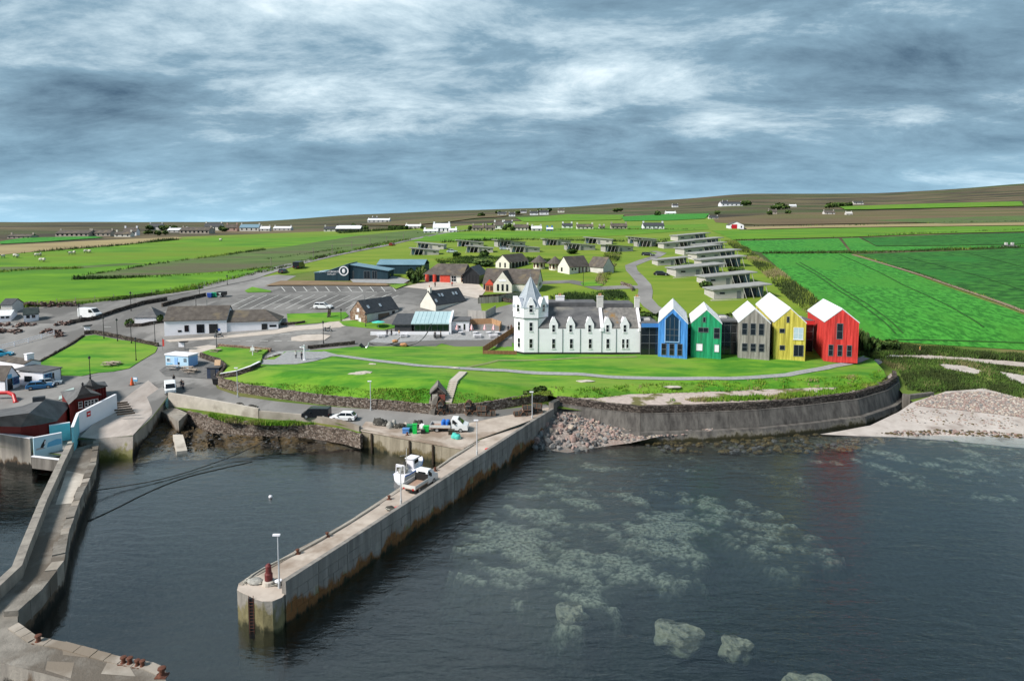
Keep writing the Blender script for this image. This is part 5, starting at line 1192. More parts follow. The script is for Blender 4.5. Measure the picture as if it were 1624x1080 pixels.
for args in [(206, 374, 18, 11, 'white farmhouse with a smaller block in front, below the left skyline', white, slate_b), (114, 375.5, 44, 8, 'long grey farm steading at the left end of the far farms', tanw, slate_b), (156, 375, 32, 8, 'shorter grey farm steading right of the long one', tanw, slate_b), (194, 376, 22, 7, 'low white farm wing in front of the white farmhouse', cream, slate_b),
             (280, 369, 26, 6, 'low farm shed with a pale grey roof left of the far trees', greyw, zinc), (308, 371, 42, 9, 'brown roofed steading in the middle of the left farms', tanw, slate_b), (246, 365, 18, 9, 'grey farmhouse at the trees on the left skyline', greyw, slate_d), (337, 366, 24, 11, 'white farmhouse right of the brown roofed steading', cream, slate_d), (367, 367, 16, 10, 'pinkish farmhouse between the farm trees and the blue shed', M('pink_render', (.45, .30, .26)), slate_b),
             (395, 367, 28, 10, 'big farm shed with a blue grey roof at the right end of the left farms', greyw, M('blue_shed_roof', (.16, .26, .33))), (420, 367, 14, 7, 'low pale shed beside the blue grey farm shed', greyw, zinc), (447, 366, 26, 6, 'low grey roofed outbuilding at the edge of the pasture', greyw, zinc), (30, 378.5, 30, 5, 'faint grey steading at the far left edge', tanw, slate_b),
             (525, 368, 22, 8, 'grey barn left of the dark open barn beyond the pasture', greyw, slate_d), (552, 368.5, 38, 10, 'dark open fronted barn beyond the pasture', M('dark_barn', (.05, .045, .04)), zinc), (600, 353, 34, 6, 'low pale croft house alone on the brown moor left of centre', greyw, zinc), (594, 352.5, 8, 8, 'white gable end of the croft alone on the brown moor', white, slate_d), (655, 362.5, 24, 6, 'low white cottage behind the shelter belt left of the big white house', cream, zinc),
             (700, 369, 26, 14, 'big white house with a pale roof at the top of the upper road', white, zinc), (683, 370, 22, 6, 'low white wing left of the big white house', white, zinc), (718, 369, 12, 6, 'small white wing right of the big white house', white, zinc), (758, 366.5, 18, 9, 'pinkish grey house left of the village trees', tanw, slate_b), (777, 366.5, 16, 9, 'pinkish grey house beside the village trees', tanw, slate_b), (791, 364, 15, 12, 'white gabled house in the middle of the village', white, slate_b), (826, 366.5, 24, 10, 'white bungalow with a brown roof in the village', cream, slate_b), (851, 367, 16, 8, 'pale metal shed with a blue end wall in the village', greyw, zinc),
             (806, 356, 14, 5, 'small white house low on the ridge above the village', white, slate_d), (796, 342.5, 14, 6, 'grey house at the left end of the ridge village', greyw, slate_d), (812, 343.5, 10, 6, 'white gabled house second from the left in the ridge village', white, slate_d), (830, 338, 10, 4, 'tiny white house highest on the ridge', white, slate_d), (847, 341.5, 13, 6, 'white house left of the long wing on the ridge', white, slate_d), (863, 341, 14, 7, 'white gabled house with a long wing on the ridge', white, slate_d), (890, 337.5, 10, 6, 'pinkish white house at the right end of the ridge village', cream, slate_b), (900, 362.5, 16, 8, 'white cottage left of the row of three bungalows', white, slate_d), (928, 364, 26, 8, 'first of the brown roofed bungalows, right of the white cottage', cream, slate_b), (982, 364, 25, 9, 'brown harled bungalow with two dormers in the middle of the row', tanw, slate_b), (1037, 364, 32, 10, 'white bungalow with a front gable at the right end of the row', white, slate_d),
             (1071, 329, 9, 5, 'tiny white croft alone high on the moor', white, slate_d), (1161, 327, 32, 6, 'long white house on the skyline moor right of centre', white, slate_d), (1150, 326, 8, 7, 'white gable beside the long white house on the moor', white, slate_d), (1064, 341, 16, 5, 'small grey croft by the bright green croft field', greyw, zinc), (1226, 340, 12, 7, 'pinkish house among scattered stones below the dark pines', tanw, slate_b), (1240, 331, 20, 5, 'long grey shed in front of the dark pine clump', greyw, slate_d), (1258, 329, 10, 4, 'pale shed right of the dark pine clump', greyw, zinc), (1132, 348, 14, 5, 'ruined grey steading left of the pinkish house', greyw, slate_d), (1316, 341, 15, 6, 'dark roofed barn on the heath right of the red doored shed', greyw, slate_b), (1347, 342, 9, 5, 'small grey hut on the heath', greyw, greyw), (1362, 324.5, 14, 4, 'pale house beside the second pine clump', cream, slate_d), (1606, 393, 11, 3, 'small grey hut at the right edge of the dark crop field', greyw, felt), (872, 367, 10, 6, 'blue painted shed end in the village', M('blue_shed', (.06, .2, .5)), zinc), (955, 363.5, 9, 5, 'little garage between the brown roofed bungalows', greyw, slate_b)]:
    croft(*args, group=FAR)
r = croft(1168, 363.5, 21, 11, 'white shed with a big red door beside the bright fields', white, slate_b, gable=True, name='shed', dk=2.2, yaw=-R(12))
p = r.children[0]; MB().box(1.6, 5.2, -.1, -.004, -.2, 3.2).build('red_door', M('red_door', (.45, .01, .02), rough=.6), r)
# ============================================================ WALLS, FENCES, VEHICLES, PEOPLE, GEAR
def W3(pts, dz=0): return [Vector((v.x, v.y, v.z+dz)) for v in pts]
wallP = [Vector((x, y, hbase(x, y))) for x, y in FL1]
Q = resample(off_line(wallP, .12), .8)
for p in Q: p.z = hbase(p.x, p.y)
rw = ribbon(Q, [(.25, -.4), (.12, 1.5), (-.35, 1.52), (-.35, -.4)], jit=.12).build('retaining_wall', st_wall); tag(rw, 'curving rubble retaining wall along the harbour road below the grass bank', 'wall')
# coping stones: pieces of their own
cs = [MB().obox((0, 0, 0), .85, .5, .22), MB().obox((0, 0, 0), .7, .46, .26), MB().obox((0, 0, 0), 1.0, .5, .2)]
cs = [m.mesh('coping_stone', st_wall) for m in cs]
Q2 = resample(off_line(wallP, 0), .95)
for i in range(len(Q2)-1):
    a, b_ = Q2[i], Q2[i+1]; m = (a+b_)/2; o = obj('coping_stone', cs[i % 3], rw, (m.x, m.y, hbase(m.x, m.y)+1.57+random.uniform(-.05, .05)), math.atan2(b_.y-a.y, b_.x-a.x)+random.uniform(-.1, .1))
wall('road_wall', 'dark stone wall along the coach park side of the upper road', gl_([(111, 514), (148, 508.5), (185, 495.5), (225, 484), (265, 477)]), 1.0, .5, st_dark, jit=.06)
wall('road_wall', 'dark stone wall between the upper road and the car park', gl_([(257, 487), (290, 478), (326, 470)]), 1.0, .5, st_dark, jit=.06)
wall('green_wall', 'low stone wall along the top of the triangular green', gl_([(134, 531), (150, 529.5), (190, 537), (230, 546), (251, 550)]), .9, .45, st_dark, jit=.08)
wall('green_edge', 'line of edging stones down the left side of the triangular green', gl_([(60, 577), (80, 566), (103, 553), (133, 534)]), .5, .4, st_dark, jit=.12, step=.8)
wall('cottage_wall', 'stone garden wall in front of the tiny white cottage', gl_([(200, 519), (225, 518), (262, 511)]), .8, .4, st_dark, jit=.08)
wall('planter_wall', 'low brown stone wall at the top of the small lawn by the signpost', gl_([(346, 551), (380, 554), (430, 558)]), .8, .5, st_red, jit=.08)
wall('planter_wall', 'low dark wall between the turning circle and the lawn by the sculpture', gl_([(488, 554), (525, 550), (563, 546)]), .8, .5, st_dark, jit=.06)
wall('garden_wall', 'low stone wall beside the bottom of the car park lawn', gl_([(446, 516), (470, 515), (484, 513)]), .7, .5, st_dark)
wall('kiosk_wall', 'curved dark retaining wall behind the pale blue kiosk', gl_([(318, 567), (335, 573), (348, 577), (358, 587), (352, 595)]), 1.1, .4, st_dark, base=-.5, jit=.08)
wall('path_wall', 'white topped low wall along the bottom of the kiosk lawn', gl_([(350, 600), (375, 596), (398, 588), (412, 581)]), .9, .4, st_dark, coping=white)
wall('croft_wall', 'dark drystone wall behind the hotel chimneys', gl_([(795, 478), (850, 487), (905, 492)]), 1.1, .5, st_dark, jit=.1)
wall('visitor_wall', 'stone garden wall in front of the visitor building gable', gl_([(760, 476), (800, 473), (830, 470)]), 1.3, .5, st_dark, jit=.05)
wall('lodge_wall', 'short stone wall by the entrance of the lodge road', gl_([(985, 452), (1000, 456), (1003, 462)]), 1.0, .5, st_wall, jit=.1)
# stone piles beside the coach park
def pile(label, a, b, h, seed):
    A, B_ = G(*a), G(*b); d = B_-A; rnd = random.Random(seed); r = thing('stone_pile', label, 'stone pile', (A+B_)/2, math.atan2(d.y, d.x), 'piles of red stones by the coach park')
    n = int(d.length*5); mb = MB()
    for i in range(n):
        x = rnd.uniform(-.5, .5)*d.length; z = rnd.uniform(0, h); y = rnd.gauss(0, .45)*(1.2-z/h*.8)
        mb.obox((x, y, z*.85), rnd.uniform(.4, .9), rnd.uniform(.3, .7), rnd.uniform(.25, .5), rnd.uniform(0, 3), rnd.uniform(-.4, .4), rnd.uniform(-.4, .4))
    o = mb.build('stones', st_pile, r); o['kind'] = 'stuff'
pile('long heap of red stones along the field edge behind the white cabins', (38, 487), (126, 486), 1.5, 1)
pile('heap of red stones at the start of the dark road wall', (88, 516.5), (112, 515), 1.0, 2)
pile('heap of red stones in front of the white cabin with the green roof', (22, 517.5), (54, 516.5), .9, 3)
pile('short heap of red stones at the left edge beside the white cabins', (-4, 517), (14, 516), .9, 4)
pile('heap of red stones above the white railing at the left edge', (-10, 528), (33, 527), 1.0, 5)
pile('curved heap of red stones at the top end of the white railing', (67, 527), (96, 530), 1.0, 6)
pile('small heap of red stones closest to the triangular green', (88, 535), (104, 533), 1.0, 7)
# fences
def fence(label, pts, h, mat, name='wooden_fence', cat='fence', boards=True, rails=0, post=.12, span=2.0):
    Q = resample([Vector((v.x, v.y, v.z)) for v in pts], span); r = thing(name, label, cat, Q[0])
    pm = MB().box(-post/2, post/2, -post/2, post/2, -.4, h+.05).mesh('post', mat)
    for i, p in enumerate(Q):
        obj('post', pm, r, p-Q[0])
        if i == len(Q)-1: break
        q = Q[i+1]; a, b_ = p-Q[0], q-Q[0]
        if boards:
            o = ribbon([a.lerp(b_, .03), b_.lerp(a, .03)], [(.04, .05), (.04, h), (-.02, h), (-.02, .05)]).build('fence_panel', mat, r)
        for k in range(rails):
            z = h*(k+1)/rails-.08; ribbon([a, b_], [(.05, z), (.05, z+.14), (-.02, z+.14), (-.02, z)]).build('rail', mat, r)
    return r
brw = M('stained_boards', (.20, .095, .045), (.28, .14, .07), 2, .8, .4, 6, stretch=(1, 1, .2))
fence('brown board fence running uphill from the lawn to the left of the hotel tower', gl_([(766, 561), (790, 545), (817, 527)]), 1.5, brw)
fence('low brown board fence along the front of the hotel side lawn', gl_([(766, 561.5), (790, 562), (819, 562.5)]), .8, brw)
fence('new timber fence round the parasol terrace beside the cafe', gl_([(745, 515), (780, 514), (795, 519), (792, 527)]), 1.4, M('new_timber', (.38, .22, .12), (.46, .28, .16), 2))
fence('tall grey board fence at the yard behind the cafe', gl_([(742, 504), (770, 506), (786, 497)]), 2.0, timber)
fence('weathered board fence below the visitor building', gl_([(758, 482), (790, 480), (826, 472)]), 1.7, M('weathered_boards', (.19, .155, .125), (.26, .215, .18), 2))
fence('white post and rail fence above the turquoise car at the left edge', gl_([(-20, 560), (0, 555.5), (45, 543.5), (86, 531.5)]), 1.0, white, 'white_railing', 'railing', False, 2, .14, 2.4)
pf_ = thing('field_posts', 'line of wooden fence posts and wire along the edge of the green pasture', 'fence', G(0, 486))
pm = MB().box(-.06, .06, -.06, .06, -.3, 1.2).mesh('post', M('grey_post', (.20, .18, .16), (.3, .27, .24), 3))
Q = resample(gl_([(-20, 487), (60, 483), (120, 479), (210, 471), (300, 458), (390, 439), (430, 430)]), 5)
for p in Q: obj('post', pm, pf_, p-pf_.location)
MB().path([p-pf_.location+Vector((0, 0, 1.05)) for p in Q], .02, 4).build('wire', greyf, pf_)
# ------------------------------------------------------------ lamps and posts
def lamp(base, toppx, label, kind='street', group=None):
    g = base; d = g.y; h = atY(toppx[0], toppx[1], g.y).z-g.z
    m = black if kind == 'street' else M('galvanised', (.45, .47, .49), (.52, .54, .56), 3, .5, 0)
    r = thing('street_lamp' if kind == 'street' else 'harbour_lamp', label, 'lamp', g, 0, group)
    MB().lathe([(.13, -.3), (.13, .5), (.075, .6), (.06, h-.1)], 8).build('pole', m, r)
    if kind == 'street':
        MB().lathe([(.06, 0), (.2, .1), (.24, .45), (.05, .62), (.02, .8)], 8, (0, 0, h-.1)).build('lantern', m, r)
        MB().lathe([(.205, .14), (.235, .42)], 8, (0, 0, h-.1)).build('glass', M('lamp_glass', (.5, .5, .48), rough=.2), r)
    elif kind == 'harbour':
        MB().box(-.45, .2, -.12, .12, h-.02, h+.12).build('lamp_head', white, r)
    return r
SG = 'black street lamps around the harbour roads'
for b_, t_, l_ in [((126, 510.5), (124, 487), 'black lamp post left of the white camper van'), ((208, 493.5), (206.5, 466), 'black lamp post beside the upper road at the cottage'), ((165, 538), (164, 506), 'black lamp post at the top left corner of the triangular green'), ((186.5, 542), (185.5, 509), 'black lamp post second along the wall of the triangular green'),
                   ((208.5, 545.5), (207, 513), 'black lamp post third along the wall of the triangular green'), ((216, 573), (213.5, 539), 'black lamp post on the right edge of the triangular green'), ((246, 542), (243, 513), 'black lamp post at the right corner of the green beside the long shop'), ((143, 597), (141.5, 569), 'black lamp post below the triangular green, behind the red timber hall'),
                   ((311, 487), (310.5, 474), 'short black lamp post above the long shop roof'), ((316.5, 471), (316, 458), 'black lamp post beside the bins at the car park corner'), ((360.5, 452), (360, 439), 'black lamp post where the upper road passes the car park'), ((343.5, 552), (342, 527), 'black lamp post on the small lawn in front of the long shop'),
                   ((513, 545), (511.5, 513), 'black lamp post beside the motorbike at the turning circle'), ((541, 510), (540, 493), 'black lamp post between the kerb lawn and the sandstone building'), ((580, 519), (579.5, 500), 'black lamp post at the corner of the sandstone building'), ((925, 453), (924, 432), 'black lamp post on the curving lawn by the right hand hall')]:
    lamp(G(*b_), t_, l_, group=SG)
pz = lambda px, py: at(px, py, 2.76)
HG = 'grey harbour lamps'
lamp(pz(636, 799), (631.5, 740), 'grey lamp pole beside the truck on the long pier', 'harbour', HG); lamp(pz(443, 932), (437, 849), 'grey lamp pole at the outer end of the long pier', 'harbour', HG)
lamp(pz(756.5, 721), (754, 667), 'grey lamp pole at the corner of the quay and pier', 'harbour', HG); lamp(G(844, 664), (842.5, 622), 'grey lamp pole beside the creels at the root of the pier', 'harbour', HG)
lamp(G(377, 630), (375, 584), 'grey lamp pole on the harbour road in front of the rubble wall', 'harbour', HG); lamp(G(588, 651), (588, 605), 'grey lamp pole in front of the grass bank', 'harbour', HG)
UP_ = 'wooden poles beside the upper road'
pole = None
for k, (bx, by, ty) in enumerate([(497, 411, 393), (527, 404, 388), (558, 396, 383), (587, 390, 378), (613, 385, 375), (640, 380, 371), (430, 424, 410)]):
    g = G(bx, by); h = atY(bx, ty, g.y).z-g.z
    r = thing('utility_pole', 'thin wooden pole standing along the pasture beside the upper road', 'pole', g, 0, UP_); MB().lathe([(.14, -.5), (.10, h)], 6).build('pole', M('pole_wood', (.20, .17, .14), (.27, .24, .2), 3), r); MB().box(-.5, .5, -.05, .05, h-.5, h-.38).build('crossarm', MATS['pole_wood'], r)
# ------------------------------------------------------------ vehicles
tyre_m = M('tyre_rubber', (.015, .015, .016), rough=.8); rim_m = M('wheel_rim', (.45, .46, .47), rough=.35, metal=.6); lampm = M('headlight', (.75, .77, .78), rough=.15); tail_m = M('tail_light', (.4, .01, .01), rough=.3); trim = M('black_trim', (.02, .02, .02), rough=.6)
def paint(n, c): return M(n, c, rough=.25, spec=.5)
def wheel(par, x, y, r_=.32, w=.22):
    mb = MB().lathe([(r_*.6, -w/2), (r_*.93, -w/2), (r_, -w*.3), (r_, w*.3), (r_*.93, w/2), (r_*.6, w/2)], 16); k = mb.build('wheel', tyre_m, par, (x, y, r_)); k.rotation_euler = (pi/2, 0, 0)
    MB().lathe([(r_*.62, -w/2-.005), (r_*.62, w/2+.005)], 12).build('rim', rim_m, k)
def vloft(mb, st, z):
    pass
def car(name, label, loc, rz, pm, kind='car', Lc=4.2, Wc=1.75, H=1.45, group=None, cat='car', load=None):
    """nose towards +x"""
    r = thing(name, label, cat, loc, rz, group); a, hw = Lc/2, Wc/2
    if kind in ('car', 'estate'):
        belt = H*.62; st = [(-a, .38, belt*.92, .86), (-a+.12, .25, belt*1.0, .96), (-a*.55, .2, belt*1.02, 1), (.15*a, .2, belt, 1), (.52*a, .2, belt*.96, .99), (a-.35, .22, belt*.82, .95), (a, .35, belt*.62, .80)]
        rings = [[(x, -hw*w, zb), (x, hw*w, zb), (x, hw*w, lerp(zb, zt, .75)), (x, hw*w*.9, zt), (x, -hw*w*.9, zt), (x, -hw*w, lerp(zb, zt, .75))] for x, zb, zt, w in st]
        MB().loft(rings).build('body', pm, r)
        b0, b1, t0, t1 = (-a*.93, a*.48, -a*.66 if kind == 'car' else -a*.85, a*.10)
        z0 = belt*.97
        MB().loft([[(b0, -hw*.88, z0), (b1, -hw*.88, z0), (b1, hw*.88, z0), (b0, hw*.88, z0)], [(t0, -hw*.70, H-.04), (t1, -hw*.70, H-.04), (t1, hw*.70, H-.04), (t0, hw*.70, H-.04)]]).build('windows', glass, r)
        MB().loft([[(t0-.12, -hw*.74, H-.07), (t1+.12, -hw*.74, H-.07), (t1+.12, hw*.74, H-.07), (t0-.12, hw*.74, H-.07)], [(t0, -hw*.64, H), (t1, -hw*.64, H), (t1, hw*.64, H), (t0, hw*.64, H)]]).build('roof', pm, r)
        mb = MB()
        for s in (-1, 1):
            for bx, tx in ((b1, t1), (b0, t0), ((b0+b1)/2-.1, (t0+t1)/2)): mb.tube((bx, s*hw*.89, z0), (tx, s*hw*.715, H-.05), .045, .045, 4)
        mb.build('pillars', pm, r); wx = a*.62
    elif kind == 'van':
        zr_ = H; prof = [(-a, .35), (-a, zr_*.93), (-a+.15, zr_), (a*.35, zr_), (a*.50, zr_*.96), (a*.78, zr_*.58), (a*.98, zr_*.48), (a, .35), (a*.9, .25), (-a*.95, .25)]
        MB().loft([[(x, y, lerp(z, min(z, zr_*.6), 0)) for x, z in prof] if abs(y) < hw else [(x*.985, y, .3+(z-.3)*.96) for x, z in prof] for y in (-hw, -hw*.88, hw*.88, hw)]).build('body', pm, r)
        MB().add([(a*.53, -hw*.78, zr_*.93), (a*.53, hw*.78, zr_*.93), (a*.80, hw*.86, zr_*.60), (a*.80, -hw*.86, zr_*.60)] and [(a*.515, -hw*.78, zr_*.965), (a*.515, hw*.78, zr_*.965), (a*.79, hw*.86, zr_*.60), (a*.79, -hw*.86, zr_*.60)], [(0, 1, 2, 3)]).build('windscreen', glass, r)
        for s in (-1, 1): MB().prism([(a*.2, zr_*.58), (a*.70, zr_*.58), (a*.48, zr_*.88), (a*.2, zr_*.88)], 'y', s*hw*1.0, s*(hw+.012)).build('side_window', glass, r)
        wx = a*.62
    else:   # pickup / flatbed: cab forward, dropside bed behind
        c0 = a*.12 if kind == 'flatbed' else .0
        prof = [(c0, .4), (c0, H*.93), (c0+.12, H), (c0+a*.34, H), (a*.76, H*.62), (a*.98, H*.52), (a, .4)]
        if kind == 'pickup': prof = [(c0, .45), (c0, H*.95), (c0+.1, H), (c0+a*.42, H), (c0+a*.54, H*.62), (a*.97, H*.58), (a, .45)]
        MB().loft([[(x, y*(1 if z < H*.7 else .88), z) for x, z in prof] for y in (-hw, hw)]).build('cab', pm, r)
        i0 = 3
        (x1, z1), (x2, z2) = prof[3], prof[4]
        d_ = Vector((z1-z2, 0, x2-x1)).normalized()*.012
        MB().add([(x1+.06+d_.x, -hw*.80, z1-.06+d_.z), (x1+.06+d_.x, hw*.80, z1-.06+d_.z), (x2-.05+d_.x, hw*.9, z2+.05+d_.z), (x2-.05+d_.x, -hw*.9, z2+.05+d_.z)], [(0, 1, 2, 3)]).build('windscreen', glass, r)
        for s in (-1, 1):
            MB().add([(c0+.2, s*(hw*.955+.012), H*.66), (x2-.12, s*(hw*.955+.012), H*.66), (x1, s*(hw*.89+.012), H*.93), (c0+.2, s*(hw*.89+.012), H*.93)], [(0, 1, 2, 3)]).build('side_window', glass, r)
        MB().box(c0-.012, c0-.004, -hw*.6, hw*.6, H*.6, H*.88).build('rear_window', glass, r)
        bw2 = hw+.08; zb = .78
        MB().box(-a, c0-.06, -bw2, bw2, zb-.1, zb).build('bed_floor', M('bed_boards', (.30, .19, .14), (.38, .26, .2), 3), r)
        for y in (-bw2, bw2-.05): MB().box(-a, c0-.06, y, y+.05, zb+.002, zb+.42).build('bed_side', M('bed_grey', (.55, .55, .53), (.62, .62, .6), 2), r)
        MB().box(-a, -a+.05, -bw2+.06, bw2-.06, zb+.002, zb+.42).build('tailgate', MATS['bed_grey'], r); MB().box(c0-.11, c0-.063, -bw2+.06, bw2-.06, zb+.002, zb+.9).build('headboard', trim, r)
        MB().box(-a+.1, a-.3, -hw*.55, hw*.55, .38, zb-.105).build('chassis', trim, r); wx = a*.62
    if kind in ('car', 'estate', 'van'): MB().box(-a-.02, -a+.2, -hw*.8, hw*.8, .32, .52).build('bumper', trim, r)
    MB().box(a-.22, a+.03, -hw*.78, hw*.78, .30, .46).build('bumper', trim, r)
    hz_ = H*.40 if kind != 'car' and kind != 'estate' else H*.44
    for s in (-1, 1):
        MB().blob((a-.12, s*hw*.68, hz_), .16, .2, .1).build('headlight', lampm, r); MB().box(-a-.015, -a+.06, s*hw*.72-.1, s*hw*.72+.1, .6, .85).build('tail_light', tail_m, r)
        MB().box(a*.3, a*.36, s*(hw+.0), s*(hw+.16), H*.6, H*.7).build('mirror', trim, r)
    for x in (-wx, wx):
        for s in (-1, 1): wheel(r, x, s*(hw-.1), .33 if kind in ('car', 'estate') else .36)
    return r
def head(px0, px1): a, b_ = G(*px0), G(*px1); d = b_-a; return math.atan2(d.y, d.x)
wp = paint('white_car_paint', (.78, .79, .80)); 
car('parked_van', 'white high roofed camper van in the coach park behind the dark wall', G(143, 504), head((128, 503), (158, 506)), wp, 'van', 5.6, 2.0, 2.5, cat='van')
car('parked_car', 'blue hatchback in front of the white flat roofed shop', G(64, 616), head((45, 618), (85, 613)), paint('blue_car_paint', (.03, .14, .30)), 'car', 4.4, cat='car')
car('parked_car', 'pale silver car half hidden behind the blue hatchback', G(78, 611), head((60, 613), (95, 608)), paint('silver_car_paint', (.45, .52, .58)), 'car', 4.2)
car('parked_car', 'turquoise car at the left edge beside the white railing', G(2, 565), head((-15, 567), (14, 564)), paint('turquoise_car_paint', (.02, .30, .48)), 'car', 4.4)
car('parked_van', 'small white van parked beside three people at the top of the slipway', G(270, 622), -R(62), wp, 'van', 4.5, 1.85, 1.9, cat='van')
car('parked_van', 'black people carrier on the harbour road', G(502, 662), R(178), paint('black_car_paint', (.012, .013, .016)), 'van', 4.6, 1.9, 1.75, cat='van')
car('parked_car', 'white hatchback behind the black people carrier on the harbour road', G(545, 666), R(175), wp, 'car', 4.3)
car('parked_car', 'lone white estate car in the middle of the car park', G(513, 489.5), head((498, 489), (528, 490)), wp, 'estate', 4.8, 1.85, 1.6)
car('parked_car', 'black saloon on the grass left of the second row of lodges', G(1049, 437), head((1036, 436), (1062, 437.5)), MATS['black_car_paint'], 'car', 4.9)
car('parked_car', 'black car farther up the lodge road near the bend', G(1028, 406), head((1018, 405), (1038, 407)), MATS['black_car_paint'], 'estate', 5.4)
car('parked_car', 'dark car by the lodge in the third rear pair', G(801, 396.5), 0.1, MATS['silver_car_paint'], 'estate', 4.8); car('parked_car', 'white car next to the dark one at the front lodges', G(812, 397), 0.1, wp, 'car', 4.6)
car('parked_car', 'grey car parked between the first two pairs of front lodges', G(717, 401), 0, MATS['silver_car_paint'], 'car', 4.4)
car('moving_van', 'dark van driving on the upper road below the hedge', G(474, 425.5), head((474, 425.5), (500, 415)), MATS['black_car_paint'], 'van', 6.5, 2.2, 2.4, cat='van')
car('moving_car', 'small dark car on the upper road behind the dark van', G(449, 433), head((449, 433), (474, 424)), paint('grey_car_paint', (.08, .085, .09)), 'car', 4.6)
car('moving_car', 'red car far up the upper road', G(622, 390), head((622, 390), (645, 384)), paint('red_car_paint', (.4, .05, .02)), 'estate', 5)
qt = car('flatbed_truck', 'white dropside truck with blue barrels on the quay', G(713, 683), R(-3), wp, 'flatbed', 6.0, 2.05, 2.15, cat='truck')
bb = M('blue_barrel', (.02, .14, .55), (.04, .22, .65), 2, .4)
for k, (x, y) in enumerate([(-.25, -.5), (-.25, .25), (-.95, -.5), (-.95, .3)]):
    o = thing('barrel', ('blue barrel behind the cab on the white truck', 'blue barrel behind the cab on the white truck', 'blue barrel nearer the tailgate of the white truck', 'blue barrel nearer the tailgate of the white truck')[k], 'barrel', (0, 0, 0), 0, 'blue barrels on the white truck')
    m_ = Matrix.Translation(qt.location)@Matrix.Rotation(qt.rotation_euler.z, 4, 'Z'); o.location = m_@Vector((x, y, .79)); MB().lathe([(.28, 0), (.3, .05), (.3, .3), (.32, .32), (.3, .34), (.3, .62), (.32, .64), (.3, .66), (.3, .9), (.26, .93)], 14).build('drum', bb, o); MB().lathe([(.05, .932), (.05, .97)], 8, (.12, 0, 0)).build('bung', black, o)
v = pz(667, 772); dpr = PIN[3]-PIN[5]; car('pickup_truck', 'white pickup with an empty dropside bed reversed along the long pier', Vector((v.x, v.y, 2.755)), math.atan2(dpr.y, dpr.x)-.02, wp, 'flatbed', 5.4, 1.85, 2.1, cat='truck')
# motorbikes
def bike(label, g, rz, rider=True):
    r = thing('motorbike', label, 'motorbike', g, rz)
    for x in (-.72, .72): wheel(r, x, 0, .32, .14)
    MB().path([(-.72, 0, .32), (-.2, 0, .6), (.45, 0, .75), (.72, 0, .32)], .06).blob((.2, 0, .85), .38, .2, .2).build('frame', black, r)
    MB().blob((-.35, 0, .82), .42, .16, .09).build('seat', trim, r); MB().tube((.5, -.35, 1.08), (.5, .35, 1.08), .025).build('handlebar', greyf, r)
    MB().box(-.9, -.6, -.45, .45, .6, 1.0).build('pannier', M('pannier_grey', (.25, .25, .25), rough=.5), r)
    MB().box(.5, .62, -.2, .2, 1.0, 1.35).build('screen', glassb, r)
    return r
bike('parked motorbike in front of the long white shop door', G(347, 536), .15); bike('motorbike on the turning circle left of the sandstone building', G(520, 526), -.1)
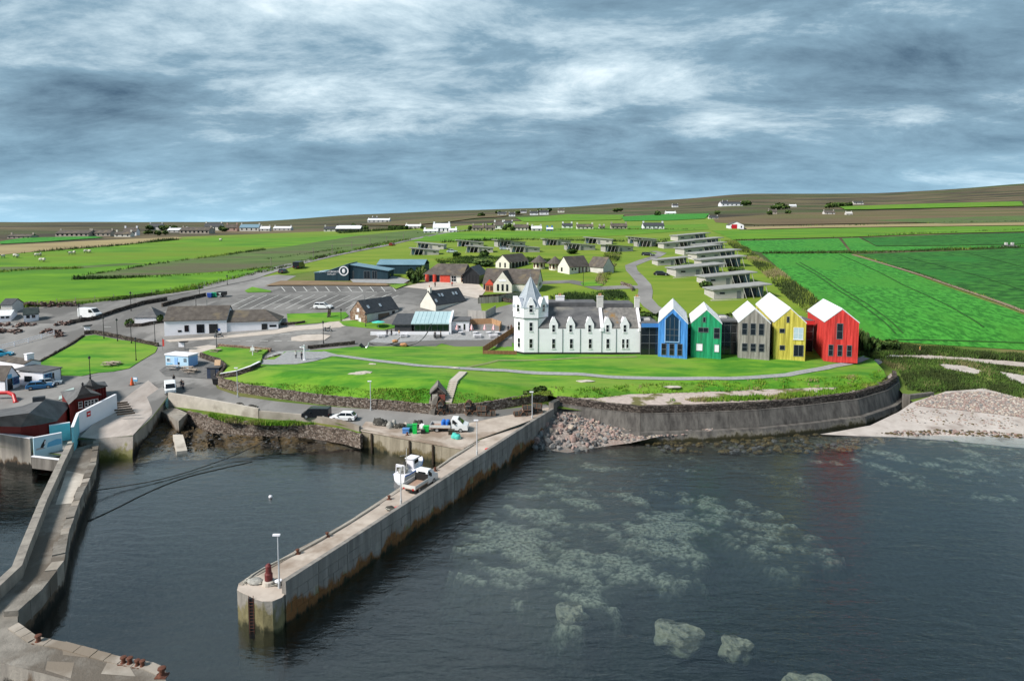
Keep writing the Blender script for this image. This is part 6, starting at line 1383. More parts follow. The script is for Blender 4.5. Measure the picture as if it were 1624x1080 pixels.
# ------------------------------------------------------------ people
skin = M('skin', (.50, .32, .24), rough=.6); hair_m = M('dark_hair', (.03, .02, .015), rough=.7)
def person(label, g, rz, top, legs, pose=0, h=1.74, group=None):
    """one skinned body; head, hands and clothes by face colour"""
    J = {'pel': (0, 0, .96, .15), 'waist': (0, .01, 1.10, .135), 'chest': (0, .0, 1.32, .165), 'neck': (0, -.01, 1.47, .062), 'head': (0, -.03, 1.60, .098), 'crown': (0, -.02, 1.70, .08)}
    E = [('pel', 'waist'), ('waist', 'chest'), ('chest', 'neck'), ('neck', 'head'), ('head', 'crown')]
    for s, n in ((-1, 'l'), (1, 'r')):
        k = pose*s*.14
        J.update({'hip'+n: (s*.095, 0, .88, .105), 'knee'+n: (s*.10, -.02-k, .50, .068), 'ank'+n: (s*.105, .02-k*1.6, .09, .048), 'toe'+n: (s*.115, -.15-k*1.6, .04, .042),
                  'sh'+n: (s*.19, .0, 1.40, .072), 'el'+n: (s*.25, .03+k*.5, 1.13, .048), 'wr'+n: (s*.24, -.06+k, .89, .034), 'palm'+n: (s*.235, -.075+k, .81, .036)})
        E += [('pel', 'hip'+n), ('hip'+n, 'knee'+n), ('knee'+n, 'ank'+n), ('ank'+n, 'toe'+n), ('chest', 'sh'+n), ('sh'+n, 'el'+n), ('el'+n, 'wr'+n), ('wr'+n, 'palm'+n)]
    ks = list(J); me = bpy.data.meshes.new('b'); me.from_pydata([J[k][:3] for k in ks], [(ks.index(a), ks.index(b_)) for a, b_ in E], [])
    t_ = bpy.data.objects.new('b', me); C.objects.link(t_); m_ = t_.modifiers.new('s', 'SKIN'); sv_ = me.skin_vertices[0].data
    for i, k in enumerate(ks): sv_[i].radius = (J[k][3], J[k][3]*(.72 if k in ('chest', 'waist', 'pel') else 1))
    sv_[0].use_root = True; t_.modifiers.new('u', 'SUBSURF').levels = 1
    dg = bpy.context.evaluated_depsgraph_get(); bm_ = bpy.data.meshes.new_from_object(t_.evaluated_get(dg)); bpy.data.objects.remove(t_)
    mb = MB(); mb.add([tuple(v.co) for v in bm_.vertices], [tuple(p.vertices) for p in bm_.polygons])
    for s in (-1, 1):     # fingers, thumb, ears
        k = pose*s*.14; px_, py_, pz_ = s*.235, -.075+k, .80
        for i, l in enumerate((.075, .085, .08, .062)): y = py_+(i-1.5)*.019; mb.path([(px_, y, pz_-.01), (px_, y-.01, pz_-.01-l*.55), (px_-s*.015, y-.02, pz_-.01-l)], .0085, 5)
        mb.path([(px_, py_-.03, pz_+.03), (px_-s*.01, py_-.06, pz_), (px_-s*.015, py_-.065, pz_-.03)], .0095, 5)
        mb.blob((s*.098, -.03, 1.60), .015, .03, .035, 6)
        mb.blob((s*.035, -.125, 1.62), .013, .008, .008, 6)
    mb.blob((0, -.135, 1.59), .014, .022, .024, 6); mb.box(-.025, .025, -.125, -.118, 1.535, 1.545)
    mb.m = []
    for f in mb.f:
        c = sum((Vector(mb.v[i]) for i in f), Vector())/len(f)
        mb.m.append(0 if c.z > 1.455 or (c.z < .90 and abs(c.x) > .2 and c.z > .6) else (1 if c.z > .90 else (2 if c.z > .10 else 3)))
    r = thing('person', label, 'person', g, rz, group); k = h/1.76; r.scale = (k, k, k)
    mb.build('body', [skin, top, legs, trim], r, smooth=True); MB().blob((0, -.005, 1.645), .108, .115, .10, 10).build('hair', hair_m, r)
    return r
dj = M('dark_jacket', (.02, .022, .028), (.03, .032, .04), 3, .8); dn = M('navy_trousers', (.02, .025, .045), rough=.9); wj = M('white_jacket', (.62, .60, .58), rough=.8); tj = M('tan_jacket', (.45, .28, .14), rough=.8); yj = M('orange_jacket', (.65, .35, .10), rough=.8)
person('person in dark clothes standing nearest the white van at the slipway top', G(288, 616), .4, dj, dn, .4); person('person in dark clothes, left one of the pair right of the white van', G(286.5+0.5, 608) if 0 else G(291, 618), -.5, dj, dn, 0)
person('person in dark clothes standing behind the white van roof', G(276, 608), .9, dj, dn, .2)
person('person in a white jacket on the grey paving left of the white signpost', G(469.5, 569), .3, wj, dj, .3); person('person in dark clothes right beside the white signpost', G(478.5, 571), -.6, dj, dn, .1)
person('person in an orange jacket standing on the dune path', G(1459, 560), .5, yj, M('tan_trousers', (.35, .26, .2), rough=.9), .6)
for k, (px, py, l_) in enumerate([(614, 533, 'person seated area visitor in dark clothes at the left end of the cafe terrace'), (621, 533.5, 'person in dark clothes second from the left on the cafe terrace'), (633, 534, 'person in a tan jacket in front of the cafe glass'), (690, 537, 'person in dark clothes by the table below the cafe window'), (699, 536.5, 'person in dark clothes right of the table below the cafe window')]):
    person(l_, G(px, py), k*1.1, (dj, dj, tj, dj, dj)[k], dn, .2)
person('person in dark clothes walking on the drive beside the brown fence', G(806, 527), .2, dj, dn, .5); person('person in a brown top on the drive beside the brown fence', G(811, 526), .1, M('brown_top', (.2, .09, .06)), dn, .4)
person('person in a red top on the paved plaza by the craft building', G(717, 455), .2, redp, dn, .3); person('person in dark clothes on the paved plaza by the craft building', G(690, 456), .8, dj, dn, .3)
# ------------------------------------------------------------ signpost, sculpture, furniture
g = G(483, 571.5); r = thing('signpost', 'famous style white signpost on the grey paving with two people beside it', 'signpost', g); r['label'] = 'tall white signpost on the grey paving with two people beside it'
MB().lathe([(.35, 0), (.35, .15), (.16, .2), (.14, 2.9), (.18, 2.95), (.05, 3.2)], 10).build('post', white, r)
for k, a in enumerate((.3, 1.7, 2.9, 4.4)): 
    o = MB().prism([(.1, 0), (.95, 0), (1.1, .12), (.95, .24), (.1, .24)], 'y', -.03, .03).build('finger_board', white, r, (0, 0, 2.0+.26*k), a)
    MB().box(.2, .9, -.036, -.031, .09, .15).build('lettering_band', black, o)
g = G(401, 567); r = thing('marker_post', 'white post with a small board on the edge of the kiosk lawn', 'post', g); MB().lathe([(.12, 0), (.10, 2.6)], 8).build('post', white, r); MB().box(-.4, .4, -.16, -.11, 1.5, 2.2).build('board', white, r)
steel = M('dark_steel', (.035, .04, .042), (.06, .065, .07), 2, .45, metal=.5); steel2 = M('pale_steel', (.40, .43, .44), (.5, .53, .54), 2, .4, metal=.5); ost = M('orange_stone', (.42, .20, .09), (.52, .28, .15), 2, .9, .6)
g0 = G(620, 550); scu = thing('sculpture', 'curved steel sculpture holding orange boulders on the lawn in front of the cafe', 'sculpture', g0)
def arc(pp, Y, r0, r1, nm, m_):
    P = []
    for (x, y) in pp: v = atY(x, y, Y); P.append(v-g0)
    for _ in range(2):
        N_ = [P[0]]
        for a, b_ in zip(P, P[1:]): N_ += [a.lerp(b_, .25), a.lerp(b_, .75)]
        P = N_+[P[-1]]
    mb = MB()
    for i, (a, b_) in enumerate(zip(P, P[1:])): t_ = i/len(P); mb.tube(a, b_, lerp(r0, r1, t_), lerp(r0, r1, t_+1/len(P)), 6)
    mb.build(nm, m_, scu)
Y1 = g0.y
arc([(584, 544), (597, 548), (612, 547.5), (626, 543), (634, 536)], Y1+1, .08, .14, 'arm', steel); arc([(619, 545), (632, 549), (645, 549.5), (662, 544), (676, 532), (684, 513)], Y1, .15, .10, 'arm', steel)
arc([(571, 546), (577, 551), (581, 552.5)], Y1-1, .45, .2, 'dark_blade', steel); arc([(580, 552.5), (584, 549), (585, 543)], Y1-1, .3, .12, 'pale_blade', steel2)
for (x, y, s, dy) in ((640.5, 547, .9, 0), (627, 541, .7, 1)): v = atY(x, y, Y1+dy)-g0; MB().blob(tuple(v), s, s*.8, s*.55, 8, .15, int(x)).build('boulder', ost, scu)
def table_set(name, label, g, rz=0, m_=None, scale=1, group=None):
    r = thing(name, label, 'picnic table', g, rz, group); m_ = m_ or M('table_wood', (.36, .29, .23), (.46, .38, .31), 2, .9)
    for k in range(4): MB().box(-.9, .9, -.38+k*.195, -.38+k*.195+.17, .72, .76).build('table_plank', m_, r)
    for y in (-.75, .75): MB().box(-.9, .9, y-.13, y+.13, .42, .46).build('seat', m_, r)
    for x in (-.65, .65):
        MB().obox((x, -.35, .37), .08, .09, .95, 0, 0, .6).obox((x, .35, .37), .08, .09, .95, 0, 0, -.6).box(x-.04, x+.04, -.8, .8, .36, .42).build('leg', m_, r)
    r.scale = (scale,)*3; return r
for px, py, l_, m_ in [(276, 586, 'dark picnic table in front of the pale blue kiosk door', timber), (297, 588, 'pale picnic table right of the kiosk, nearer the kiosk', None), (304, 592, 'pale picnic table right of the kiosk, nearer the harbour', None), (343, 560, 'wooden picnic table on the kiosk lawn below the lamp post', None), (406, 560, 'wooden picnic table on the kiosk lawn by the white post', None), (172, 581, 'picnic table on the lower edge of the triangular green', None), (182, 580, 'second picnic table on the lower edge of the triangular green', None)]:
    table_set('picnic_table', l_, G(px, py), random.uniform(-.3, .3), m_, 1.15, 'picnic tables around the kiosk and green')
para_r = M('red_canvas', (.55, .05, .05), (.62, .1, .09), 2); 
def parasol(label, g):
    r = thing('parasol', label, 'parasol', g, 0, 'closed red and white parasols on the cafe terrace'); MB().lathe([(.3, 0), (.3, .08), (.03, .1), (.03, 2.5)], 8).build('pole', greyf, r)
    n = 8; mb = MB()
    mb.lathe([(.05, 2.5), (.28, 1.9), (.42, 1.25), (.3, 1.15)], 10); mb.m = [(i % 2) for i in range(len(mb.f))]; mb.build('canopy', [para_r, white], r)
    MB().lathe([(.05, 0), (.05, .7), (.6, .72), (.6, .76)], 12, (.9, -.4, 0)).build('table', white, r)
for px, l_ in [(725, 'closed red and white parasol nearest the cafe side wing'), (748, 'closed red and white parasol second from the cafe'), (769, 'closed red and white parasol third from the cafe'), (783, 'closed red and white parasol at the fence end of the terrace')]: parasol(l_, G(px, 531))
for px, py, l_ in [(757, 536, 'white table on the lawn edge below the parasols'), (782, 536, 'white table at the right end of the terrace below the parasols'), (605, 535, 'white table at the left end of the cafe terrace'), (640, 535, 'white table left of the cafe glass front'), (694, 537, 'dark table below the cafe window')]:
    table_set('terrace_table', l_, G(px, py), .1, trim if 'dark' in l_ else white, 1.1, 'tables on the cafe terrace')
r = thing('parasol', 'flat turquoise parasol beside the sandstone building', 'parasol', G(600, 520)); MB().lathe([(.04, 0), (.04, 1.6)], 6).build('pole', white, r); MB().lathe([(1.6, 1.35), (1.6, 1.42), (.05, 1.75)], 8).build('canopy', M('turquoise_canvas', (.08, .55, .45), rough=.7), r)
# bins at the car park corner
def bin_(label, g, c, rz=0):
    r = thing('wheelie_bin', label, 'bin', g, rz, 'bins at the corner of the car park'); m_ = M(c[0], c[1], rough=.5)
    MB().loft([[(-.5, -.4, .15), (.5, -.4, .15), (.5, .4, .15), (-.5, .4, .15)], [(-.62, -.5, 1.2), (.62, -.5, 1.2), (.62, .5, 1.2), (-.62, .5, 1.2)]]).build('tub', m_, r); MB().prism([(-.55, 1.205), (.55, 1.205), (.5, 1.35), (-.3, 1.4)], 'x', -.65, .65).build('lid', m_, r)
    for x in (-.4, .4): wheel(r, x, .3, .15, .1)
bin_('blue bin at the car park corner', G(333, 472.5), ('bin_blue', (.03, .08, .35))); bin_('green bin beside the blue one at the car park corner', G(339.5, 471.5), ('bin_green', (.02, .35, .18))); bin_('second green bin at the car park corner', G(344, 471.5), ('bin_green', 0)); bin_('pale bin beside the green ones at the car park corner', G(348, 471.5), ('bin_pale', (.6, .65, .63)))
r = thing('trailer', 'dark trailer parked beside the bins at the car park corner', 'trailer', G(352, 471), .1); MB().box(-1.2, 1.2, -.8, .8, .5, 1.5).build('box', black, r); wheel(r, 0, -.8); wheel(r, 0, .8)
r = thing('shed', 'dark blue timber shed standing on the gravel right of the kiosk', 'shed', G(328.5, 601), -.05); MB().box(0, 2.4, 0, 2.0, -.2, 2.2).build('wall', M('navy_boards', (.03, .045, .08), (.045, .06, .10), 2), r); MB().box(-.15, 2.55, -.15, 2.15, 2.203, 2.35).build('roof', felt, r); MB().obox((1.6, 1.2, 3.0), 1.2, .08, 1.1, 0, 0, -.3).build('board', M('plywood', (.55, .36, .22), (.62, .43, .28), 2), r); door(r, (1.2, -.003, 0), .9, 1.9, mat=slate_d)
bin_('black bin at the end of the retaining wall beside the navy shed', G(343.5, 610), ('bin_black', (.02, .02, .022)))
# orange cones, banner, boards
def cone(label, g):
    r = thing('traffic_cone', label, 'cone', g); MB().box(-.3, .3, -.3, .3, 0, .06).build('base', trim, r); MB().lathe([(.24, .063), (.05, 1.0)], 12).build('cone', M('cone_orange', (.75, .13, .04), rough=.5), r); MB().lathe([(.165, .42), (.115, .66)], 12).build('band', white, r); r.scale = (1.5,)*3
cone('orange traffic cone at the top of the slipway', G(209.5, 611)); r = thing('sign_board', 'small blue and white sign board beside the orange cone', 'sign', G(215, 609), -.2); MB().box(-.45, .45, -.04, .04, .5, 1.3).build('board', sblue, r); MB().box(-.4, .4, -.046, -.041, .9, 1.25).build('white_panel', white, r); MB().box(-.05, .05, 0, .08, 0, .5).build('post', greyf, r)
r = thing('banner', 'red feather banner at the road edge left of the kiosk', 'banner', G(258, 556)); MB().tube((0, 0, 0), (0, 0, 3), .03).build('pole', greyf, r); MB().prism([(.03, .9), (.4, 1.0), (.4, 2.4), (.03, 2.6)], 'y', -.02, .02).build('flag', M('banner_red', (.6, .06, .05), rough=.7), r)
r = thing('notice_board', 'small white and black notice board at the road junction by the green', 'sign', G(140, 528)); MB().box(-.9, .5, -.06, .06, .8, 1.6).build('board', white, r); MB().prism([(-1.1, 1.62), (.7, 1.62), (.9, 1.95), (-.9, 1.8)], 'y', -.4, .4).build('roof', black, r); MB().box(-.7, -.6, -.05, .05, 0, .8).box(.2, .3, -.05, .05, 0, .8).build('leg', white, r)
r = thing('notice_board', 'white information board with a dark canopy behind the kiosk', 'sign', G(288, 556)); MB().box(-.6, .6, -.06, .06, .8, 1.8).build('board', white, r); MB().prism([(-.3, 1.82), (1.4, 1.9), (1.4, 2.1), (-.3, 2.0)], 'y', -.4, .4).build('roof', black, r); MB().box(.7, .8, -.05, .05, 0, 1.85).build('leg', greyf, r)
r = thing('standing_stone', 'leaning standing stone on the kerb lawn beside the white estate car', 'stone', G(522, 504)); MB().obox((0, 0, .9), .8, .5, 2.4, .3, .15).build('stone', st_wall, r)
for px, py, l_ in [(591, 578, 'pale flat rock on the lawn left of the path'), (566, 593, 'largest pale rock lying on the grass bank'), (578, 591, 'smaller pale rock beside the largest one on the grass bank'), (928, 605, 'pale slab lying on the lawn in front of the hotel'), (1066, 614, 'pale flat slab at the edge of the eroded bank'), (722, 584, 'white stone at the top of the steps')]:
    g = G(px, py); r = thing('rock', l_, 'rock', g); k = 1.6 if 'largest' in l_ or 'slab' in l_ else .8; MB().blob((0, 0, .05), k, k*.45, .22, 9, .25, px).build('stone', conc_p, r)
# steps and bunker in the bank
sp = gl_([(737, 590), (722, 606)]); ss = thing('steps', 'concrete steps running down the grass bank beside the stone hut', 'steps', sp[0])
st0, st1 = G(734, 591), G(710, 637); d = st1-st0; a = math.atan2(d.y, d.x); n = 26
sm = MB().box(-.25, .25, -.75, .75, -.5, .16).mesh('step', conc_p)
for k in range(n):
    p = st0.lerp(st1, k/(n-1)); z = ht(p.x, p.y); obj('step', sm, ss, Vector((p.x, p.y, z+.02))-sp[0], a)
st0, st1 = G(690, 637), G(684, 657); d = st1-st0; a = math.atan2(d.y, d.x); ss = thing('steps', 'dark stone steps through the retaining wall below the stone hut', 'steps', st0)
sm = MB().box(-.2, .2, -.8, .8, -.5, .12).mesh('step', conc_d)
for k in range(12): p = st0.lerp(st1, k/11); obj('step', sm, ss, Vector((p.x, p.y, lerp(6.2, 3.8, k/11)))-st0, a)
r, w, d, e, rg = house('stone_hut', 'small stone hut with a white door set into the grass bank', 'hut', (683, 640), (706, 638), 4.5, 2.0, 3.1, 'y', st_dark, conc_d, ov=.15, dz=-.3)
MB().box(.25, 1.15, -.08, -.004, 0, 1.9).build('door', conc_p, r); MB().box(1.4, w, -.05, -.004, .1, 1.8).build('red_panel', M('rusty_panel', (.20, .05, .035), (.28, .08, .06), 2), r)
# ------------------------------------------------------------ walls with murals by the red hall
tq = M('turquoise_paint', (.16, .50, .58), (.22, .58, .66), .7, .7); mw = thing('white_wall', 'long white painted wall with a small red square emblem above the slipway', 'wall', at(126, 680, 3.6))
wa, wb = at(126, 680, 3.6), at(186, 648, 4.4)
def lw(v): return v-mw.location
ribbon([lw(wa), lw(wa.lerp(wb, .5)), lw(wb)], [(0, -1.5), (0, 2.5), (-.4, 2.5), (-.4, -1.5)]).build('panel', white, mw)
ang = math.atan2((wb-wa).y, (wb-wa).x); p = lw(wa.lerp(wb, .24)); MB().box(-.42, .42, -.05, -.005, -.42, .42).build('emblem', M('emblem_red', (.55, .02, .03), rough=.5), mw, tuple(p+Vector((0, 0, 1.6))), ang); MB().box(-.26, .26, -.07, -.051, -.08, .10).build('emblem_mark', white, mw, tuple(p+Vector((0, 0, 1.6))), ang)
wc, wd, we, wf = at(79, 695, 3.5), at(112, 690, 3.5), at(54, 716, 3.4), at(99, 707, 3.4); wg = at(118, 703, 3.4)
def mural(name, label, a, b_, h, m_):
    r = thing(name, label, 'wall', a); ribbon([Vector((0, 0, 0)), b_-a], [(0, -1.4), (0, h), (-.3, h), (-.3, -1.4)]).build('panel', m_, r); ribbon([Vector((0, 0, 0)), b_-a], [(.04, h+.003), (.04, h+.1), (-.34, h+.1), (-.34, h+.003)]).build('coping', white, r); return r
mural('mural_wall', 'turquoise wall set back behind the bird mural at the head of the breakwater', wc, wd, 1.9, tq)
mural('mural_wall', 'turquoise wall end between the white wall and the breakwater deck', wg, wa, 2.4, tq)
r = mural('mural_wall', 'pale blue wall painted with a dark seabird above blue water', we, wf, 1.9, M('pale_blue_wall', (.45, .66, .76), (.52, .72, .80), .8, .7))
a = math.atan2((wf-we).y, (wf-we).x); Lw = (wf-we).length
def fl(pts, m_, nm, o): MB().prism(pts, 'y', -.01-o, -.002).build(nm, m_, r, (0, 0, 0), a)
fl([(Lw*.45, .25), (Lw*.98, .35), (Lw*.98, 1.1), (Lw*.8, 1.2), (Lw*.5, .9)], sblue, 'painted_sea', .0); fl([(.2, .1), (Lw*.4, .15), (Lw*.3, .45), (.3, .35)], M('mural_grey', (.4, .4, .4)), 'painted_rock', .003)
fl([(Lw*.22, .35), (Lw*.32, .3), (Lw*.42, .9), (Lw*.43, 1.35), (Lw*.38, 1.45), (Lw*.34, 1.2), (Lw*.27, .8)], black, 'painted_bird', .006); fl([(Lw*.36, .75), (Lw*.41, .85), (Lw*.42, 1.3), (Lw*.39, 1.25)], white, 'painted_breast', .01)
mural('harbour_ledge', 'white edged ledge wall below the seabird mural', at(50, 727, 2.9), at(99, 733, 2.9), .25, conc_d)
# red pipe, creel posts and benches at lower left
r = thing('red_pipe', 'thick red pipe bending to the ground at the left edge', 'pipe', G(10, 634)); o0 = r.location
P = [Vector(G(-20, 634))+Vector((0, 0, 1.2)), Vector(G(14, 633))+Vector((0, 0, 1.2)), Vector(G(22, 635))+Vector((0, 0, 1.0)), Vector(G(25, 638))+Vector((0, 0, 0))]
MB().path([p-o0 for p in P], .32, 10).build('pipe', M('pipe_red', (.50, .02, .025), rough=.4), r); MB().lathe([(.45, 0), (.45, .12)], 10, tuple(P[3]-o0)).build('flange', MATS['pipe_red'], r)
for k in range(6):
    g = at(189+k*2.2, 640+k*3.4, 4.35); r = thing('timber_baulk', 'loose dark timber lying at the white end of the slipway wall', 'timber', g, R(25), 'loose timbers on the slipway'); MB().box(-1.3, 1.3, -.12, .12, 0, .22).build('baulk', MATS['wet_timber'], r)
# ------------------------------------------------------------ harbour gear
rust = MATS['rusty_iron']
def bollard(label, v, s=1):
    r = thing('bollard', label, 'bollard', v, 0, 'rusty mooring bollards'); s *= .78; MB().lathe([(.28, 0), (.26, .06), (.17, .1), (.16, .4), (.26, .46), (.24, .56), (.05, .6)], 12).build('post', rust, r); MB().box(-.36, .36, -.3, .3, -.02, .04).build('base', rust, r); r.scale = (s,)*3
pzz = lambda px, py: Vector((*at(px, py, 2.8).xy, 2.78))
for px, py, l_ in [(519, 850, 'rusty bollard third from the pier end on its basin edge'), (472, 877, 'rusty bollard second from the pier end on its basin edge'), (617, 791, 'rusty bollard below the pickup truck on the basin edge'), (690, 746, 'rusty bollard just beyond the pickup truck'), (646, 690, 'rusty bollard on the quay edge below the green tubs')]: bollard(l_, pzz(px, py) if py != 690 else Vector((*at(px, py, 2.93).xy, 2.94)))
for px, py, l_, s in [(61, 1016, 'lone square rusty bollard on the near breakwater arm', 1.3), (196, 1050, 'left of the two close bollards on the near breakwater arm', 1.2), (206, 1051, 'right of the two close bollards on the near breakwater arm', 1.2), (218, 1054, 'dark bollard of the middle pair on the near arm', 1.1), (226, 1055, 'dark bollard right of the middle pair on the near arm', 1.1), (257, 1070, 'rusty bollard at the very tip of the near breakwater arm', 1.5)]: bollard(l_, Vector((*at(px, py, 2.4).xy, 2.33)), s)
v = at(426.5, 926, 2.75); r = thing('navigation_light', 'dark red beacon on a pale round base at the outer end of the pier', 'beacon', Vector((v.x, v.y, 2.75))); MB().lathe([(.6, 0), (.55, .35), (.4, .4)], 14).build('base', conc_p, r); MB().lathe([(.36, .41), (.36, 1.0), (.28, 1.1), (.24, 1.7), (.3, 1.75), (.12, 1.95)], 12).build('beacon', M('beacon_red', (.10, .02, .02), (.16, .03, .03), 3, .6), r)
MB().lathe([(.2, 0), (.32, .02), (.32, .14), (.2, .16)], 12, (.9, -.1, .3)).build('lifebuoy', white, r)
ropem = M('pale_rope', (.42, .40, .34), (.55, .52, .46), 4, .9); roped = M('dark_rope', (.05, .05, .045), rough=.9); netg = M('teal_net', (.06, .42, .36), (.10, .55, .48), 3, .9, 1, 8); netd = M('dark_net', (.03, .03, .028), (.08, .075, .065), 3, .95, 1, 8); netw = M('grey_net', (.25, .24, .22), (.4, .39, .36), 4, .95, 1, 8)
def heap(name, label, v, rx, ry, rz_, m_, seed, cat='net'):
    r = thing(name, label, cat, v); mb = MB(); rnd = random.Random(seed)
    for k in range(5): mb.blob((rnd.uniform(-.5, .5)*rx, rnd.uniform(-.5, .5)*ry, rz_*.3), rx*.6, ry*.6, rz_*rnd.uniform(.5, .9), 9, .22, seed+k)
    mb.build('folds', m_, r, smooth=True)
    rp2 = MB(); 
    for k in range(3): rp2.path([(rnd.uniform(-1, 1)*rx, rnd.uniform(-1, 1)*ry, rz_*(.2+.5*rnd.random())) for _ in range(6)], .03, 5)
    rp2.build('rope', ropem, r); return r
qz = lambda px, py: Vector((*at(px, py, 2.9).xy, 2.9))
heap('net_heap', 'teal net heap on the quay edge below the white truck', qz(724, 695), .8, .6, .8, netg, 1); heap('net_heap', 'big dark net heap at the left end of the quay gear', qz(603, 676), 1.2, .7, 1.3, netd, 2); heap('net_heap', 'dark net heap behind the tall dark float', qz(614, 677), 1.2, .7, .8, netd, 3)
heap('net_heap', 'grey net heap with a dark top in the quay gear', qz(621, 680), .8, .6, 1.4, netw, 4); heap('net_heap', 'dark net heap between the grey one and the green tubs', qz(632, 680), 1.1, .6, .8, netd, 5); heap('net_heap', 'dark net heap behind the green tubs', qz(663, 679), 1.0, .6, 1.4, netd, 6); heap('net_heap', 'pale sacking heap beside the tall green tub', qz(646, 678), .7, .5, .9, conc_p, 7, 'sack'); heap('net_heap', 'white sacking heap between the two green tubs', qz(669, 681), .5, .5, 1.0, white, 8, 'sack')
heap('net_heap', 'tangle of nets and pale rope at the outer end of the pier', Vector((*at(403, 921, 2.8).xy, 2.77)), 1.0, .7, .35, netw, 9); heap('net_heap', 'flat tangle of rope beside the beacon on the pier end', Vector((*at(440, 925, 2.8).xy, 2.77)), .6, .5, .35, netd, 10)
heap('net_heap', 'dark gear and a red float on the pier deck below the pickup', Vector((*at(620, 808, 2.8).xy, 2.77)), .7, .5, .4, netd, 11); heap('net_heap', 'dark gear heap by the pale parapet on the harbour road', G(380, 643), .9, .5, .5, netd, 12); heap('net_heap', 'dark gear heap at the right end of the pale parapet', G(401, 646), .9, .5, .5, netd, 13)
def tub(label, v, c, h=1.0, rr=.45):
    r = thing('plastic_tub', label, 'tub', v, 0, 'plastic tubs on the quay'); m_ = M(c[0], c[1], rough=.4); MB().box(-rr, rr, -rr*.8, rr*.8, 0, h).build('tub', m_, r); MB().box(-rr-.05, rr+.05, -rr*.8-.05, rr*.8+.05, h+.002, h+.1).build('rim', m_, r)
    for z in (.3, .6): MB().box(-rr-.02, rr+.02, -rr*.8-.02, rr*.8+.02, h*z, h*z+.05).build('rib', m_, r)
gt = ('tub_green', (.01, .50, .08)); tub('tall bright green tub on the quay edge', qz(658, 688), gt, 1.5, .32); tub('short bright green tub nearest the white truck', qz(676, 685), gt, .9, .4); tub('dark green tub behind the tall bright green one', qz(651, 684), ('tub_dark_green', (.02, .22, .10)), 1.0, .5); tub('blue tub at the quay edge left of the green tubs', qz(644, 687), ('tub_blue', (.10, .25, .55)), .7, .5); tub('black tub beside the short green one', qz(671, 688), ('tub_black', (.02, .02, .02)), .6, .3); tub('dark box on the quay beside the teal net', qz(716, 689), ('tub_brown', (.05, .045, .03)), .7, .45)
# creels: arched frames with slats and netting
def creel():
    r = thing('creel', '', 'creel', (0, 0, 0), 0, 'lobster creels stacked against the rubble wall'); fr = MB(); n = 7
    for x in (-.45, 0, .45):
        P = [(x, .3*cos(pi*i/n), .06+.42*sin(pi*i/n)) for i in range(n+1)]; fr.path(P, .022, 5)
    for y in (-.3, 0, .3): fr.tube((-.45, y, .06 if y else .48), (.45, y, .06 if y else .48), .022)
    fr.build('frame', M('creel_frame', (.28, .13, .07), (.16, .09, .06), 4), r)
    MB().prism([(.28*cos(pi*i/n), .07+.38*sin(pi*i/n)) for i in range(n+1)], 'x', -.43, .43).build('net', netd, r)
    for y in (-.2, -.07, .07, .2): MB().box(-.48, .48, y-.04, y+.04, 0, .04).build('slat', timber, r)
    r.scale = (1.7,)*3; return r
cp = creel(); first = True
for px, py, lev, l_ in [(699, 657, 0, 'bottom creel of the tall stack behind the white truck'), (700, 657, 1, 'middle creel of the tall stack behind the white truck'), (699.5, 657, 2, 'top creel of the tall stack behind the white truck'), (712, 656, 0, 'single creel right of the tall stack'), (743, 658, 0, 'bottom creel of the stack right of the truck cab'), (744, 658, 1, 'middle creel of the stack right of the truck cab'), (743, 658, 2, 'top creel of the stack right of the truck cab'),
                        (755, 658, 0, 'brown creel next to the stack right of the truck'), (764, 659, 0, 'creel in the middle of the row along the rubble wall'), (764, 659, 1, 'creel on top in the middle of the row along the rubble wall'), (772, 659, 0, 'creel at the right end of the row along the rubble wall'), (778, 659, 0, 'last creel of the row beneath the rubble wall'), (822, 660, 0, 'turquoise tied creel left of the reddish ones by the pier root'), (829, 659, 0, 'reddish creel left of the lamp at the pier root'), (836, 658, 0, 'reddish creel beside the lamp at the pier root'), (836, 658, 1, 'reddish creel on top beside the lamp at the pier root'), (852, 655, 0, 'bottom creel at the end of the rubble wall'), (852, 655, 1, 'top creel at the end of the rubble wall')]:
    g = G(px, py); o = cp if first else copy_tree(cp); first = False; o.location = g+Vector((0, 0, .06+lev*.8)); o.rotation_euler = (0, 0, random.uniform(-.3, .3)+pi/2*(px % 2 > .9)); o['label'] = l_
# ropes over the basin
def rope(label, pts, rad, m_, floats=0):
    r = thing('mooring_rope', label, 'rope', pts[0]); P = [p-pts[0] for p in pts]
    for _ in range(2):
        N_ = [P[0]]
        for a, b_ in zip(P, P[1:]): N_ += [a.lerp(b_, .25), a.lerp(b_, .75)]
        P = N_+[P[-1]]
    MB().path(P, rad, 5).build('line', m_, r)
    for k in range(floats): p = P[int((k+.5)*len(P)/floats)]; MB().blob(tuple(p), .16, .1, .09, 6).build('float', black, r)
rope('mooring rope hanging from the rubble wall across the basin to the breakwater', [at(468, 672, 2.9), at(440, 690, 1.9), at(395, 712, .8), at(340, 735, .2), at(260, 760, .15), at(190, 772, .35), at(133, 780, 1.0)], .07, roped, 3)
rope('weed hung rope floating across the basin with small dark floats', [at(400, 732, .03), at(350, 743, .03), at(290, 757, .03), at(230, 782, .03), at(180, 808, .03), at(140, 826, .03)], .07, roped, 9)
rope('pale rope hanging from the teal net to the pier corner', [qz(722, 696), at(727, 702, 2.3), at(732, 715, 1.3), at(738, 718, 2.0)], .05, ropem)
rope('pale rope lying along the basin edge of the pier', [Vector((*v.xy, 2.92)) for v in [at(x, y, 2.8) for x, y in [(386, 925), (410, 906), (455, 884), (470, 878), (520, 850), (560, 826), (600, 800)]]], .06, ropem)
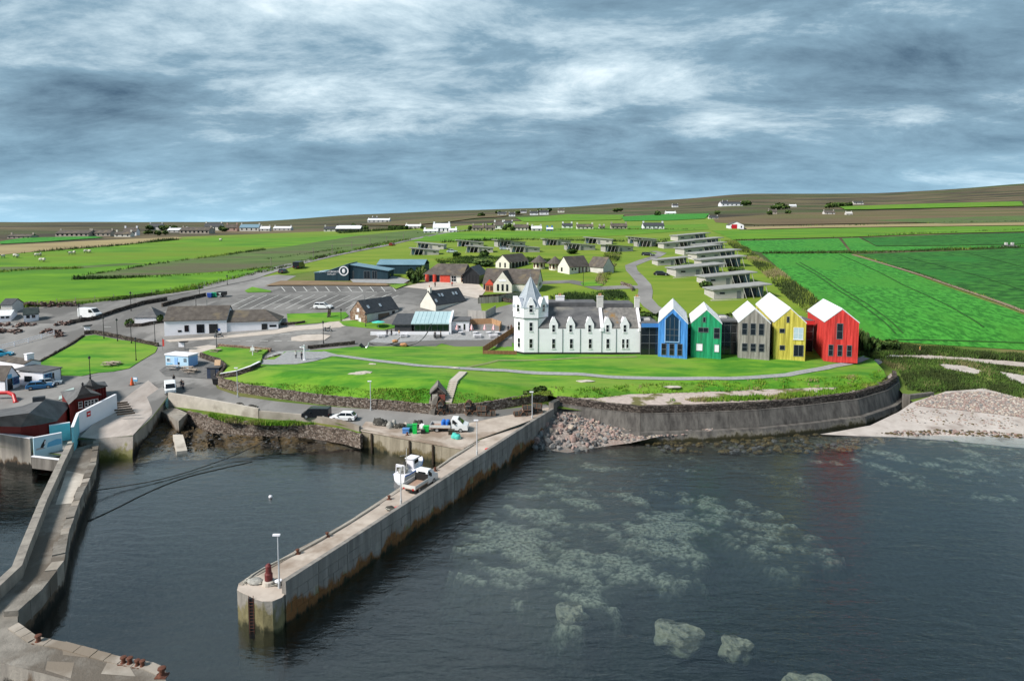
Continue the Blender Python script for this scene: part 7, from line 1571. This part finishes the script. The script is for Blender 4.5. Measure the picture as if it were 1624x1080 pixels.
rope('pale rope lying along the pier edge beyond the pickup', [Vector((*v.xy, 2.92)) for v in [at(x, y, 2.8) for x, y in [(695, 742), (715, 728), (735, 716), (750, 706)]]], .06, ropem)
r = thing('buoy', 'small white buoy floating in the middle of the basin', 'buoy', at(429, 788, .1)); MB().blob((0, 0, .05), .25, .25, .22, 10).build('float', white, r); MB().tube((0, 0, .2), (0, 0, .4), .03).build('stem', black, r)
r = thing('float', 'red float on the pier deck near the parapet', 'float', Vector((*at(629, 806, 2.8).xy, 2.78))); MB().obox((0, 0, .12), 1.1, .25, .22, .6, -.1).build('float', M('float_red', (.6, .05, .05), rough=.5), r)
r = thing('float', 'red float on the quay end of the pier deck', 'float', Vector((*at(774, 713, 2.8).xy, 2.78))); MB().blob((0, 0, .12), .5, .25, .18, 8).build('float', M('float_red', 0), r)
# fishing boat alongside the pier
bp = at(663, 757, 0); hd = math.atan2(dpr.y, dpr.x); fb = thing('fishing_boat', 'white fishing boat with blue trim moored beside the pickup on the pier', 'boat', Vector((bp.x-1.2, bp.y+.9, 0)), hd)
st = [(-3.6, 1.15, 1.3), (-2, 1.3, 1.25), (0, 1.35, 1.3), (2, 1.15, 1.55), (3.2, .6, 1.9), (3.9, .05, 2.15)]
MB().loft([[(x, -w, z), (x, -w*.85, .1), (x, -w*.2, -.5), (x, w*.2, -.5), (x, w*.85, .1), (x, w, z)] for x, w, z in st]).build('hull', white, fb)
for s in (-1, 1): MB().path([(x, s*(w+.02), z-.12) for x, w, z in st], .09).build('rubbing_strake', bb, fb)
fb.scale = (.8,)*3; MB().box(-.2, 1.5, -.8, .8, 1.3, 3.0).build('wheelhouse', white, fb); MB().box(-.4, 1.7, -.9, .9, 3.003, 3.1).build('wheelhouse_roof', white, fb)
for s in (-1, 1): MB().box(.1, 1.4, s*.802-.01, s*.802+.01, 2.1, 2.75).build('side_window', glass, fb)
MB().box(1.502, 1.53, -.65, .65, 2.1, 2.75).build('windscreen', glass, fb); MB().tube((-1.2, 0, 1.2), (-1.2, 0, 5.2), .07).tube((-1.2, 0, 4), (-3.2, 0, 4.5), .05).build('mast', greyw, fb); MB().blob((-2.3, 0, 1.7), 1.0, .8, .7, 9, .3, 4).build('gear', netw, fb); MB().path([(-3.2, -.9, 1.2), (-3.2, -.8, 2.9), (-3.2, .8, 2.9), (-3.2, .9, 1.2)], .09).build('gantry', white, fb); MB().blob((-.9, .5, 1.9), .5, .5, .8, 8, .3, 5).build('net_drum', netd, fb)
# ============================================================ VEGETATION, BOULDERS
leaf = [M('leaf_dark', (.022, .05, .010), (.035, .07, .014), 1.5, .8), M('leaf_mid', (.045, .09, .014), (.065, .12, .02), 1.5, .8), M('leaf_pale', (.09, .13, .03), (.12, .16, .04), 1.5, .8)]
twig = M('twig', (.09, .065, .045), (.13, .10, .07), 3)
dry = [M('grass_green', (.10, .23, .014), (.13, .27, .018), 1, .9), M('grass_olive', (.17, .24, .035), (.21, .27, .04), 1, .9), M('grass_straw', (.24, .21, .10), (.30, .26, .13), 1, .9)]
dune = [M('dune_dark', (.035, .06, .016), (.06, .085, .02), 1, .9), M('dune_green', (.06, .13, .02), (.10, .17, .03), 1, .9), M('dune_olive', (.16, .16, .06), (.22, .21, .09), 1, .9)]
def blades(mb, x, y, z, h, w, rnd, n=4):
    for _ in range(n):
        a = rnd.uniform(0, 6.28); lx, ly = rnd.uniform(-.5, .5)*h*.8, rnd.uniform(-.5, .5)*h*.8; ox, oy = rnd.uniform(-w, w), rnd.uniform(-w, w)
        bx, by = cos(a)*w*.28, sin(a)*w*.28
        mb.add([(x+ox-bx, y+oy-by, z-.05), (x+ox+bx, y+oy+by, z-.05), (x+ox+lx, y+oy+ly, z+h*rnd.uniform(.6, 1.1))], [(0, 1, 2)])
def scatter(name, poly, n, h, w, mats, hf, seed, wts=(5, 4, 2), ns=.12, world=False, per=4, holes=()):
    P = poly if world else [(v.x, v.y) for v in (G(*p) for p in poly)]
    xs = [p[0] for p in P]; ys = [p[1] for p in P]; rnd = random.Random(seed); mb = MB(); k = 0; tries = 0
    while k < n and tries < n*12:
        tries += 1; x, y = rnd.uniform(min(xs), max(xs)), rnd.uniform(min(ys), max(ys))
        if not inpoly(x, y, P) or any(inpoly(x, y, H) for H in holes): continue
        q = noise.noise((x*ns, y*ns, seed))
        if rnd.random() > .55+q*1.1: continue
        t = noise.noise((x*ns*.8+40, y*ns*.8, seed))*1.6+rnd.uniform(-.35, .35)
        mb.cur = 0 if t < .05 else (1 if t < .55 else 2)
        blades(mb, x, y, hf(x, y), h*(.6+.8*rnd.random()+q*.7), w, rnd, per); k += 1
    o = mb.build(name, mats); o['kind'] = 'stuff'; return o
bankpoly = [(x, y+.35) for x, y in FL1[5:]]+[(v.x, v.y) for v in [at(872, 628, 7), at(850, 612, 7.6), at(700, 612, 7.4), at(560, 607, 7.4), at(450, 600, 7.4), at(390, 600, 7)]]
scatter('bank_tufts', bankpoly, 2600, .16, .3, [dry[0], dry[1], dry[1]], moundh, 1, world=True, ns=.2)
scarp = [(x, y-.6) for x, y in FL2]+[(x, y+2.6) for x, y in reversed(FL2)]
scatter('scarp_tufts', scarp, 700, .35, .3, [dry[0], dry[1], dry[2]], lambda x, y: max(4.95, moundh(x, y)), 2, world=True, ns=.3)
ter = [at(px, py, 5) for px, py in [(1060, 634), (1200, 628), (1320, 618), (1400, 600), (1390, 612), (1330, 624), (1240, 632), (1100, 637)]]
scatter('terrace_tufts', [(v.x, v.y) for v in ter], 1500, .5, .35, dry, lambda x, y: 4.95, 3, world=True, ns=.25)
dp = [(1385, 566), (1430, 568), (1480, 572), (1560, 578), (1640, 588), (1740, 600), (1740, 650), (1624, 634), (1560, 617), (1505, 620), (1478, 624), (1440, 618), (1428, 590)]
HOLES = [[(v.x, v.y) for v in gl_(p)] for p in ([(1488, 577), (1530, 580), (1562, 590), (1545, 594), (1500, 585)], [(1575, 588), (1624, 596), (1740, 606), (1740, 618), (1640, 614), (1600, 603)])]
scatter('dune_plants', dp, 8000, .7, .42, dune, ht, 4, wts=None, ns=.16, per=5, holes=HOLES)
scatter('dune_hedge', [(1350, 566), (1358, 545), (1400, 546), (1500, 556), (1640, 566), (1740, 573), (1740, 584), (1640, 575), (1540, 568), (1470, 563), (1410, 563)], 9000, .8, .5, dune, ht, 5, ns=.2, per=5)
scatter('field_bank', [(1150, 384), (1165, 384), (1220, 422), (1298, 480), (1345, 525), (1350, 548), (1300, 520), (1240, 465), (1190, 415)], 5200, 1.0, .55, [dune[0], dry[1], dry[2]], hfar, 6, ns=.06, per=4)
scatter('ledge_grass', [(330, 650), (380, 658), (410, 662), (455, 664), (500, 668), (455, 670), (400, 668), (360, 664)], 900, .5, .3, dry, lambda x, y: 2.62, 7, ns=.3)
scatter('lodge_hedge', [(960, 405), (985, 402), (975, 425), (958, 452), (945, 452), (955, 425)], 1500, .9, .5, [dune[0], dry[1], dry[2]], hfar, 8, ns=.12)
scatter('front_hedge', [(690, 412), (760, 408), (850, 412), (900, 414), (900, 420), (820, 416), (700, 420)], 1800, .9, .6, [leaf[0], leaf[1], dry[1]], hfar, 9, ns=.08)
scatter('hotel_hedge', [(870, 470), (900, 466), (985, 462), (1000, 480), (960, 495), (890, 492)], 1600, .9, .5, [leaf[0], dune[1], dry[1]], hfar, 10, ns=.12)
scatter('pasture_rough', [(-20, 491), (0, 486), (120, 480), (215, 470), (320, 455), (320, 459), (215, 474), (120, 484), (0, 490)], 1800, .6, .4, [dune[0], dry[0], dry[1]], hfar, 11, ns=.15)
scatter('road_verge', [(215, 468), (330, 450), (430, 427), (520, 405), (640, 381), (640, 384), (520, 408), (430, 431), (330, 455)], 1500, .8, .5, [dune[0], dry[0], dry[1]], hfar, 12, ns=.1)
# bushes: clumps of leaves round a few stems; three kinds, each copy an object
def bush_mesh(seed, n=520):
    rnd = random.Random(seed); mb = MB(); lumps = [(rnd.uniform(-.55, .55), rnd.uniform(-.55, .55), rnd.uniform(.35, .8), rnd.uniform(.3, .55)) for _ in range(7)]
    for i in range(n):
        cx_, cy_, cz_, r_ = rnd.choice(lumps); d = Vector((rnd.gauss(0, 1), rnd.gauss(0, 1), rnd.gauss(0, 1))).normalized()*r_*rnd.uniform(.6, 1.1)
        p = Vector((cx_, cy_, cz_))+d; p.z = max(.02, p.z); s = rnd.uniform(.07, .15)
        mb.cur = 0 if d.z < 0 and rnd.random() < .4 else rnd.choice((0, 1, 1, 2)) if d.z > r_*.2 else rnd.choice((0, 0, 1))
        a = d.orthogonal().normalized()*s; b_ = d.normalized().cross(a)*1.2+d*.25
        mb.add([p-a-b_, p+a-b_*.6, p+a+b_, p-a+b_*.8], [(0, 1, 2, 3)])
    st_ = MB()
    for k in range(5): q = lumps[k]; st_.tube((0, 0, 0), (q[0]*.8, q[1]*.8, q[2]), .04, .015, 5)
    return mb.mesh('foliage', leaf), st_.mesh('stem', twig)
BM = [bush_mesh(s) for s in (1, 2, 3)]; BI = [0]
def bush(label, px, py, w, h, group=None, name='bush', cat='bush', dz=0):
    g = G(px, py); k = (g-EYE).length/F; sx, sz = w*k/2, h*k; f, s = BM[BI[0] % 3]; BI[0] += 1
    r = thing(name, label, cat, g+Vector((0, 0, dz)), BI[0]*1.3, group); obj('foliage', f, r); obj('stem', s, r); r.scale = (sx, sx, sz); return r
GH = 'bushes behind the coloured houses'
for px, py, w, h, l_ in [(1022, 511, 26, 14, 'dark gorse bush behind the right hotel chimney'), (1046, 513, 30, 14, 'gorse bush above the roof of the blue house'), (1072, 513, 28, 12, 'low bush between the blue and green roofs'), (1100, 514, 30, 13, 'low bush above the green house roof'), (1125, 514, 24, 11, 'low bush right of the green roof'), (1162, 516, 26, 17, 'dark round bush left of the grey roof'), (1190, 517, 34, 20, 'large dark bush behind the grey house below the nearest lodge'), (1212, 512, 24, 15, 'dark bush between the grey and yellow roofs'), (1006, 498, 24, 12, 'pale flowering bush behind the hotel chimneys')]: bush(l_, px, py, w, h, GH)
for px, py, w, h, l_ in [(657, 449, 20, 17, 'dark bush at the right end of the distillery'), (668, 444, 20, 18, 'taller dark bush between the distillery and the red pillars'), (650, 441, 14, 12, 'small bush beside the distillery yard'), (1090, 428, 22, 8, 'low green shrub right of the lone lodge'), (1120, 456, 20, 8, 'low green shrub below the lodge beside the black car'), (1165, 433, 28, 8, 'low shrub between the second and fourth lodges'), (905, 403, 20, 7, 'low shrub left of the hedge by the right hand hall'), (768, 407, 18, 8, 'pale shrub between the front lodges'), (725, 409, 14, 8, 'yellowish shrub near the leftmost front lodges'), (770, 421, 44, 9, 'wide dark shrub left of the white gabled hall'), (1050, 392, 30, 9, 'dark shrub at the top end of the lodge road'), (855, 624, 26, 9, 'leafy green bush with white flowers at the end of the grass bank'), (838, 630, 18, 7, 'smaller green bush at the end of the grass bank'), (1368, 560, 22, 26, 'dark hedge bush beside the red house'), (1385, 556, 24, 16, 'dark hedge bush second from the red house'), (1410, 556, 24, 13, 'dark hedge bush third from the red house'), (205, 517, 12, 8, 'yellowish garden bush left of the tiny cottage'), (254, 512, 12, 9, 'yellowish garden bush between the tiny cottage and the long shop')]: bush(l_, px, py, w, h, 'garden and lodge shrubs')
# far clumps of dark trees: trunk and crown each
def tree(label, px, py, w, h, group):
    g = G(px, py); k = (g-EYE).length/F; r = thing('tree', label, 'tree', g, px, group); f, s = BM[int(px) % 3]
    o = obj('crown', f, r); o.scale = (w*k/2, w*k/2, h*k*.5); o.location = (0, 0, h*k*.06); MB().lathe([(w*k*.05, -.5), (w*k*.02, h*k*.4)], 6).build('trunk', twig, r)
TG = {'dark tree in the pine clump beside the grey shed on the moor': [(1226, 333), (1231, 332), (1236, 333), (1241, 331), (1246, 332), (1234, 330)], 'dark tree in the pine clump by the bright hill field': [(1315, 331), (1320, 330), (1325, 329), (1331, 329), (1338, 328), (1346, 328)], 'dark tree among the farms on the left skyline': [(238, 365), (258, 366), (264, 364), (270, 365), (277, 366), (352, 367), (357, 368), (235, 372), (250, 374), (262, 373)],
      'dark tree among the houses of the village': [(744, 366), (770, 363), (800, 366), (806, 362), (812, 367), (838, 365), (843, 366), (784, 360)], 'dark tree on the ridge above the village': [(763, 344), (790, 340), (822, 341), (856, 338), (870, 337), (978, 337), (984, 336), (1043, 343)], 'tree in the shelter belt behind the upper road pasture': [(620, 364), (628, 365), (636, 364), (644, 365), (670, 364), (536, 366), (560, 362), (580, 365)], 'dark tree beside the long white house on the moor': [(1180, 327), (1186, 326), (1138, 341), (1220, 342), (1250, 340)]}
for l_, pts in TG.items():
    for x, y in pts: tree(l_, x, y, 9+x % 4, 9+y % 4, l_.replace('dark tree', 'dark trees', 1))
# dark lines of rough grass between fields
def hedge(pl, h, w, n, seed): 
    P = [G(*p) for p in pl]; A = off_line(P, w/2); B_ = off_line(P, -w/2)
    o = scatter('hedgerow', [(v.x, v.y) for v in A]+[(v.x, v.y) for v in reversed(B_)], n, h, .6, [leaf[0], leaf[1], dry[1]], hfar, seed, world=True, ns=.03, per=3)
for i, (pl, h, w, n) in enumerate([([(115, 443), (200, 441), (330, 436), (430, 425)], .8, 3, 700), ([(0, 432), (60, 427), (130, 426)], .8, 3, 300), ([(115, 441), (180, 431), (250, 419), (340, 408), (420, 397)], .9, 3, 500), ([(0, 406), (90, 398), (180, 391), (280, 381)], 1.2, 5, 500), ([(425, 412), (500, 402), (560, 392), (650, 381)], .8, 3, 500), ([(1208, 403), (1346, 402), (1500, 397), (1624, 392)], 1.0, 3, 800), ([(1165, 382), (1330, 378), (1500, 370), (1624, 365)], 1.2, 4, 600), ([(1190, 360), (1400, 357), (1624, 352)], 1.6, 6, 500), ([(660, 371), (800, 366), (1000, 365), (1125, 365)], 1.2, 5, 400), ([(1355, 404), (1500, 450), (1624, 496)], .4, 1.2, 500), ([(700, 385), (850, 381), (985, 384), (1120, 378)], 1.4, 4, 700), ([(540, 371), (600, 367), (660, 364)], 2.2, 8, 400)]): hedge(pl, h, w, n, 40+i)
strip('field_track', [(1352, 405), (1430, 428), (1500, 451), (1570, 475), (1640, 502)], 1.6, M('earth_track', (.20, .15, .10), (.27, .20, .14), 1), .22, hf=hfar)['kind'] = 'structure'
# sheep on the far left pasture
sm_, sh_ = MB().blob((0, 0, .75), .6, .36, .38, 8, .08, 2).mesh('fleece', M('fleece', (.62, .58, .50), rough=1)), MB().blob((.68, 0, .95), .2, .12, .14, 6).tube((.35, .15, 0), (.35, .15, .5), .05).tube((.35, -.15, 0), (.35, -.15, .5), .05).tube((-.35, .15, 0), (-.35, .15, .5), .05).tube((-.35, -.15, 0), (-.35, -.15, .5), .05).mesh('head_and_legs', M('sheep_face', (.12, .10, .09)))
for k, (px, py) in enumerate([(24, 409), (28, 410), (58, 408), (64, 407), (66, 416), (70, 416), (112, 405), (118, 404), (136, 402), (142, 402), (5, 410), (350, 383)]):
    g = G(px, py); r = thing('sheep', 'white sheep grazing on the far left pasture', 'sheep', g, k*1.7, 'sheep on the far left pasture'); obj('fleece', sm_, r); obj('head_and_legs', sh_, r); r.scale = (1.5,)*3
# ------------------------------------------------------------ rock armour and shingle
def rockmesh(seed, mat):
    bm = bmesh.new(); bmesh.ops.create_icosphere(bm, subdivisions=2, radius=1); rnd = random.Random(seed); pl = [(Vector((rnd.gauss(0, 1), rnd.gauss(0, 1), rnd.gauss(0, 1))).normalized(), rnd.uniform(.55, .85)) for _ in range(11)]
    for v in bm.verts:
        for n_, d in pl:
            t = v.co.dot(n_)-d
            if t > 0: v.co -= n_*t
        v.co *= 1+noise.noise(v.co*2+Vector((seed, 0, 0)))*.12
    me = bpy.data.meshes.new('boulder'); bm.to_mesh(me); bm.free(); me.materials.append(mat); return me
rkm = [M('grey_rock', (.16, .155, .15), (.26, .25, .245), 1.5, .9, .7, 4), M('pink_rock', (.24, .16, .14), (.38, .28, .25), 1.5, .9, .7, 4), M('dark_rock', (.055, .055, .058), (.12, .12, .12), 1.5, .85, .7, 4), M('tan_rock', (.30, .24, .19), (.44, .38, .32), 1.5, .9, .7, 4)]
RM = [rockmesh(i, rkm[i % 4]) for i in range(8)]
rnd = random.Random(11); rp3 = [(v.x, v.y) for v in [at(880, 650, 3.5), at(940, 664, 2.2), at(985, 682, .8), at(985, 700, -.2), at(930, 716, -.4), at(845, 712, -.3), at(838, 700, .2), at(858, 668, 2.2)]]
k = 0; xs = [p[0] for p in rp3]; ys = [p[1] for p in rp3]; placed = []
while k < 170:
    x, y = rnd.uniform(min(xs), max(xs)), rnd.uniform(min(ys), max(ys))
    if not inpoly(x, y, rp3): continue
    t_ = (y-min(ys))/(max(ys)-min(ys)); s = rnd.uniform(.35, .75)*(1.15-.55*t_)*(1.2 if x < 10 else .8)
    if any((x-a)**2+(y-b_)**2 < (.55*(s+c))**2 for a, b_, c in placed): 
        s *= .6
        if any((x-a)**2+(y-b_)**2 < (.5*(s+c))**2 for a, b_, c in placed) and rnd.random() < .9: continue
    placed.append((x, y, s)); j = rnd.choice((0, 1, 2, 3, 4, 5, 6, 7, 1, 0)) if t_ > .25 else rnd.choice((2, 6, 0, 4, 1))
    o = obj('boulder', RM[j], None, (x, y, hrub(x, y)+s*.25)); o.rotation_euler = (rnd.uniform(0, 6), rnd.uniform(0, 6), rnd.uniform(0, 6)); o.scale = (s, s*rnd.uniform(.7, 1.1), s*rnd.uniform(.6, .9))
    tag(o, ('grey', 'pinkish', 'dark', 'tan')[j % 4]+' angular boulder in the rock heap between the pier and the sea wall', 'boulder', 'rock armour beside the pier'); k += 1
def stones(name, poly, n, smin, smax, mats, hf, seed, world=True):
    P = poly; xs = [p[0] for p in P]; ys = [p[1] for p in P]; rnd = random.Random(seed); mb = MB(); k = 0
    while k < n:
        x, y = rnd.uniform(min(xs), max(xs)), rnd.uniform(min(ys), max(ys))
        if not inpoly(x, y, P): continue
        s = rnd.uniform(smin, smax)*rnd.random()**.5; mb.cur = rnd.choices(range(len(mats)), (3, 4, 2, 3)[:len(mats)])[0]
        mb.blob((x, y, hf(x, y)+s*.15), s, s*rnd.uniform(.6, 1), s*.55, 6, .25, k); k += 1
    o = mb.build(name, mats); o['kind'] = 'stuff'; return o
stones('rubble_stones', [(v.x, v.y) for v in [at(890, 648, 3.6), at(941, 661, 2.4), at(1000, 682, .6), at(1130, 688, .1), at(1130, 700, -.5), at(1000, 706, -.3), at(940, 700, .1)]], 2600, .10, .34, rkm, hrub, 5)
stones('beach_stones', [Gz(a, b_, hbch) for a, b_ in [(1450, 644), (1478, 630), (1505, 624), (1560, 622), (1624, 634), (1740, 648), (1740, 668), (1624, 664), (1560, 656), (1500, 650)]], 5000, .10, .34, [rkm[0], rkm[1], rkm[3], conc_p], lambda x, y: hbch(x, y)+.2, 6)
stones('shore_weed_stones', [(v.x, v.y) for v in SH]+[(v.x, v.y) for v in reversed(SL)], 500, .1, .3, [rkm[2], weed, weed, weed], lambda x, y: min(lerp(-.5, .6, min(1, pldist(x, y, [(v.x, v.y) for v in SL])/6)), 9), 7)
wk = M('tidal_weed', (.04, .03, .012), (.12, .085, .03), 2, .7, .8, 5)
stones('tidal_rocks', [(v.x, v.y) for v in [at(1000, 694, 0), at(1130, 690, 0), at(1250, 684, 0), at(1380, 676, 0), at(1440, 690, 0), at(1350, 712, 0), at(1200, 716, 0), at(1050, 712, 0)]], 420, .2, .8, [wk, wk, rkm[2], wk], lambda x, y: -.42, 8)
pale_rock = M('barnacle_rock', (.13, .13, .085), (.27, .26, .20), 1.1, .95, 1, 3.5, c3=(.05, .05, .032), s3=.9, lo3=.48, hi3=.56, bdist=.15)
for px, py, w, l_ in [(1073, 990, 4.2, 'broad pale rock just under the surface, left of the pair of rocks'), (1166, 1008, 2.9, 'smaller pale rock just under the surface, right of the broad one'), (1280, 1070, 3.6, 'pale rock cut by the bottom edge of the picture'), (908, 958, 3.2, 'pale rock at the near end of the submerged reef')]:
    v = at(px, py, -.25); bm = bmesh.new(); bmesh.ops.create_icosphere(bm, subdivisions=4, radius=1)
    for q in bm.verts:
        n_ = noise.fractal(q.co*2.2+Vector((px, 0, 0)), .9, 2.1, 5); q.co *= 1+noise.noise(q.co*1.1+Vector((px, 3, 0)))*.45; q.co.z = min(q.co.z, .5)+n_*.16
    me = bpy.data.meshes.new('submerged_rock'); bm.to_mesh(me); bm.free(); me.materials.append(pale_rock); o = obj('submerged_rock', me, None, (v.x, v.y, -1.5)); o.scale = (w*.5, w*.45, 1.3); tag(o, l_, 'rock')

scatter_k = [Gz(a, b_, hbch) for a, b_ in [(1390, 688), (1440, 684), (1500, 683), (1560, 685), (1624, 690), (1740, 700), (1740, 706), (1624, 697), (1500, 690), (1440, 693)]]
stones('strand_weed', scatter_k, 700, .1, .4, [wk, wk, rkm[2], rkm[1]], lambda x, y: hbch(x, y)+.14, 9)
stones('sand_stones', [Gz(a, b_, hbch) for a, b_ in [(1440, 645), (1500, 652), (1624, 666), (1740, 674), (1740, 690), (1624, 684), (1500, 676), (1420, 668)]], 500, .08, .3, [rkm[0], rkm[1], rkm[3], wk], lambda x, y: hbch(x, y)+.14, 10)
